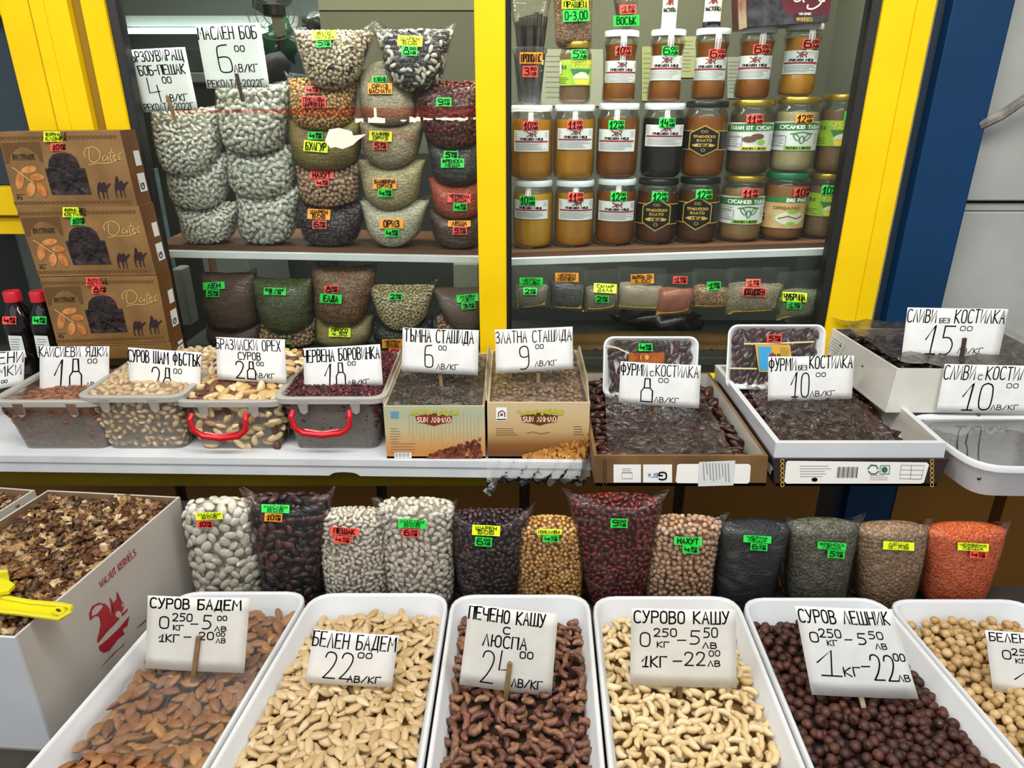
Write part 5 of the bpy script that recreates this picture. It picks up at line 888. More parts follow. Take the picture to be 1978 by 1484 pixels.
# ---------------------------------------------------------------- cartons
KR = mat('kraft_inside', '#8a6d50', '#7a5f45', rough=.8, scale=25); GCB = mat('grey_white_carton', '#bfbab2', '#b5afa7', rough=.6, scale=6); WCB = mat('white_carton', '#cfd2d6', '#c4c8cc', rough=.55, scale=6); WCI = mat('white_carton_warm', '#d6d4cc', '#c9c6bb', rough=.55, scale=12)
def openbox(name, qb, qt, th, mo, mi_, label, cat='box', group=None, front=None, bev=.001):
    """open carton: floor and four walls as parts; corners fl, fr, br, bl at the bottom and at the rim"""
    qb = [Vector(p) for p in qb]; qt = [Vector(p) for p in qt]; c = sum(qb, Vector()) / 4; r = root(name, c, label, cat, group); cen = sum(qt, Vector()) / 4; nms = ['front_wall', 'side_wall', 'back_wall', 'side_wall']
    for i in range(4):
        a, b, A, B = qb[i], qb[(i + 1) % 4], qt[i], qt[(i + 1) % 4]
        if i % 2: u_ = (b - a).normalized() * th; a, b = a + u_, b - u_; u_ = (B - A).normalized() * th; A, B = A + u_, B - u_
        n = (b - a).cross(Vector((0, 0, 1))).normalized(); n = -n if n.dot(c - a) < 0 else n; m = MB(); n = n * th
        vs = [a, b, b + n, a + n, A, B, B + n, A + n]; m.add(vs, [(3, 2, 1, 0), (4, 5, 6, 7), (0, 1, 5, 4), (1, 2, 6, 5), (3, 0, 4, 7)]); m.cur = 1; m.add(vs, [(2, 3, 7, 6)]); put(nms[i], m, [front if (front and i == 0) else mo, mi_], r)
    m = MB(); m.hexa(qb, [p + Vector((0, 0, th)) for p in qb]); put('bottom', m, [mo], r); return r
ztb = .905; c1, c2, c3, c4 = atZ(28, 1233, ztb), atZ(348, 960, ztb), atZ(92, 947, ztb), Vector((-.905, .725, ztb))
def dn(p, z=.7005, o=(0, 0)): return Vector((p.x + o[0], p.y + o[1], z))
wb = openbox('walnut_box', [dn(c4), dn(c1), dn(c2), dn(c3)], [c4, c1, c2, c3], .004, GCB, KR, 'open white carton of walnut kernels printed with a red squirrel', front=WCB)
nrm = (c2 - c1).cross(Vector((0, 0, 1))).normalized(); PM = planemap(c1, nrm); Z = lambda pts: [(x / 3.864, 1100 + y / 3.864) for x, y in pts]
PR = mat('squirrel_red', '#a3202c', rough=.5)
decal('squirrel_print', wb, PR, lambda b: [fill(b, PM, Z(p), .0006) for p in (
    [(668, 385), (663, 330), (685, 275), (735, 248), (785, 258), (815, 290), (828, 350), (822, 400), (800, 450), (770, 500), (728, 552), (722, 530), (735, 480), (748, 420), (745, 380), (735, 350), (705, 350)],
    [(826, 350), (832, 290), (842, 250), (862, 228), (895, 223), (918, 250), (923, 285), (905, 330), (885, 375), (845, 420), (790, 475), (735, 545), (760, 500), (800, 430)], [(830, 330), (815, 205), (838, 235), (845, 300)], [(868, 240), (868, 160), (886, 190), (903, 232)],
    [(735, 575), (800, 522), (880, 446), (965, 345), (950, 420), (912, 452), (930, 482), (880, 520), (850, 560), (812, 610), (770, 622), (742, 605)], [(905, 335), (955, 288), (950, 308), (912, 352)], [(742, 745), (782, 695), (850, 620), (905, 575), (938, 530), (915, 575), (880, 602), (820, 662), (760, 725)], [(1015, 440), (1090, 370), (1086, 388), (1032, 432)])])
decal('print_highlight', wb, GCB, lambda b: [fill(b, PM, Z(p), .0011) for p in ([(680, 352), (682, 310), (706, 276), (748, 262), (765, 275), (740, 310), (716, 335), (695, 342)], ell(880, 336, 22, 26), [(905, 250), (915, 262), (912, 285), (904, 272)])])
ca, sa = math.cos(R(-43)), math.sin(R(-43))
decal('lettering', wb, PR, lambda b: text(b, lambda x, y, o: PM(194 + x * ca + (12 - y) * -.25, 1136 + x * sa - (12 - y) * .98, o), 'WALNUT KERNELS', 0, 0, 94, 12, 1.8, .0007))
wsh = [shape('walnut', .0165 * a, .0115 * b, .009, 9, 7, s) for s, (a, b) in enumerate(((1, 1), (.7, 1.1), (1.15, .8), (.6, .9), (.9, 1.2)))]
pile('walnut_piece', wsh, [c4 + Vector((.012, .012, 0)), c1 + Vector((-.012, .014, 0)), c2 + Vector((-.012, -.01, 0)), c3 + Vector((.012, -.012, 0))], lambda s, t: .892 + .008 * math.sin(math.pi * s) + .004 * math.sin(9 * s + 8 * t), .0088, WAL, 'broken walnut kernels in the carton printed with the squirrel', 'walnut', 'walnut pieces in the front carton', tilt=.8, single_label='piece of broken walnut kernel in the carton printed with a squirrel', bedcol='#1e120a')
d1, d2, d3, d4 = Vector((-.915, .80, .90)), Vector((-.86, 1.085, .90)), Vector((-1.12, 1.12, .90)), Vector((-1.18, .85, .90))
openbox('walnut_box', [dn(p) for p in (d4, d1, d2, d3)], [d4, d1, d2, d3], .004, GCB, KR, 'second carton of walnuts, only a corner showing at the left edge')
pile('walnut_piece', wsh, [d4 + Vector((.01, .01, 0)), d1 + Vector((-.01, .01, 0)), d2 + Vector((-.01, -.01, 0)), d3 + Vector((.01, -.01, 0))], lambda s, t: .888, .010, WAL, 'walnuts in the carton at the left edge', 'walnut', 'walnut pieces in the far left carton', tilt=.8, single_label='piece of walnut kernel in the carton cut off at the left edge', bedcol='#1e120a')
# yellow scoop lying on the walnuts
SC = mat('scoop_yellow', '#ddd51c', '#cfc612', rough=.35, scale=14); sz = .915
sc_ = root('scoop', atZ(0, 1180, sz), 'yellow plastic scoop with a ribbed handle lying on the walnuts', 'scoop')
hp = [(-60, 1140), (0, 1152), (60, 1163), (118, 1168), (138, 1172), (136, 1182), (112, 1197), (98, 1194), (40, 1186), (-60, 1176)]
m = MB(); m.prism([atZ(x, y, sz) for x, y in hp], (0, 0, .003)); put('handle', m, SC, sc_, bevel=.001)
m = MB(); m.tube([atZ(x, y, sz + .005) for x, y in [(-60, 1141), (0, 1153), (60, 1164), (118, 1169), (137, 1173), (134, 1183), (112, 1196), (98, 1193), (40, 1185), (-60, 1175)]], .0035, 6); put('handle_rim', m, SC, sc_, smooth=True)
m = MB(); m.tube([atZ(114 + 9 * math.cos(t), 1181 + 5.5 * math.sin(t), sz + .006) for t in [2 * math.pi * k / 16 for k in range(17)]], .0028, 6); put('hanging_ring', m, SC, sc_, smooth=True)
m = MB(); m.lathe([(.001, 0), (.0028, .0005), (.0028, .0042), (.001, .0043)], atZ(114, 1181, sz + .003), 12); put('hole', m, mat('hole_dark', '#3a3410', rough=.8), sc_)
bc = atZ(-32, 1140, sz + .01); rows = [[bc + Vector((-.10 * t + .02 - .01 * math.cos(a) ** 2, .035 * math.cos(a) * (1 - .12 * t), .028 * math.sin(a) + .006)) for a in [math.pi * (1 + k / 16) for k in range(17)]] for t in (0, .25, .5, .75, 1)]; m = MB(); m.grid(rows)
bw = put('bowl', m, SC, sc_, smooth=True, ang=180); md = bw.modifiers.new('s', 'SOLIDIFY'); md.thickness = .0025
m = MB(); m.prism([atZ(x, y, sz + .012) for x, y in [(-60, 1112), (0, 1122), (22, 1128), (30, 1134), (18, 1147), (0, 1150), (-60, 1150)]], (0, 0, .004)); put('bowl_lip', m, SC, sc_, bevel=.001)
# ---------------------------------------------------------------- translucent tubs on the counter
TUB = clear('tub_plastic', .24, tint='#eceae4', rough=.22, bst=.1, bscale=20, milk='#c4c1b8', gl=.7); REDP = mat('red_handle', '#c2101c', rough=.25)
def tub(cx0, cx1, yr, yb_, inner, label, Yf=1.168, handle=None, body=None, level=None):
    zr = atY((cx0 + cx1) / 2, yr, Yf).z; x0, x1 = atY(cx0, yr, Yf).x, atY(cx1, yr, Yf).x; Yk = 1.425; q = [(x0, Yf), (x1, Yf), (x1 - .004, Yk), (x0 + .004, Yk)]
    z0 = .9285; r = root('tub', ((x0 + x1) / 2, 1.29, z0), label, 'tub', 'translucent storage tubs on the counter')
    m = MB(); R_ = lambda i, z: rr(q, i, z, max(.006, .03 - i * .4)); tp = .024
    m.grid([R_(tp, z0), R_(tp, z0 + .001), R_(.009, zr - .010), R_(.001, zr - .010), R_(0, zr - .002), R_(.002, zr), R_(.008, zr), R_(.0105, zr - .003)], closed=True); put('body', m, TUB, r, smooth=True, ang=50)
    m = MB(); m.grid([R_(.0085, zr - .011), R_(-.001, zr - .011), R_(-.0015, zr - .001), R_(.0015, zr + .0008), R_(.0085, zr + .0008), R_(.0112, zr - .002), R_(.0115, zr - .008)], closed=True); put('rim', m, clear('tub_rim', .62, tint='#eceae4', rough=.22, bst=0, milk='#c9c7c0', gl=.7), r, smooth=True, ang=50)
    for fx_ in (.27, .73):
        xx = x0 + (x1 - x0) * fx_; m = MB(); m.prism([(xx - .010, Yf - .002, zr - .004), (xx + .010, Yf - .002, zr - .004), (xx + .007, Yf + .001, zr - .028), (xx, Yf + .001, zr - .033), (xx - .007, Yf + .001, zr - .028)], (0, .003, 0)); put('clip', m, clear('tub_clip', .45, rough=.2, bst=0, milk='#c4c2bd'), r)
    if handle:
        hx = [x0 + (x1 - x0) * a for a in handle]; s = Yf - .012; P_ = [(hx[0] - .004, Yf - .003, zr - .024), (hx[0] - .006, s, zr - .030), (hx[0] - .003, s, zr - .052), (hx[0] + .012, s, zr - .065), ((hx[0] + hx[1]) / 2, s, zr - .069), (hx[1] - .012, s, zr - .065), (hx[1] + .003, s, zr - .052), (hx[1] + .006, s, zr - .030), (hx[1] + .004, Yf - .003, zr - .024)]
        P_ = [Vector(p) for p in P_]; m = MB(); m.tube(P_, [.005, .0052, .0055, .006, .0068, .006, .0055, .0052, .005], 10); m.tube([P_[3] + Vector((.004, .001, .007)), P_[4] + Vector((0, .001, .005)), P_[5] + Vector((-.004, .001, .007))], .0026, 6); put('handle', m, REDP, r, smooth=True, label='red carrying handle')
    nm, shp, sp, mt, base, cat, what, lv0, lv1 = inner; gq = [(x0 + .012, Yf + .012), (x1 - .012, Yf + .012), (x1 - .016, Yk - .012), (x0 + .016, Yk - .012)]; mb = MB(); NN = 24
    ring = lambda i, z0_, k=0: [Vector((p.x, p.y, z0_ + (lv1 * (p.y - Yf) / (Yk - Yf) if k else 0))) for p in rr(gq, i, 0, .014)]
    R1 = ring(.016, z0 + .006); R2 = ring(0, zr + lv0 - .004, 1); c = sum(R2, Vector()) / NN; rows = [R1, ring(.008, (z0 + zr) / 2), R2] + [[c + (p - c) * k + Vector((0, 0, .010 * (1 - k * k))) for p in R2] for k in (.8, .5, .2, .01)]; mb.grid(rows, closed=True)
    put('filling_core', mb, mat('core' + base, base, rough=.8), r, smooth=True, kind='stuff')
    V = np.array(mb.v); T = np.array([t for f in mb.f for t in ((f[0], f[1], f[2]), (f[0], f[2], f[3]))]); P, N = cover(V, T, sp, -.05); top = N[:, 2] > .6; n = len(P); F_ = frames(N, rng.random(n) * 6.283, rng.random(n) * .5); sc = rng.uniform(.88, 1.12, n)
    o = np.argsort(~top * 10 + P[:, 1]); P, F_, top = P[o], F_[o], top[o]; k = min(300, int(top.sum()))
    singles(nm, shp, P[:k], F_[:k], sc[:k], mt, label=what, cat=cat, group=cat + ' pieces on top of their tub'); stuff(nm + '_heap', shp, P[k:], F_[k:], sc[k:], mt, label='heap showing through the tub: ' + what, cat=cat, kind='stuff'); return r
mk = lambda k, L, W, T, n=3, a=10, b=7: [shape(k, L * f, W, T, a, b, s) for s, f in enumerate((1, .9, 1.08)[:n])]
tub(-28, 196, 776, 878, ('apricot_kernel', mk('kernel', .017, .011, .006), .010, pieces('apricot_kernel_m', ['#8a5a3c', '#7a4b31', '#9c6b4a', '#6c3f29'], rough=.55), '#6a4330', 'kernel', 'flat brown apricot kernel in the left tub', -.020, .0), 'leftmost translucent tub, low filled with brown apricot kernels')
tub(142, 350, 767, 872, ('pistachio', mk('pist', .0185, .0115, .0110), .0108, pieces('pistachio_shell', ['#c9b08a', '#b99c74', '#d8c3a0', '#a98a62', '#d0ba96'], rough=.5, spot=('#6b4a30', 55, .68)), '#8a7355', 'pistachio', 'pale pistachio in its split shell in the second tub', -.006, .020), 'translucent tub heaped with pistachios in their shells')
tub(332, 545, 776, 880, ('brazil_nut', mk('brazil', .033, .016, .014), .0150, pieces('brazil_nut_m', [('#d8be8c', 0), ('#c9a56a', .3), ('#5a3320', .5), ('#e2cb9c', .66), ('#7a4a2c', .9)], rough=.42, const=True), '#6b4a32', 'nut', 'brazil nut, shelled, in the tub with a red handle', -.004, .020), 'translucent tub of brazil nuts with a red handle', handle=(.19, .64))
tub(524, 744, 770, 884, ('cranberry', mk('lump', .013, .009, .006), .0078, pieces('cranberry_m', ['#4a0f18', '#360a12', '#661722', '#2a080e'], rough=.3), '#3a1520', 'cranberry', 'dark red dried cranberry in the tub with a red handle', -.006, .014), 'translucent tub of dried cranberries with a red handle', handle=(.20, .66))
# ---------------------------------------------------------------- raisin cartons
def gradm(name, stops, axis='z', lo=0, hi=.115):
    m, nt, b, o = newmat(name); b.inputs['Roughness'].default_value = .4; tc = nt.nodes.new('ShaderNodeTexCoord'); sx = nt.nodes.new('ShaderNodeSeparateXYZ'); nt.links.new(tc.outputs['Object'], sx.inputs[0])
    mr = nt.nodes.new('ShaderNodeMapRange'); mr.inputs[1].default_value = lo; mr.inputs[2].default_value = hi; nt.links.new(sx.outputs[2], mr.inputs[0]); r = ramp(nt, stops); nt.links.new(mr.outputs[0], r.inputs[0]); nt.links.new(r.outputs[0], b.inputs['Base Color']); return m
CF = clear('carton_film', .05, rough=.12, bst=.7, bscale=30, fold=.22, bd=.010, milk='#c9bfb2')
RAI = pieces('raisin_m', ['#2a1712', '#3a2118', '#4c2d20', '#1e100c'], rough=.35); GRA = pieces('golden_raisin_m', ['#8a6a4a', '#a07c55', '#7a5a3c', '#b08c62'], rough=.35)
def carton(x0, x1, x0b, x1b, yt_, yb_, fm_, label, rmat, rname, cat, art, seed):
    Yf = 1.150; zt2 = atY((x0 + x1) / 2, yt_, Yf).z; zb2 = .9285 + .001; a, b = atY(x0, yt_, Yf).x, atY(x1, yt_, Yf).x; Yk = 1.435; B = [(a, Yf), (b, Yf), (b + .0, Yk), (a + .0, Yk)]
    r = openbox('raisin_carton', [Vector((x, y, zb2)) for x, y in B], [Vector((x, y, zt2)) for x, y in B], .004, mat('carton_tan', '#b3a183', rough=.6), mat('carton_inner', '#9b8a70', '#857459', rough=.7, scale=20), label, front=fm_)
    M = planemap((0, Yf, 0), (0, -1, 0)); art(r, M)
    for sx_ in (0, 1):      # upright torn flap at the side, folded up
        xx = b if sx_ else a; s = 1 if sx_ else -1; m = MB(); m.add([(xx, Yf + .01, zt2), (xx, Yk - .02, zt2), (xx + s * .004, Yk - .03, zt2 + .020), (xx + s * .004, Yf + .09, zt2 + .014), (xx + s * .001, Yf + .03, zt2 + .004)], [(0, 1, 2, 3, 4)]); fo = put('flap', m, mat('flap_card', '#a39478', '#8b7c62', rough=.7, scale=30), r); md = fo.modifiers.new('s', 'SOLIDIFY'); md.thickness = .003
    n = 900; P = np.stack([rng.uniform(a + .01, b - .01, n * 4), rng.uniform(Yf + .01, Yk - .01, n * 4), rng.uniform(-.003, .003, n * 4)], 1); P[:, 2] += zt2 - .020 + .016 * (P[:, 1] - Yf) / (Yk - Yf); P = P[thin(P.tolist(), .0085)]; n = len(P)
    shp = mk('lump', .0125, .009, .007, 3, 8, 6); F_ = frames(np.tile([0, 0, 1.], (n, 1)), rng.random(n) * 6.28, rng.random(n) * .6); o = np.argsort(P[:, 1]); P = P[o]; k = min(300, n)
    singles(rname, shp, P[:k], F_[:k], np.ones(n), rmat, label=cat[1], cat='raisin', group=cat[2]); stuff(rname + '_heap', shp, P[k:] if n > k else P[:1], F_[k:] if n > k else F_[:1], np.ones(n), rmat, label='heap of ' + cat[2], cat='raisin', kind='stuff')
    crumple('wrap_film', [(a + .003, Yf + .002, zt2 - .006), (b - .003, Yf + .002, zt2 - .006), (b - .004, Yk - .01, zt2 + .004), (a + .004, Yk - .01, zt2 + .004)], lambda s, t: -.004 * math.sin(math.pi * t), CF, amp=.010, nx=40, ny=30, seed=seed, label='crumpled clear film over ' + cat[2], cat='sheet'); return r, a, b, zt2
def ellm(b, M, n, f, rx, ry, off):
    for _ in range(n):
        off += .000004
        x, y = f(); fill(b, M, ell(x, y, rx * random.uniform(.7, 1.2), ry * random.uniform(.7, 1.2), 8, rot=random.random() * 3), off)
def logo(r, M, cx, cy, w_, hot):
    decal('logo_scroll', r, mat('scroll_brown' + str(hot), '#7a2a22' if hot else '#5a3216', rough=.4), lambda b: fill(b, M, [(cx - w_, cy - 6), (cx - w_ * .5, cy - 9), (cx, cy - 12), (cx + w_ * .5, cy - 9), (cx + w_, cy - 6), (cx + w_ * .9, cy + 6), (cx + w_ * .4, cy + 9), (cx, cy + 13), (cx - w_ * .4, cy + 9), (cx - w_ * .9, cy + 6)], .0006))
    decal('grape_print', r, mat('grape_yellow', '#c9b23c', '#9bb04a', rough=.4, scale=200), lambda b: ellm(b, M, 46, lambda: (cx + random.choice((-1, 1)) * random.uniform(w_ * .1, w_ * 1.25), cy - 9 - random.uniform(0, 8)), 3, 3, .0009))
    decal('lettering', r, mat('logo_cream', '#f0e2b8' if not hot else '#f3c9a8', rough=.4), lambda b: text(b, M, 'SUN AHMAD', cx - w_ * .88, cy - 4, cx + w_ * .88, cy + 5, 2.2, .0014))
def art1(r, M):
    logo(r, M, 838, 810, 36, 1); decal('corrugation', r, mat('rib_shade', '#a9a98c', rough=.5), lambda b: [ribbon(b, M, [(x, 800 + random.uniform(-8, 8)), (x + 1, random.uniform(838, 862))], 1.1, .0005) for x in range(790, 930, 7)])
    decal('raisin_print', r, pieces('raisin_print', ['#7a3a26', '#5a281c', '#94533a', '#3f1b14'], rough=.4), lambda b: ellm(b, M, 200, lambda: (lambda t: (822 + 108 * t, 887 - random.random() * (6 + 36 * t)))(random.random() ** .7), 4.2, 3, .0008 + random.random() * .0004))
    decal('small_print', r, LINK, lambda b: (lines(b, M, 754, 828, 775, 6, 5, .8), lines(b, M, 755, 857, 810, 4, 5.5, .8))); decal('barcode_panel', r, WHI, lambda b: fill(b, M, rect(762, 873, 795, 885), .0006)); decal('barcode', r, INK, lambda b: [ribbon(b, M, [(765 + k * 2.6, 875), (765 + k * 2.6, 883)], .6 + .5 * (k % 3 == 0), .0009) for k in range(11)])
    decal('blue_mark', r, mat('mark_blue', '#5f93b8', rough=.5), lambda b: fill(b, M, rect(755, 795, 770, 808), .0006))
def art2(r, M):
    logo(r, M, 1042, 809, 36, 0); decal('raisin_print', r, pieces('golden_print', ['#c98a3c', '#b5742a', '#dca455', '#9c5f22'], rough=.4), lambda b: ellm(b, M, 150, lambda: (lambda t: (1008 + 128 * t, 890 - random.random() * (8 + 38 * t)))(random.random() ** .8), 5, 3.4, .0008 + random.random() * .0004))
    decal('logo_panel', r, WHI, lambda b: fill(b, M, rect(958, 787, 979, 813), .0006)); decal('logo', r, INK, lambda b: [ribbon(b, M, [(963, 805), (963, 797), (970, 793), (975, 797), (975, 805)], 1.8, .0009), ribbon(b, M, [(960, 810), (977, 810)], 2, .0009)]); decal('logo_dot', r, PR, lambda b: fill(b, M, ell(969, 801, 3, 3, 8), .0009))
    decal('small_print', r, mat('brown_print', '#5a4630', rough=.5), lambda b: (lines(b, M, 958, 828, 1000, 4, 4, .8), lines(b, M, 1108, 824, 1128, 4, 5, .9), ribbon(b, M, [(1018, 837), (1030, 834), (1045, 838), (1062, 835)], .9, .0007)))
C1, a1, b1, z1 = carton(740, 936, 744, 934, 785, 892, gradm('carton_front_a', [('#c8803c', .0), ('#cf9a5a', .25), ('#c3b48a', .5), ('#a9b394', .8), ('#b5b795', 1)]), 'open carton of dark raisins with a green and orange printed front', RAI, 'raisin', ('raisin', 'dark raisin under film in the green and orange carton', 'dark raisins in the green and orange carton'), art1, 5)
C2, a2, b2, z2 = carton(941, 1140, 944, 1138, 778, 892, gradm('carton_front_b', [('#5a3214', .0), ('#8a5a2c', .25), ('#c3a473', .5), ('#ccb58a', .8), ('#c9b58f', 1)]), 'open carton of golden raisins with a cream and brown printed front', GRA, 'golden_raisin', ('raisin', 'golden raisin under film in the cream and brown carton', 'golden raisins in the cream and brown carton'), art2, 8)
# film skirt hanging over the shelf edge below the second carton
rows = []
for j in range(9):
    t = j / 8; rows.append([Vector((a2 + (b2 - a2 + .004) * k / 26 - .002, 1.127 - .006 * math.sin(t * 3) + .004 * math.sin(k * 1.7 + j), .940 - .052 * t - (.026 * max(0, 1 - k / 3) * t) - .004 * math.sin(k * .9) * t)) for k in range(27)])
m = MB(); m.grid(rows); put('film_skirt', m, clear('skirt_film', .16, rough=.1, bst=.7, bscale=30, fold=.35, bd=.008, milk='#d8d8d4'), smooth=True, ang=180, label='crumpled clear film hanging over the shelf edge below the golden raisins', cat='sheet')
m = MB(); m.tube([Vector((a2 + .002, 1.138, .895)), Vector((a2 + .006, 1.136, .875)), Vector((a2 - .006, 1.134, .868)), Vector((a2 + .004, 1.134, .858))], [.005, .007, .004, .002], 7); put('film_knot', m, clear('knot_film', .4, rough=.1, bst=.6, milk='#d8d8d4'), smooth=True, label='twisted end of clear film hanging below the shelf edge', cat='sheet')
# ---------------------------------------------------------------- date cartons on the right
BRC = mat('brown_ornate_card', '#7a5c36', '#5f4424', rough=.5, scale=16); PUR = mat('dark_plum_card', '#2f1f22', '#271a1d', rough=.45, scale=10); DAT = pieces('date_skin', ['#3a1a12', '#2a120d', '#4e2416', '#221010'], rough=.22, mott=.4, nscale=60, bst=.4)
Ya = 1.050; za = .9285 + .0005
def W3(x, y, Y): return atY(x, y, Y)
def datebox(x0b, x1b, x0, x1, yt_, label, mo, Yk=1.44, wt=.004, inner=WCI, yw=None, xk=None):
    zt3 = W3((x0 + x1) / 2, yt_, Ya).z; a, b, A, B = W3(x0b, 941, Ya).x, W3(x1b, 941, Ya).x, W3(x0, yt_, Ya).x, W3(x1, yt_, Ya).x; k0, k1 = xk
    r = openbox('date_carton', [(a, Ya, za), (b, Ya, za), (k1, Yk, za), (k0, Yk, za)], [(A, Ya, zt3), (B, Ya, zt3), (k1, Yk, zt3), (k0, Yk, zt3)], wt, mo, inner, label); return r, A, B, zt3
DA, xa0, xa1, zA = datebox(1149, 1479, 1147, 1484, 881, 'open brown patterned carton of dates with pits, white inside', BRC, xk=(.150, .440), wt=.006)
DB, xb0, xb1, zB_ = datebox(1497, 1808, 1492, 1834, 887, 'open plum coloured carton of pitted dates with a white inner tray', PUR, xk=(.452, .765), wt=.005)
zi = W3(1600, 856, Ya + .006).z; b0, b1 = xb0 + .004, xb1 - .004; r = openbox('carton_liner', [(b0, Ya + .006, zB_ - .035), (b1, Ya + .006, zB_ - .035), (.762, 1.434, zB_ - .035), (.455, 1.434, zB_ - .035)], [(b0, Ya + .006, zi), (b1 - .004, Ya + .006, zi), (.762, 1.434, zi), (.448, 1.434, zi)], .010, WCB, WCI, 'white foam liner tray inside the plum date carton', 'tray')
MA = planemap((0, Ya, 0), (0, -1, 0))
def orn(b, x): [ribbon(b, MA, ell(x, y, 3.4, 4, 8) + [(x + 3.4, y)], 1.5, .0008) for y in (891, 900, 909, 918, 927, 936)]
decal('ornament', DB, GOLD, lambda b: (orn(b, 1511), orn(b, 1800))); decal('ornament', DA, mat('ornament_brown', '#4a3216', rough=.5), lambda b: orn(b, 1168))
def ptch(par, x0, y0, x1, y1, f, nm='paper_label', mt=None): return decal(nm, par, mt or LAB, lambda b: fill(b, MA, f or rect(x0, y0, x1, y1), .0008))
ptch(DB, 0, 0, 0, 0, [(1518, 893), (1522, 890), (1790, 893), (1794, 898), (1784, 932), (1778, 934), (1519, 934), (1515, 930)], mt=WHI)
decal('barcode', DB, INK, lambda b: [ribbon(b, MA, [(1618 + k * 2.9, 902), (1616 + k * 2.9, 922)], .9 + .9 * (k % 3 == 1), .0014) for k in range(14)])
decal('small_print', DB, LINK, lambda b: (lines(b, MA, 1545, 900, 1605, 5, 5, .8, .0014), lines(b, MA, 1680, 918, 1715, 3, 4, .7, .0014), [ribbon(b, MA, p, .8, .0014) for p in ([(1740, 898), (1785, 899), (1779, 925), (1737, 924), (1740, 898)], [(1739, 907), (1783, 908)], [(1738, 916), (1781, 917)], [(1760, 898), (1758, 925)])]))
decal('green_mark', DB, mat('mark_green', '#2f6b56', rough=.5), lambda b: (ribbon(b, MA, [(1676, 905), (1682, 898), (1692, 899), (1695, 905)], 2.5, .0014), ribbon(b, MA, [(1677, 910), (1682, 915), (1691, 915), (1696, 910)], 2.5, .0014), fill(b, MA, ell(1708, 907, 6, 6, 12), .0014), ribbon(b, MA, [(1700, 899), (1718, 899), (1717, 915), (1699, 915), (1700, 899)], 1.2, .0014)))
decal('recycling_mark', DB, INK, lambda b: fill(b, MA, ell(1573, 926, 6, 4, 10), .0014))
ptch(DA, 1185, 897, 1238, 932, None, mt=WHI); ptch(DA, 1242, 897, 1298, 932, None, mt=WHI); ptch(DA, 0, 0, 0, 0, [(1308, 898), (1312, 896), (1446, 896), (1450, 900), (1448, 930), (1444, 934), (1308, 933), (1305, 929)], mt=WHI)
decal('paper_label', DA, LAB, lambda b: fill(b, MA, [(1350, 892), (1420, 889), (1416, 937), (1348, 939)], .0014)); decal('small_print', DA, LINK, lambda b: ([ribbon(b, MA, [(1358 + k * 6, 894), (1360 + k * 6, 894 + random.uniform(20, 38))], 1.1, .002) for k in range(9)], lines(b, MA, 1202, 905, 1225, 3, 3.5, .7, .0014), ribbon(b, MA, [(1201, 913), (1221, 913), (1221, 924), (1201, 924), (1201, 913)], .7, .0014)))
def ginv(b): text(b, lambda x, y, o: MA(1287 - x, 926 - y, o), 'G', 0, 0, 14, 14, 3, .0014)
decal('lettering', DA, INK, ginv); decal('lettering', DA, mat('mark_blue2', '#6f9cc4', rough=.5), lambda b: text(b, lambda x, y, o: MA(1270 - x, 921 - y, o), 'БГА', 0, 0, 18, 7, 1.8, .0014))
dsh = [shape('date', .034 * a, .016 * b, .014, 12, 8, s) for s, (a, b) in enumerate(((1, 1), (.9, 1.1), (1.08, .92)))]
pile('date', dsh, [Vector((xa0 + .02, Ya + .018, 0)), Vector((xa1 - .02, Ya + .018, 0)), Vector((.425, 1.42, 0)), Vector((.165, 1.42, 0))], lambda s, t: .958 + .004 * math.sin(6 * s) + .012 * t, .0165, DAT, 'dates with pits in the brown patterned carton', 'date', 'dates in the brown patterned carton', tilt=.5, single_label='dark date under film in the brown patterned carton', maxs=110, bedcol='#140a08')
pile('date', dsh, [Vector((b0 + .025, Ya + .03, 0)), Vector((b1 - .04, Ya + .03, 0)), Vector((.735, 1.42, 0)), Vector((.475, 1.42, 0))], lambda s, t: .972 + .004 * math.sin(6 * s) + .012 * t, .0165, DAT, 'pitted dates in the plum coloured carton', 'date', 'dates in the plum coloured carton', tilt=.5, single_label='dark date under film in the plum coloured carton', maxs=110, bedcol='#140a08')
DF = clear('date_film', .05, rough=.11, bst=.9, bscale=24, fold=.20, bd=.012, milk='#8a7a70')
crumple('wrap_film', [(xa0 + .028, Ya + .014, .966), (xa1 - .045, Ya + .014, .966), (.40, 1.40, .985), (.20, 1.40, .985)], lambda s, t: .008 * math.sin(math.pi * s), DF, nx=60, ny=50, amp=.012, seed=21, label='crumpled clear film over the dates in the brown patterned carton', cat='sheet')
crumple('wrap_film', [(b0 + .020, Ya + .022, .984), (b1 - .06, Ya + .022, .982), (.70, 1.40, 1.0), (.49, 1.40, 1.0)], lambda s, t: .008 * math.sin(math.pi * s), DF, nx=60, ny=50, amp=.014, seed=22, label='crumpled clear film over the dates in the plum coloured carton', cat='sheet')
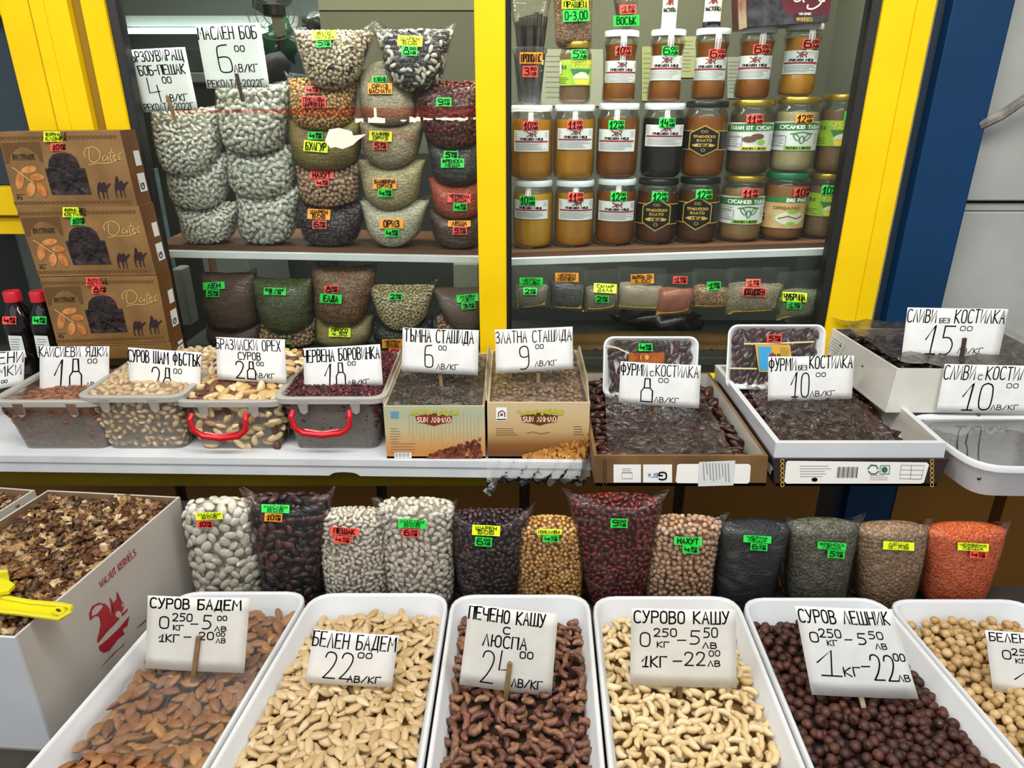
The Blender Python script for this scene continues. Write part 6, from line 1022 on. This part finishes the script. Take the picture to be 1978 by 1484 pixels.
# foam trays of dates propped up against the window
FOAM = mat('white_foam', '#e3e5e6', rough=.45)
def foam(px, Yc, lean, label, lab, stk, lbl):
    x0, y0, x1, y1 = px; p0 = atY((x0 + x1) / 2, (y0 + y1) / 2, Yc); up = Vector((0, math.sin(lean), math.cos(lean))); n = Vector((0, -math.cos(lean), math.sin(lean))); pm = planemap(p0, n); a, b, c, d = pm(x0, y0), pm(x1, y0), pm(x1, y1), pm(x0, y1)
    w2 = (b - a).length / 2 * .5 + (c - d).length / 2 * .5; h2 = (d - a).length / 2; xd = Vector((1, 0, 0)); c0 = (a + b + c + d) / 4
    def ring(ins, dep, rad=.02, N=6):
        L_ = []; W, H = w2 - ins, h2 - ins; rad = max(.004, rad - ins * .5)
        for sx, sy, a0 in ((1, 1, 0), (-1, 1, 90), (-1, -1, 180), (1, -1, 270)):
            for k in range(N + 1): t = R(a0 + 90 * k / N); L_.append(c0 + xd * (sx * (W - rad) + rad * math.cos(t)) + up * (sy * (H - rad) + rad * math.sin(t)) - n * dep)
        return L_
    m = MB(); m.grid([ring(.014, .024), ring(.002, .003), ring(0, 0), ring(.003, -.001), ring(.006, .001), ring(.016, .018)], closed=True); k = 28; m.f.append(tuple(range(len(m.v) - k, len(m.v)))); m.mi.append(0); m.f.append(tuple(reversed(range(k)))); m.mi.append(0)
    r = root('foam_tray', c0 - up * h2, label, 'tray'); put('tray', m, FOAM, r, smooth=True, ang=40)
    C = [(random.uniform(-w2 + .018, w2 - .018), random.uniform(-h2 + .014, h2 - .014), 0) for _ in range(1500)]; C = [C[i] for i in thin(C, .0122)]; P = np.array([c0 + xd * q[0] + up * q[1] - n * .010 for q in C]); m_ = len(P); F_ = frames(np.tile(np.array(n), (m_, 1)), rng.normal(1.2, .5, m_), rng.random(m_) * .3)
    singles('date', dsh, P, F_, np.full(m_, .86), DAT, label='dark date packed in the ' + lab, cat='date', group='dates in the ' + lab)
    rows = [[c0 + xd * ((s * 2 - 1) * (w2 - .006)) + up * ((1 - 2 * t) * (h2 - .006)) + n * (.0015 + .0008 * math.sin(17 * s + 9 * t)) for s in [k / 16 for k in range(17)]] for t in [k / 12 for k in range(13)]]; m = MB(); m.grid(rows); put('wrap', m, clear('tray_wrap', .02, rough=.06, bst=.6, bscale=45, fold=.10, bd=.005), r, smooth=True, ang=180)
    pm2 = planemap(c0, n); q, f = lbl; m = MB(); m.add([pm2(x, y, .003) for x, y in q], [tuple(range(len(q)))]); l = put('label', m, f[0], r); f[1](l, pm2)
    for s in stk: sticker(r, None, *s, plane=lambda x, y, o: pm2(x, y, .0025), ext=.002)
    mb = MB(); [ribbon(mb, pm2, p, 3.0, .0035) for p in f[2]]; put('straw_tie', mb, mat('straw', '#d8cda0', rough=.6), r)
def lA(l, pm2): decal('emblem', l, GOLD, lambda b: (fill(b, pm2, ell(1249, 690, 4, 5, 12), .0036), text(b, pm2, 'I', 1236, 686, 1239, 695, 2, .0036)))
def lB(l, pm2): decal('blue_panel', l, mat('label_blue', '#3f9fd0', rough=.4), lambda b: fill(b, pm2, [(1463, 669), (1490, 670), (1482, 715), (1466, 716)], .0036)); decal('lettering', l, INK, lambda b: text(b, lambda x, y, o: pm2(1496 + y, 692 - x, o), 'G', 0, 0, 8, 9, 1.6, .0038)); decal('small_print', l, GRNL, lambda b: lines(b, pm2, 1506, 672, 1524, 8, 3.6, .8, .0037)); decal('picture', l, mat('label_dates', '#8a3a26', rough=.4), lambda b: fill(b, pm2, ell(1489, 688, 5, 8, 10, rot=.5), .0038))
foam((1165, 650, 1348, 768), 1.345, .22, 'white foam tray of dates with a red gold label, behind the 8.00 card', 'smaller foam tray', [('g', 1247, 671, 27, 15, ['$4,00'])], ([(1213, 682), (1283, 681), (1283, 702), (1214, 701)], (mat('label_rust', '#8a3a1c', '#b06a2c', rough=.4, scale=60), lA, [[(1172, 668), (1192, 672), (1214, 682)]])))
foam((1404, 627, 1592, 752), 1.345, .22, 'white foam tray of dates with a blue and gold label, behind the 10.00 card', 'larger foam tray', [('r', 1496, 654, 29, 15, ['$5,00'])], ([(1457, 663), (1525, 666), (1530, 705), (1522, 720), (1465, 718)], (mat('label_amber', '#d3a23f', rough=.4), lB, [[(1437, 664), (1500, 663), (1570, 660)], [(1409, 711), (1460, 712)]])))
# prune carton and white prune tray at the right edge
zpt, zpb = 1.087, 1.0; pf = atZ(1733, 713, zpt); pk = atZ(1606, 634, zpt); pfR = Vector((pf.x + .33, pf.y - .004, zpt)); pkR = Vector((pk.x + .36, pk.y - .01, zpt)); pb = atZ(1710, 797, zpb)
sh_ = pb - Vector((pf.x, pf.y, zpb)); pr_ = openbox('prune_carton', [pb, dn(pfR, zpb) + Vector((sh_.x, sh_.y, 0)), dn(pkR, zpb), dn(pk, zpb)], [pf, pfR, pkR, pk], .005, WCI, mat('carton_inner2', '#8c8273', rough=.7), 'white carton of pitted prunes wrapped in clear film, on top at the right edge')
PRU = pieces('prune_m', ['#1d1413', '#2a1d1a', '#140e0e'], rough=.3); pile('prune', [shape('lump', .028, .022, .014, 10, 8, s) for s in range(3)], [pf + Vector((.015, .015, 0)), pfR + Vector((-.01, .015, 0)), pkR + Vector((-.01, -.01, 0)), pk + Vector((.015, -.012, 0))], lambda s, t: 1.066, .020, PRU, 'pitted prunes in the film wrapped carton', 'prune', 'prunes in the white carton', single_label='dark prune under film in the white carton', bedcol='#1a1311')
PFm = clear('prune_film', .18, rough=.14, bst=.8, bscale=22, fold=.30, bd=.012, milk='#84786a')
crumple('wrap_film', [pf + Vector((-.002, -.002, .003)), pfR + Vector((0, -.002, .003)), pkR + Vector((0, 0, .012)), pk + Vector((-.002, 0, .012))], lambda s, t: -.010 * math.sin(math.pi * min(1, s * 2)) * 0 + .010 * (1 - s) ** 6, PFm, nx=50, ny=40, amp=.012, seed=31, label='cloudy crumpled film over the prune carton at the right edge', cat='sheet')
pm = planemap(pf, (pk - pf).cross(Vector((0, 0, 1)))); decal('paper_label', pr_, LAB, lambda b: fill(b, pm, [(1609, 646), (1634, 664), (1621, 690), (1597, 672)], .0008)); decal('small_print', pr_, LINK, lambda b: [ribbon(b, pm, [(1609 - k * 2.2, 652 + k * 4.6), (1628 - k * 2.2, 665 + k * 4.6)], .9, .0014) for k in range(5)])
zw = .998; w1, w2_, w4 = atZ(1868, 903, zw), atZ(2250, 905, zw), atZ(1745, 800, zw); q = [(w4.x + .016, w1.y + .002), (1.02, w1.y - .006), (1.02, w4.y), (w4.x, w4.y + .002)]
put('prune_tray', tray_mesh(q, zw, .9290, .020, .05), PLW, smooth=True, ang=50, label='white plastic tray of prunes with pits, at the right edge of the counter', cat='tray')
pile('prune', [shape('lump', .028, .022, .014, 10, 8, s) for s in range(3)], [Vector((q[0][0] + .03, q[0][1] + .03, 0)), Vector((.99, q[0][1] + .03, 0)), Vector((.99, w4.y - .03, 0)), Vector((w4.x + .03, w4.y - .03, 0))], lambda s, t: .972, .020, PRU, 'prunes with pits in the white tray at the right edge', 'prune', 'prunes in the white tray', single_label='dark prune under film in the white tray at the right edge', bedcol='#1a1311')
crumple('wrap_film', [(q[0][0] + .012, q[0][1] + .012, .992), (1.0, q[0][1] + .012, .992), (1.0, w4.y - .01, .992), (w4.x + .012, w4.y - .012, .992)], lambda s, t: -.006 * math.sin(math.pi * t), clear('prune_tray_film', .45, rough=.05, bst=.08, bscale=6, fold=0, bd=.004, milk='#5c5a54', gl=2.2), nx=30, ny=24, amp=.0006, seed=41, label='tight cloudy film over the prune tray at the right edge', cat='sheet')
# ---------------------------------------------------------------- stack of date gift cartons on the left, juice bottles
GC = mat('gift_card_brown', '#8a673a', '#6d5029', rough=.45, scale=14); GCS = mat('gift_card_side', '#6d4520', '#5c3a1a', rough=.5, scale=9); PRT = mat('print_brown', '#5f4018', rough=.5); WIN = mat('date_window', '#0e090a', '#3a2c2c', rough=.10, scale=60, bst=1, bscale=38, bd=.010)
DB1 = mat('printed_date', '#a85f22', '#cf8f52', rough=.4, scale=60); CAM = mat('camel_print', '#2a1418', rough=.5)
def gift(fr, sr, lab, stk, last=False):
    Yg = 1.365; M0 = planemap((0, Yg, 0), (0, -1, 0)); tl, tr, br, bl = [M0(*p) for p in fr]; D = .055; m = MB(); m.slab([tl, tr, br, bl], (0, 1, 0), D); o = root('gift_carton', ((bl + br) / 2) + Vector((0, D / 2, 0)), lab, 'box', 'brown gift cartons of dates stacked by the yellow post'); put('body', m, GC, o, bevel=.0008)
    e = .0006; m = MB(); m.add([tr + Vector((e, 0, 0)), tr + Vector((e, D, 0)), br + Vector((e, D, 0)), br + Vector((e, 0, 0))], [(0, 1, 2, 3)]); sd = put('side_panel', m, GCS, o); MS = quadmap([tr + Vector((e, 0, 0)), tr + Vector((e, D, 0)), br + Vector((e, D, 0)), br + Vector((e, 0, 0))], 10, 40)
    mb = MB(); fill(mb, MS, rect(5, 11, 9, 19), .0006); fill(mb, MS, rect(4, 23, 9, 33), .0006); put('paper_label', mb, LAB, sd); mb = MB(); text(mb, lambda x, y, o_: MS(5 + y, 31.5 - x, o_), 'G', 0, 0, 3, 2.2, .6, .001); put('lettering', mb, INK, sd)
    MF = quadmap([tl, tr, br, bl], 1, 1)
    def Q(x, y): t = (y - 72) / 463; xl = -10 + (y - 78) * .208; xr = 728 + (y - 68) * .218; return ((x - xl) / (xr - xl), t)
    def dd(nm, mt, f): mb = MB(); f(mb); put(nm, mb, mt, o)
    MZ = lambda x, y, off=0: MF(*Q(x, y), off); P = lambda b, pts, off=.0005: fill(b, MZ, pts, off)
    def bands(b, y0, sh):
        if 1:
            for k in range(26): x = 8 + sh + k * 27.5; ribbon(b, MZ, ell(x, y0 + 14, 10, 9, 8) + [(x + 10, y0 + 14)], 7, .0006)
    dd('border_print', mat('print_border', '#6a4a20', rough=.5), lambda b: bands(b, 95, 0)); dd('border_print', mat('print_border', '#6a4a20', rough=.5), lambda b: bands(b, 490, 82))
    if last: return o
    dd('logo_print', PRT, lambda b: [P(b, [(12, 138), (245, 132), (264, 258), (240, 245), (228, 205), (170, 165), (130, 158), (100, 172), (62, 212), (60, 255), (38, 262)])] + [ribbon(b, MZ, [(78, 238), (215, 236)], 3, .0008)])
    dd('lettering', CAM, lambda b: [text(b, MZ, 'BINTRADE', 80, 206, 212, 232, 4, .0009), text(b, MZ, '1Kg'.replace('K', 'К'), 96, 458, 130, 478, 3, .0009), ribbon(b, MZ, [(90, 450), (146, 450)], 3, .0009)])
    dd('lettering', mat('gold_script', '#c9a96a', rough=.35), lambda b: [ribbon(b, MZ, chaikin(p), 4.5, .0009) for p in ([(545, 170), (540, 240), (560, 262), (600, 250), (615, 205), (580, 165), (530, 170), (510, 200), (520, 225)], [(640, 215), (620, 235), (630, 252), (650, 240), (655, 215), (658, 250)], [(680, 180), (668, 235), (678, 252)], [(660, 205), (695, 200)], [(690, 235), (705, 218), (695, 210), (685, 230), (698, 250), (712, 240)], [(735, 205), (715, 215), (730, 238), (712, 250)], [(540, 275), (600, 262), (660, 268), (735, 240)])])
    for k, (x, y, rx, ry, ro) in enumerate(((175, 298, 48, 22, -.15), (118, 365, 26, 56, .1), (225, 345, 42, 22, .1), (185, 420, 26, 46, .15), (252, 420, 24, 52, -.45))): dd('date_print', DB1, lambda b: P(b, ell(x, y, rx, ry, 14, rot=ro), .0006 + k * .0002))
    dd('stem_print', mat('gold_stem', '#d0a45c', rough=.4), lambda b: ribbon(b, MZ, [(78, 284), (130, 322), (175, 360), (200, 372)], 6, .0018))
    dd('window', WIN, lambda b: P(b, [(272, 293), (292, 293), (298, 240), (320, 212), (350, 200), (395, 197), (435, 208), (465, 235), (488, 293), (515, 293), (550, 455), (312, 455)], .0008))
    cam_ = lambda dx, rider: [(585 + dx, 410), (592 + dx, 385), (605 + dx, 378), (614 + dx, 392), (622 + dx, 380), (634 + dx, 382), (642 + dx, 402), (654 + dx, 392), (658 + dx, 386), (670 + dx, 392), (662 + dx, 402), (650 + dx, 420), (646 + dx, 430), (648 + dx, 455), (655 + dx, 486), (648 + dx, 486), (638 + dx, 440), (628 + dx, 440), (632 + dx, 486), (625 + dx, 486), (614 + dx, 440), (600 + dx, 436), (598 + dx, 455), (606 + dx, 486), (599 + dx, 486), (588 + dx, 450)]
    dd('camel_print', CAM, lambda b: [P(b, cam_(0, 0)), P(b, [(x, y - 8) for x, y in cam_(106, 1)]), P(b, [(694, 378), (698, 350), (704, 342), (710, 350), (718, 372), (722, 384)])])
    for s in stk: sticker(o, None, *s[:6], rot=s[6] if len(s) > 6 else 0, plane=lambda x, y, off: M0(x, y), ext=-.001)
    return o
gift([(112, 668), (329, 661), (335, 690), (120, 697)], 0, 'lowest brown gift carton of dates, only its top border showing', [], last=True)
gift([(76, 536), (303, 533), (328, 660), (111, 668)], 0, 'brown gift carton of dates with red 8.00 stickers', [('r', 188, 544, 44, 16, ['ФУРМИ С', 'КОСТИЛКА']), ('r', 192, 560, 30, 14, ['$8,00'])])
gift([(31, 402), (268, 398), (302, 532), (75, 535)], 0, 'brown gift carton of dates with yellow and green stickers', [('y', 145, 410, 48, 19, ['ФУРМИ БЕЗ', 'КОСТИЛКА']), ('g', 151, 427, 29, 15, ['$10,00'])])
gift([(-6, 255), (231, 252), (266, 399), (30, 402)], 0, 'topmost brown gift carton of dates with yellow and red stickers', [('y', 108, 264, 48, 20, ['ФУРМИ С', 'КЛОНКА']), ('r', 113, 284, 31, 15, ['$10,00'])])
for x, st_, lb_ in ((30, 'r', 'dark juice bottle with red cap and red sticker at the left edge'), (80, 'g', 'dark juice bottle with red cap and green sticker beside the gift cartons')):
    Yj = 1.40; zc = atY(x, 562, Yj).z; bx = atY(x + 2, 600, Yj).x; z0 = .9285; Hh = zc - z0; b = root('juice_bottle', (bx, Yj, z0), lb_, 'bottle', 'red capped juice bottles'); rr2 = .031
    m = MB(); m.lathe([(rr2 * .85, 0), (rr2, .006), (rr2, Hh * .3), (rr2 * .95, Hh * .32), (rr2, Hh * .34), (rr2, Hh * .62), (rr2 * .95, Hh * .64), (rr2, Hh * .67), (rr2 * .95, Hh * .76), (rr2 * .6, Hh * .86), (rr2 * .42, Hh * .9), (rr2 * .42, Hh * .93)], (bx, Yj, z0), 28); put('body', m, mat('dark_juice', '#0b0808', rough=.08), b, smooth=True, ang=60)
    m = MB(); m.lathe([(.0155, Hh - .022), (.0165, Hh - .021), (.0165, Hh - .003), (.015, Hh)], (bx, Yj, z0), 24); put('cap', m, mat('red_cap', '#c01a2a', rough=.35), b, smooth=True, label='red screw cap')
    M = planemap((bx, Yj - rr2 - .001, 0), (0, -1, 0)); sticker(b, None, st_, x - 12 if x < 50 else x - 4, 619, 27, 15, ['$4,50'], plane=lambda x, y, o: M(x, y), ext=-.002)
    mb = MB(); fill(mb, M, [(x - 14, 648), (x + 12, 649), (x + 22, 690), (x - 6, 690)], .001); l = put('label', mb, LAB, b); mb = MB(); lines(mb, M, x - 8, 655, x + 12, 6, 5, .9, .0016); put('small_print', mb, LINK, l)
# brown patterned carton at the bottom of the right window
q = [atY(1100, 652, 1.56), atY(1412, 652, 1.56), atY(1412, 712, 1.56), atY(1100, 712, 1.56)]; q[2].z = q[3].z = 1.0005; m = MB(); m.slab(q, (0, 1, 0), .05); bx_ = put('patterned_carton', m, GC, label='brown patterned carton lying behind the right pane below the pouches', cat='box'); M = planemap(q[0], (0, -1, 0))
decal('window', bx_, WIN, lambda b: [fill(b, M, [(x - 34, 704), (x - 30, 690), (x - 14, 680), (x, 673), (x + 14, 680), (x + 30, 690), (x + 34, 704)], .0008) for x in (1150, 1374)]); decal('border_print', bx_, PRT, lambda b: [ribbon(b, M, ell(x, 663, 3, 3, 7) + [(x + 3, 663)], 1.4, .0008) for x in range(1106, 1410, 9)])
# ---------------------------------------------------------------- price cards
BAM = mat('stick_wood', '#8f7350', '#6f5636', rough=.7, scale=40); DST = mat('stick_dark', '#3f2a20', rough=.7); CLN = mat('stick_clean', '#cdbf9e', rough=.7)
def card(label, q, Yc, k, L_, stick=None, sm=None, wd=1.0, curl=.002, cream=False):
    y0 = (q[2][1] + q[3][1]) / 2; p0 = atY((q[2][0] + q[3][0]) / 2, y0, Yc); n = Vector((0, -1, k)).normalized(); M0 = planemap(p0, n); C = [M0(*p) for p in q]; n = M0.n
    W = (q[1][0] - q[0][0] + q[2][0] - q[3][0]) / 2; H = (q[3][1] - q[0][1] + q[2][1] - q[1][1]) / 2; base = quadmap(C, W, H)
    def M(x, y, off=0): return base(x, y, off + curl * math.sin(math.pi * min(1, max(0, x / W))) * (1 - .3 * y / H) + curl * .5 * (x / W - .5) * (y / H - .5))
    r = root('price_card', (C[2] + C[3]) / 2, label, 'card', 'handwritten price cards'); m = MB(); g = [[M(W * i / 10, H * j / 6) for i in range(11)] for j in range(7)]; m.grid(g); o = put('card', m, mat('card_cream', '#e4e2da', '#d8d5ca', rough=.5, scale=20) if cream else PAPER, r, smooth=True, ang=180); md = o.modifiers.new('s', 'SOLIDIFY'); md.thickness = .0006; md.offset = -1 if True else 1
    mb = MB()
    for t in L_:
        s, a, b, c, d = t[:5]; h = (d - b) * H; ww = t[5] if len(t) > 5 else (3.0 if h > 34 else 2.3 if h > 22 else 1.9 if h > 11 else 1.5)
        text(mb, M, s, a * W, b * H, c * W, d * H, ww * wd, .0009, jit=.03)
    put('lettering', mb, INK, r)
    if stick:
        x0, y0_, x1, y1_, fr = stick; A, B = M0(x0, y0_, .004 if fr else -.004), M0(x1, y1_, .004 if fr else -.004); B = B + (B - A).normalized() * .02; m = MB(); sd = Vector((.0035, 0, 0)); nn = n * .0022; m.add([A - sd - nn, A + sd - nn, B + sd - nn, B - sd - nn, A - sd + nn, A + sd + nn, B + sd + nn, B - sd + nn], [(0, 1, 2, 3), (7, 6, 5, 4), (0, 4, 5, 1), (1, 5, 6, 2), (2, 6, 7, 3), (3, 7, 4, 0)]); put('stick', m, sm or BAM, r, bevel=.0006)
    return r
PK = lambda a, b, y=0: [('00', a, b, a + .12, b + .1)]
card('white card reading quick-cooking beans 4.00, harvest 2022', [(240, 97), (357, 91), (383, 213), (278, 217)], 1.508, .0, [('БЪРЗОУВИРАЩ', -.01, .03, .93, .19, 2.2), ('БОБ-ПЕШАК', .14, .26, .92, .41, 2.2), ('4', .22, .44, .42, .84, 2.1), ('00', .5, .45, .65, .55), ('ЛВ/КГ', .48, .73, .86, .84), ('РЕКОЛТА-2022Г.', .04, .87, .97, .98, 1.7)], (325, 185, 335, 216, 1), wd=1.05)
card('white card reading butter beans 6.00, harvest 2022', [(378, 48), (502, 44), (521, 169), (400, 171)], 1.508, .0, [('МАСЛЕН БОБ', .01, .04, .92, .23, 2.3), ('6', .26, .33, .47, .76, 2.4), ('00', .55, .34, .70, .43), ('ЛВ/КГ', .49, .63, .86, .75), ('РЕКОЛТА-2022Г.', .03, .87, .96, .98, 1.7)], (458, 142, 466, 176, 1), DST, wd=1.05)
card('white card cut off at the left edge, reading green seeds', [(-92, 682), (48, 677), (46, 742), (-95, 770)], 1.30, .1, [('ЗЕЛЕНИ', .3, .03, .98, .33), ('СЕМКИ', .44, .40, .96, .68), ('00', .7, .78, .78, .86)])
card('white card for apricot kernels, 18.00', [(77, 669), (211, 669), (211, 771), (77, 778)], 1.275, .12, [('КАЙСИЕВИ ЯДКИ', .0, .01, .97, .18), ('18', .22, .24, .61, .80, 2.6), ('00', .7, .23, .83, .31), ('ЛВ/КГ', .68, .66, .98, .74)])
card('white card for raw pistachios, 28.00, sunk in the nuts', [(248, 671), (389, 681), (386, 775), (250, 765)], 1.232, .12, [('СУРОВ ШАМ ФЪСТЪК', .0, .04, .99, .28), ('28', .33, .36, .60, .86, 2.4), ('00', .63, .36, .74, .46), ('ЛВ/КГ', .63, .73, .97, .85)])
card('white card for raw brazil nuts, 28.00', [(417, 651), (550, 656), (554, 741), (420, 733)], 1.236, .12, [('БРАЗИЛСКИ ОРЕХ', .0, .03, .93, .27), ('СУРОВ', .32, .32, .64, .49), ('28', .28, .54, .56, .94, 2.4), ('00', .58, .53, .68, .62), ('ЛВ/КГ', .56, .79, .83, .90)])
card('white card for dried cranberries, 18.00', [(586, 673), (734, 665), (740, 744), (588, 756)], 1.232, .12, [('ЧЕРВЕНА БОРОВИНКА', .0, .05, .98, .33), ('18', .27, .38, .53, .94, 2.3), ('00', .57, .37, .67, .46), ('ЛВ/КГ', .56, .82, .83, .93)], (657, 745, 658, 760, 0))
card('white card for dark raisins, 6.00', [(778, 633), (925, 638), (923, 725), (776, 717)], 1.255, .08, [('ТЪМНА СТАШИДА', .03, .02, .93, .30), ('6', .30, .36, .41, .86, 2.2), ('00', .48, .37, .58, .47), ('ЛВ/КГ', .46, .78, .74, .90)], (849, 716, 852, 745, 0))
card('white card for golden raisins, 9.00', [(956, 637), (1106, 631), (1107, 713), (958, 722)], 1.255, .08, [('ЗЛАТНА СТАШИДА', .01, .05, .98, .31), ('9', .31, .38, .43, .92, 2.2), ('00', .52, .37, .62, .47), ('ЛВ/КГ', .51, .76, .79, .88)], (1040, 715, 1040, 728, 0))
card('white card for dates with pits, 8.00', [(1199, 698), (1354, 706), (1350, 789), (1195, 778)], 1.235, .08, [('ФУРМИ', .01, .04, .33, .31), ('С', .37, .19, .41, .30), ('КОСТИЛКА', .44, .03, .97, .29), ('8', .27, .37, .41, .92, 2.3), ('00', .48, .34, .60, .44), ('ЛВ/КГ', .44, .79, .74, .91)], (1269, 780, 1264, 812, 0))
card('white card for pitted dates, 10.00', [(1484, 689), (1650, 687), (1645, 770), (1483, 776)], 1.255, .08, [('ФУРМИ', .01, .04, .32, .31), ('БЕЗ', .35, .20, .45, .30), ('КОСТИЛКА', .48, .0, .98, .27), ('10', .27, .36, .48, .92, 2.3), ('00', .56, .37, .67, .46), ('ЛВ/КГ', .50, .79, .79, .91)], (1558, 770, 1558, 790, 0), CLN)
card('white card for pitted prunes, 15.00, highest at the right', [(1753, 594), (1948, 597), (1928, 693), (1741, 690)], 1.262, .1, [('СЛИВИ', .01, .03, .29, .28), ('БЕЗ', .33, .20, .43, .29), ('КОСТИЛКА', .48, .02, .98, .28), ('15', .22, .34, .50, .92, 2.5), ('00', .55, .35, .67, .44), ('ЛВ/КГ', .56, .79, .82, .90)], (1861, 652, 1853, 702, 1), DST)
card('white card for prunes with pits, 10.00, cut off at the right edge', [(1825, 703), (2012, 707), (1995, 799), (1808, 797)], 1.192, .08, [('СЛИВИ', .01, .02, .32, .30), ('С', .36, .2, .40, .30), ('КОСТИЛКА', .44, .03, .99, .29), ('10', .24, .37, .54, .93, 2.7), ('00', .67, .37, .79, .46), ('ЛВ/КГ', .55, .82, .83, .92)], (1893, 795, 1892, 808, 0))
yz = dict(k=.18)
card('off-white card for raw almonds, 5.00 a quarter kilo', [(286, 1150), (483, 1155), (472, 1300), (281, 1291)], .785, .18, [('СУРОВ БАДЕМ', .03, .03, .92, .16, 3), ('0', .13, .27, .22, .43, 2.6), ('250', .26, .22, .45, .32, 2.4), ('КГ', .27, .38, .37, .45, 2.2), ('-', .44, .33, .51, .38, 2.2), ('5', .56, .24, .64, .42, 2.6), ('00', .70, .24, .79, .30, 2), ('ЛВ', .68, .38, .79, .44, 2), ('1КГ', .13, .51, .33, .61, 2.6), ('-', .38, .50, .45, .57, 2.3), ('20', .53, .46, .67, .56, 2.4), ('00', .70, .46, .78, .51, 1.8), ('ЛВ', .70, .54, .79, .60, 1.8)], (386, 1226, 376, 1306, 1), cream=True)
card('white card for peeled almonds, 22.00', [(607, 1215), (771, 1228), (757, 1328), (590, 1318)], .768, .18, [('БЕЛЕН БАДЕМ', .01, .03, .98, .30, 2.6), ('22', .19, .38, .52, .88, 2.6), ('00', .56, .36, .72, .46, 2.2), ('ЛВ/КГ', .48, .81, .86, .93, 2.4)])
card('off-white card for roasted cashews in their skins, 24.00', [(907, 1166), (1078, 1186), (1065, 1345), (887, 1322)], .758, .18, [('ПЕЧЕНО КАШУ', .01, .02, .86, .17, 3), ('С', .41, .22, .48, .30, 2.6), ('ЛЮСПА', .20, .33, .68, .47, 2.8), ('24', .22, .52, .54, .92, 2.6), ('00', .62, .49, .76, .57, 2.4), ('ЛВ/КГ', .56, .83, .89, .93, 2.5)], (985, 1277, 974, 1366, 1), cream=True)
card('off-white creased card for raw cashews, 5.50 a quarter kilo', [(1219, 1174), (1421, 1177), (1423, 1329), (1217, 1322)], .765, .18, [('СУРОВО КАШУ', .03, .03, .93, .18, 3), ('0', .09, .31, .18, .49, 2.6), ('250', .22, .25, .43, .35, 2.4), ('КГ', .25, .42, .36, .49, 2.2), ('-', .44, .36, .52, .42, 2.3), ('5', .56, .27, .65, .44, 2.6), ('50', .69, .23, .82, .35, 2.4), ('ЛВ', .68, .42, .81, .49, 2.2), ('1КГ', .11, .61, .34, .75, 2.9), ('-', .40, .62, .48, .70, 2.6), ('22', .51, .54, .70, .71, 2.6), ('00', .74, .52, .84, .59, 2), ('ЛВ', .73, .65, .84, .72, 2.2)], (1313, 1324, 1315, 1350, 0), cream=True)
card('white card for raw hazelnuts, 22.00 a kilo, on a pale stick', [(1535, 1170), (1723, 1177), (1774, 1350), (1568, 1342)], .735, .18, [('СУРОВ ЛЕШНИК', .02, .03, .93, .17, 2.9), ('0', .09, .28, .17, .39, 2.6), ('250', .19, .24, .40, .33, 2.4), ('КГ', .25, .36, .35, .42, 2), ('-', .43, .32, .50, .37, 2.3), ('5', .56, .27, .64, .39, 2.6), ('50', .68, .25, .82, .33, 2.3), ('ЛВ', .72, .38, .83, .44, 2), ('1', .11, .48, .32, .77, 2.8), ('КГ', .35, .66, .51, .76, 2.6), ('-', .53, .62, .61, .66, 2.6), ('22', .63, .50, .86, .79, 2.9), ('00', .87, .49, .98, .57, 2.4), ('ЛВ', .86, .73, .97, .80, 2.2)], (1664, 1344, 1676, 1392, 0), CLN)
card('white card for peeled hazelnuts, cut off at the right edge', [(1902, 1217), (2070, 1226), (2090, 1350), (1918, 1336)], .765, .18, [('БЕЛЕН', .04, .03, .44, .16, 2.4), ('ЛЕШНИК', .52, .03, .97, .16, 2.4), ('0', .16, .30, .25, .44, 2.4), ('250', .27, .26, .5, .36, 2.2), ('КГ', .3, .42, .42, .49, 2), ('-', .55, .35, .62, .4, 2), ('1', .26, .60, .46, .9, 2.6), ('КГ', .5, .78, .66, .9, 2.4)])
# torn red tape and paper left on the glass
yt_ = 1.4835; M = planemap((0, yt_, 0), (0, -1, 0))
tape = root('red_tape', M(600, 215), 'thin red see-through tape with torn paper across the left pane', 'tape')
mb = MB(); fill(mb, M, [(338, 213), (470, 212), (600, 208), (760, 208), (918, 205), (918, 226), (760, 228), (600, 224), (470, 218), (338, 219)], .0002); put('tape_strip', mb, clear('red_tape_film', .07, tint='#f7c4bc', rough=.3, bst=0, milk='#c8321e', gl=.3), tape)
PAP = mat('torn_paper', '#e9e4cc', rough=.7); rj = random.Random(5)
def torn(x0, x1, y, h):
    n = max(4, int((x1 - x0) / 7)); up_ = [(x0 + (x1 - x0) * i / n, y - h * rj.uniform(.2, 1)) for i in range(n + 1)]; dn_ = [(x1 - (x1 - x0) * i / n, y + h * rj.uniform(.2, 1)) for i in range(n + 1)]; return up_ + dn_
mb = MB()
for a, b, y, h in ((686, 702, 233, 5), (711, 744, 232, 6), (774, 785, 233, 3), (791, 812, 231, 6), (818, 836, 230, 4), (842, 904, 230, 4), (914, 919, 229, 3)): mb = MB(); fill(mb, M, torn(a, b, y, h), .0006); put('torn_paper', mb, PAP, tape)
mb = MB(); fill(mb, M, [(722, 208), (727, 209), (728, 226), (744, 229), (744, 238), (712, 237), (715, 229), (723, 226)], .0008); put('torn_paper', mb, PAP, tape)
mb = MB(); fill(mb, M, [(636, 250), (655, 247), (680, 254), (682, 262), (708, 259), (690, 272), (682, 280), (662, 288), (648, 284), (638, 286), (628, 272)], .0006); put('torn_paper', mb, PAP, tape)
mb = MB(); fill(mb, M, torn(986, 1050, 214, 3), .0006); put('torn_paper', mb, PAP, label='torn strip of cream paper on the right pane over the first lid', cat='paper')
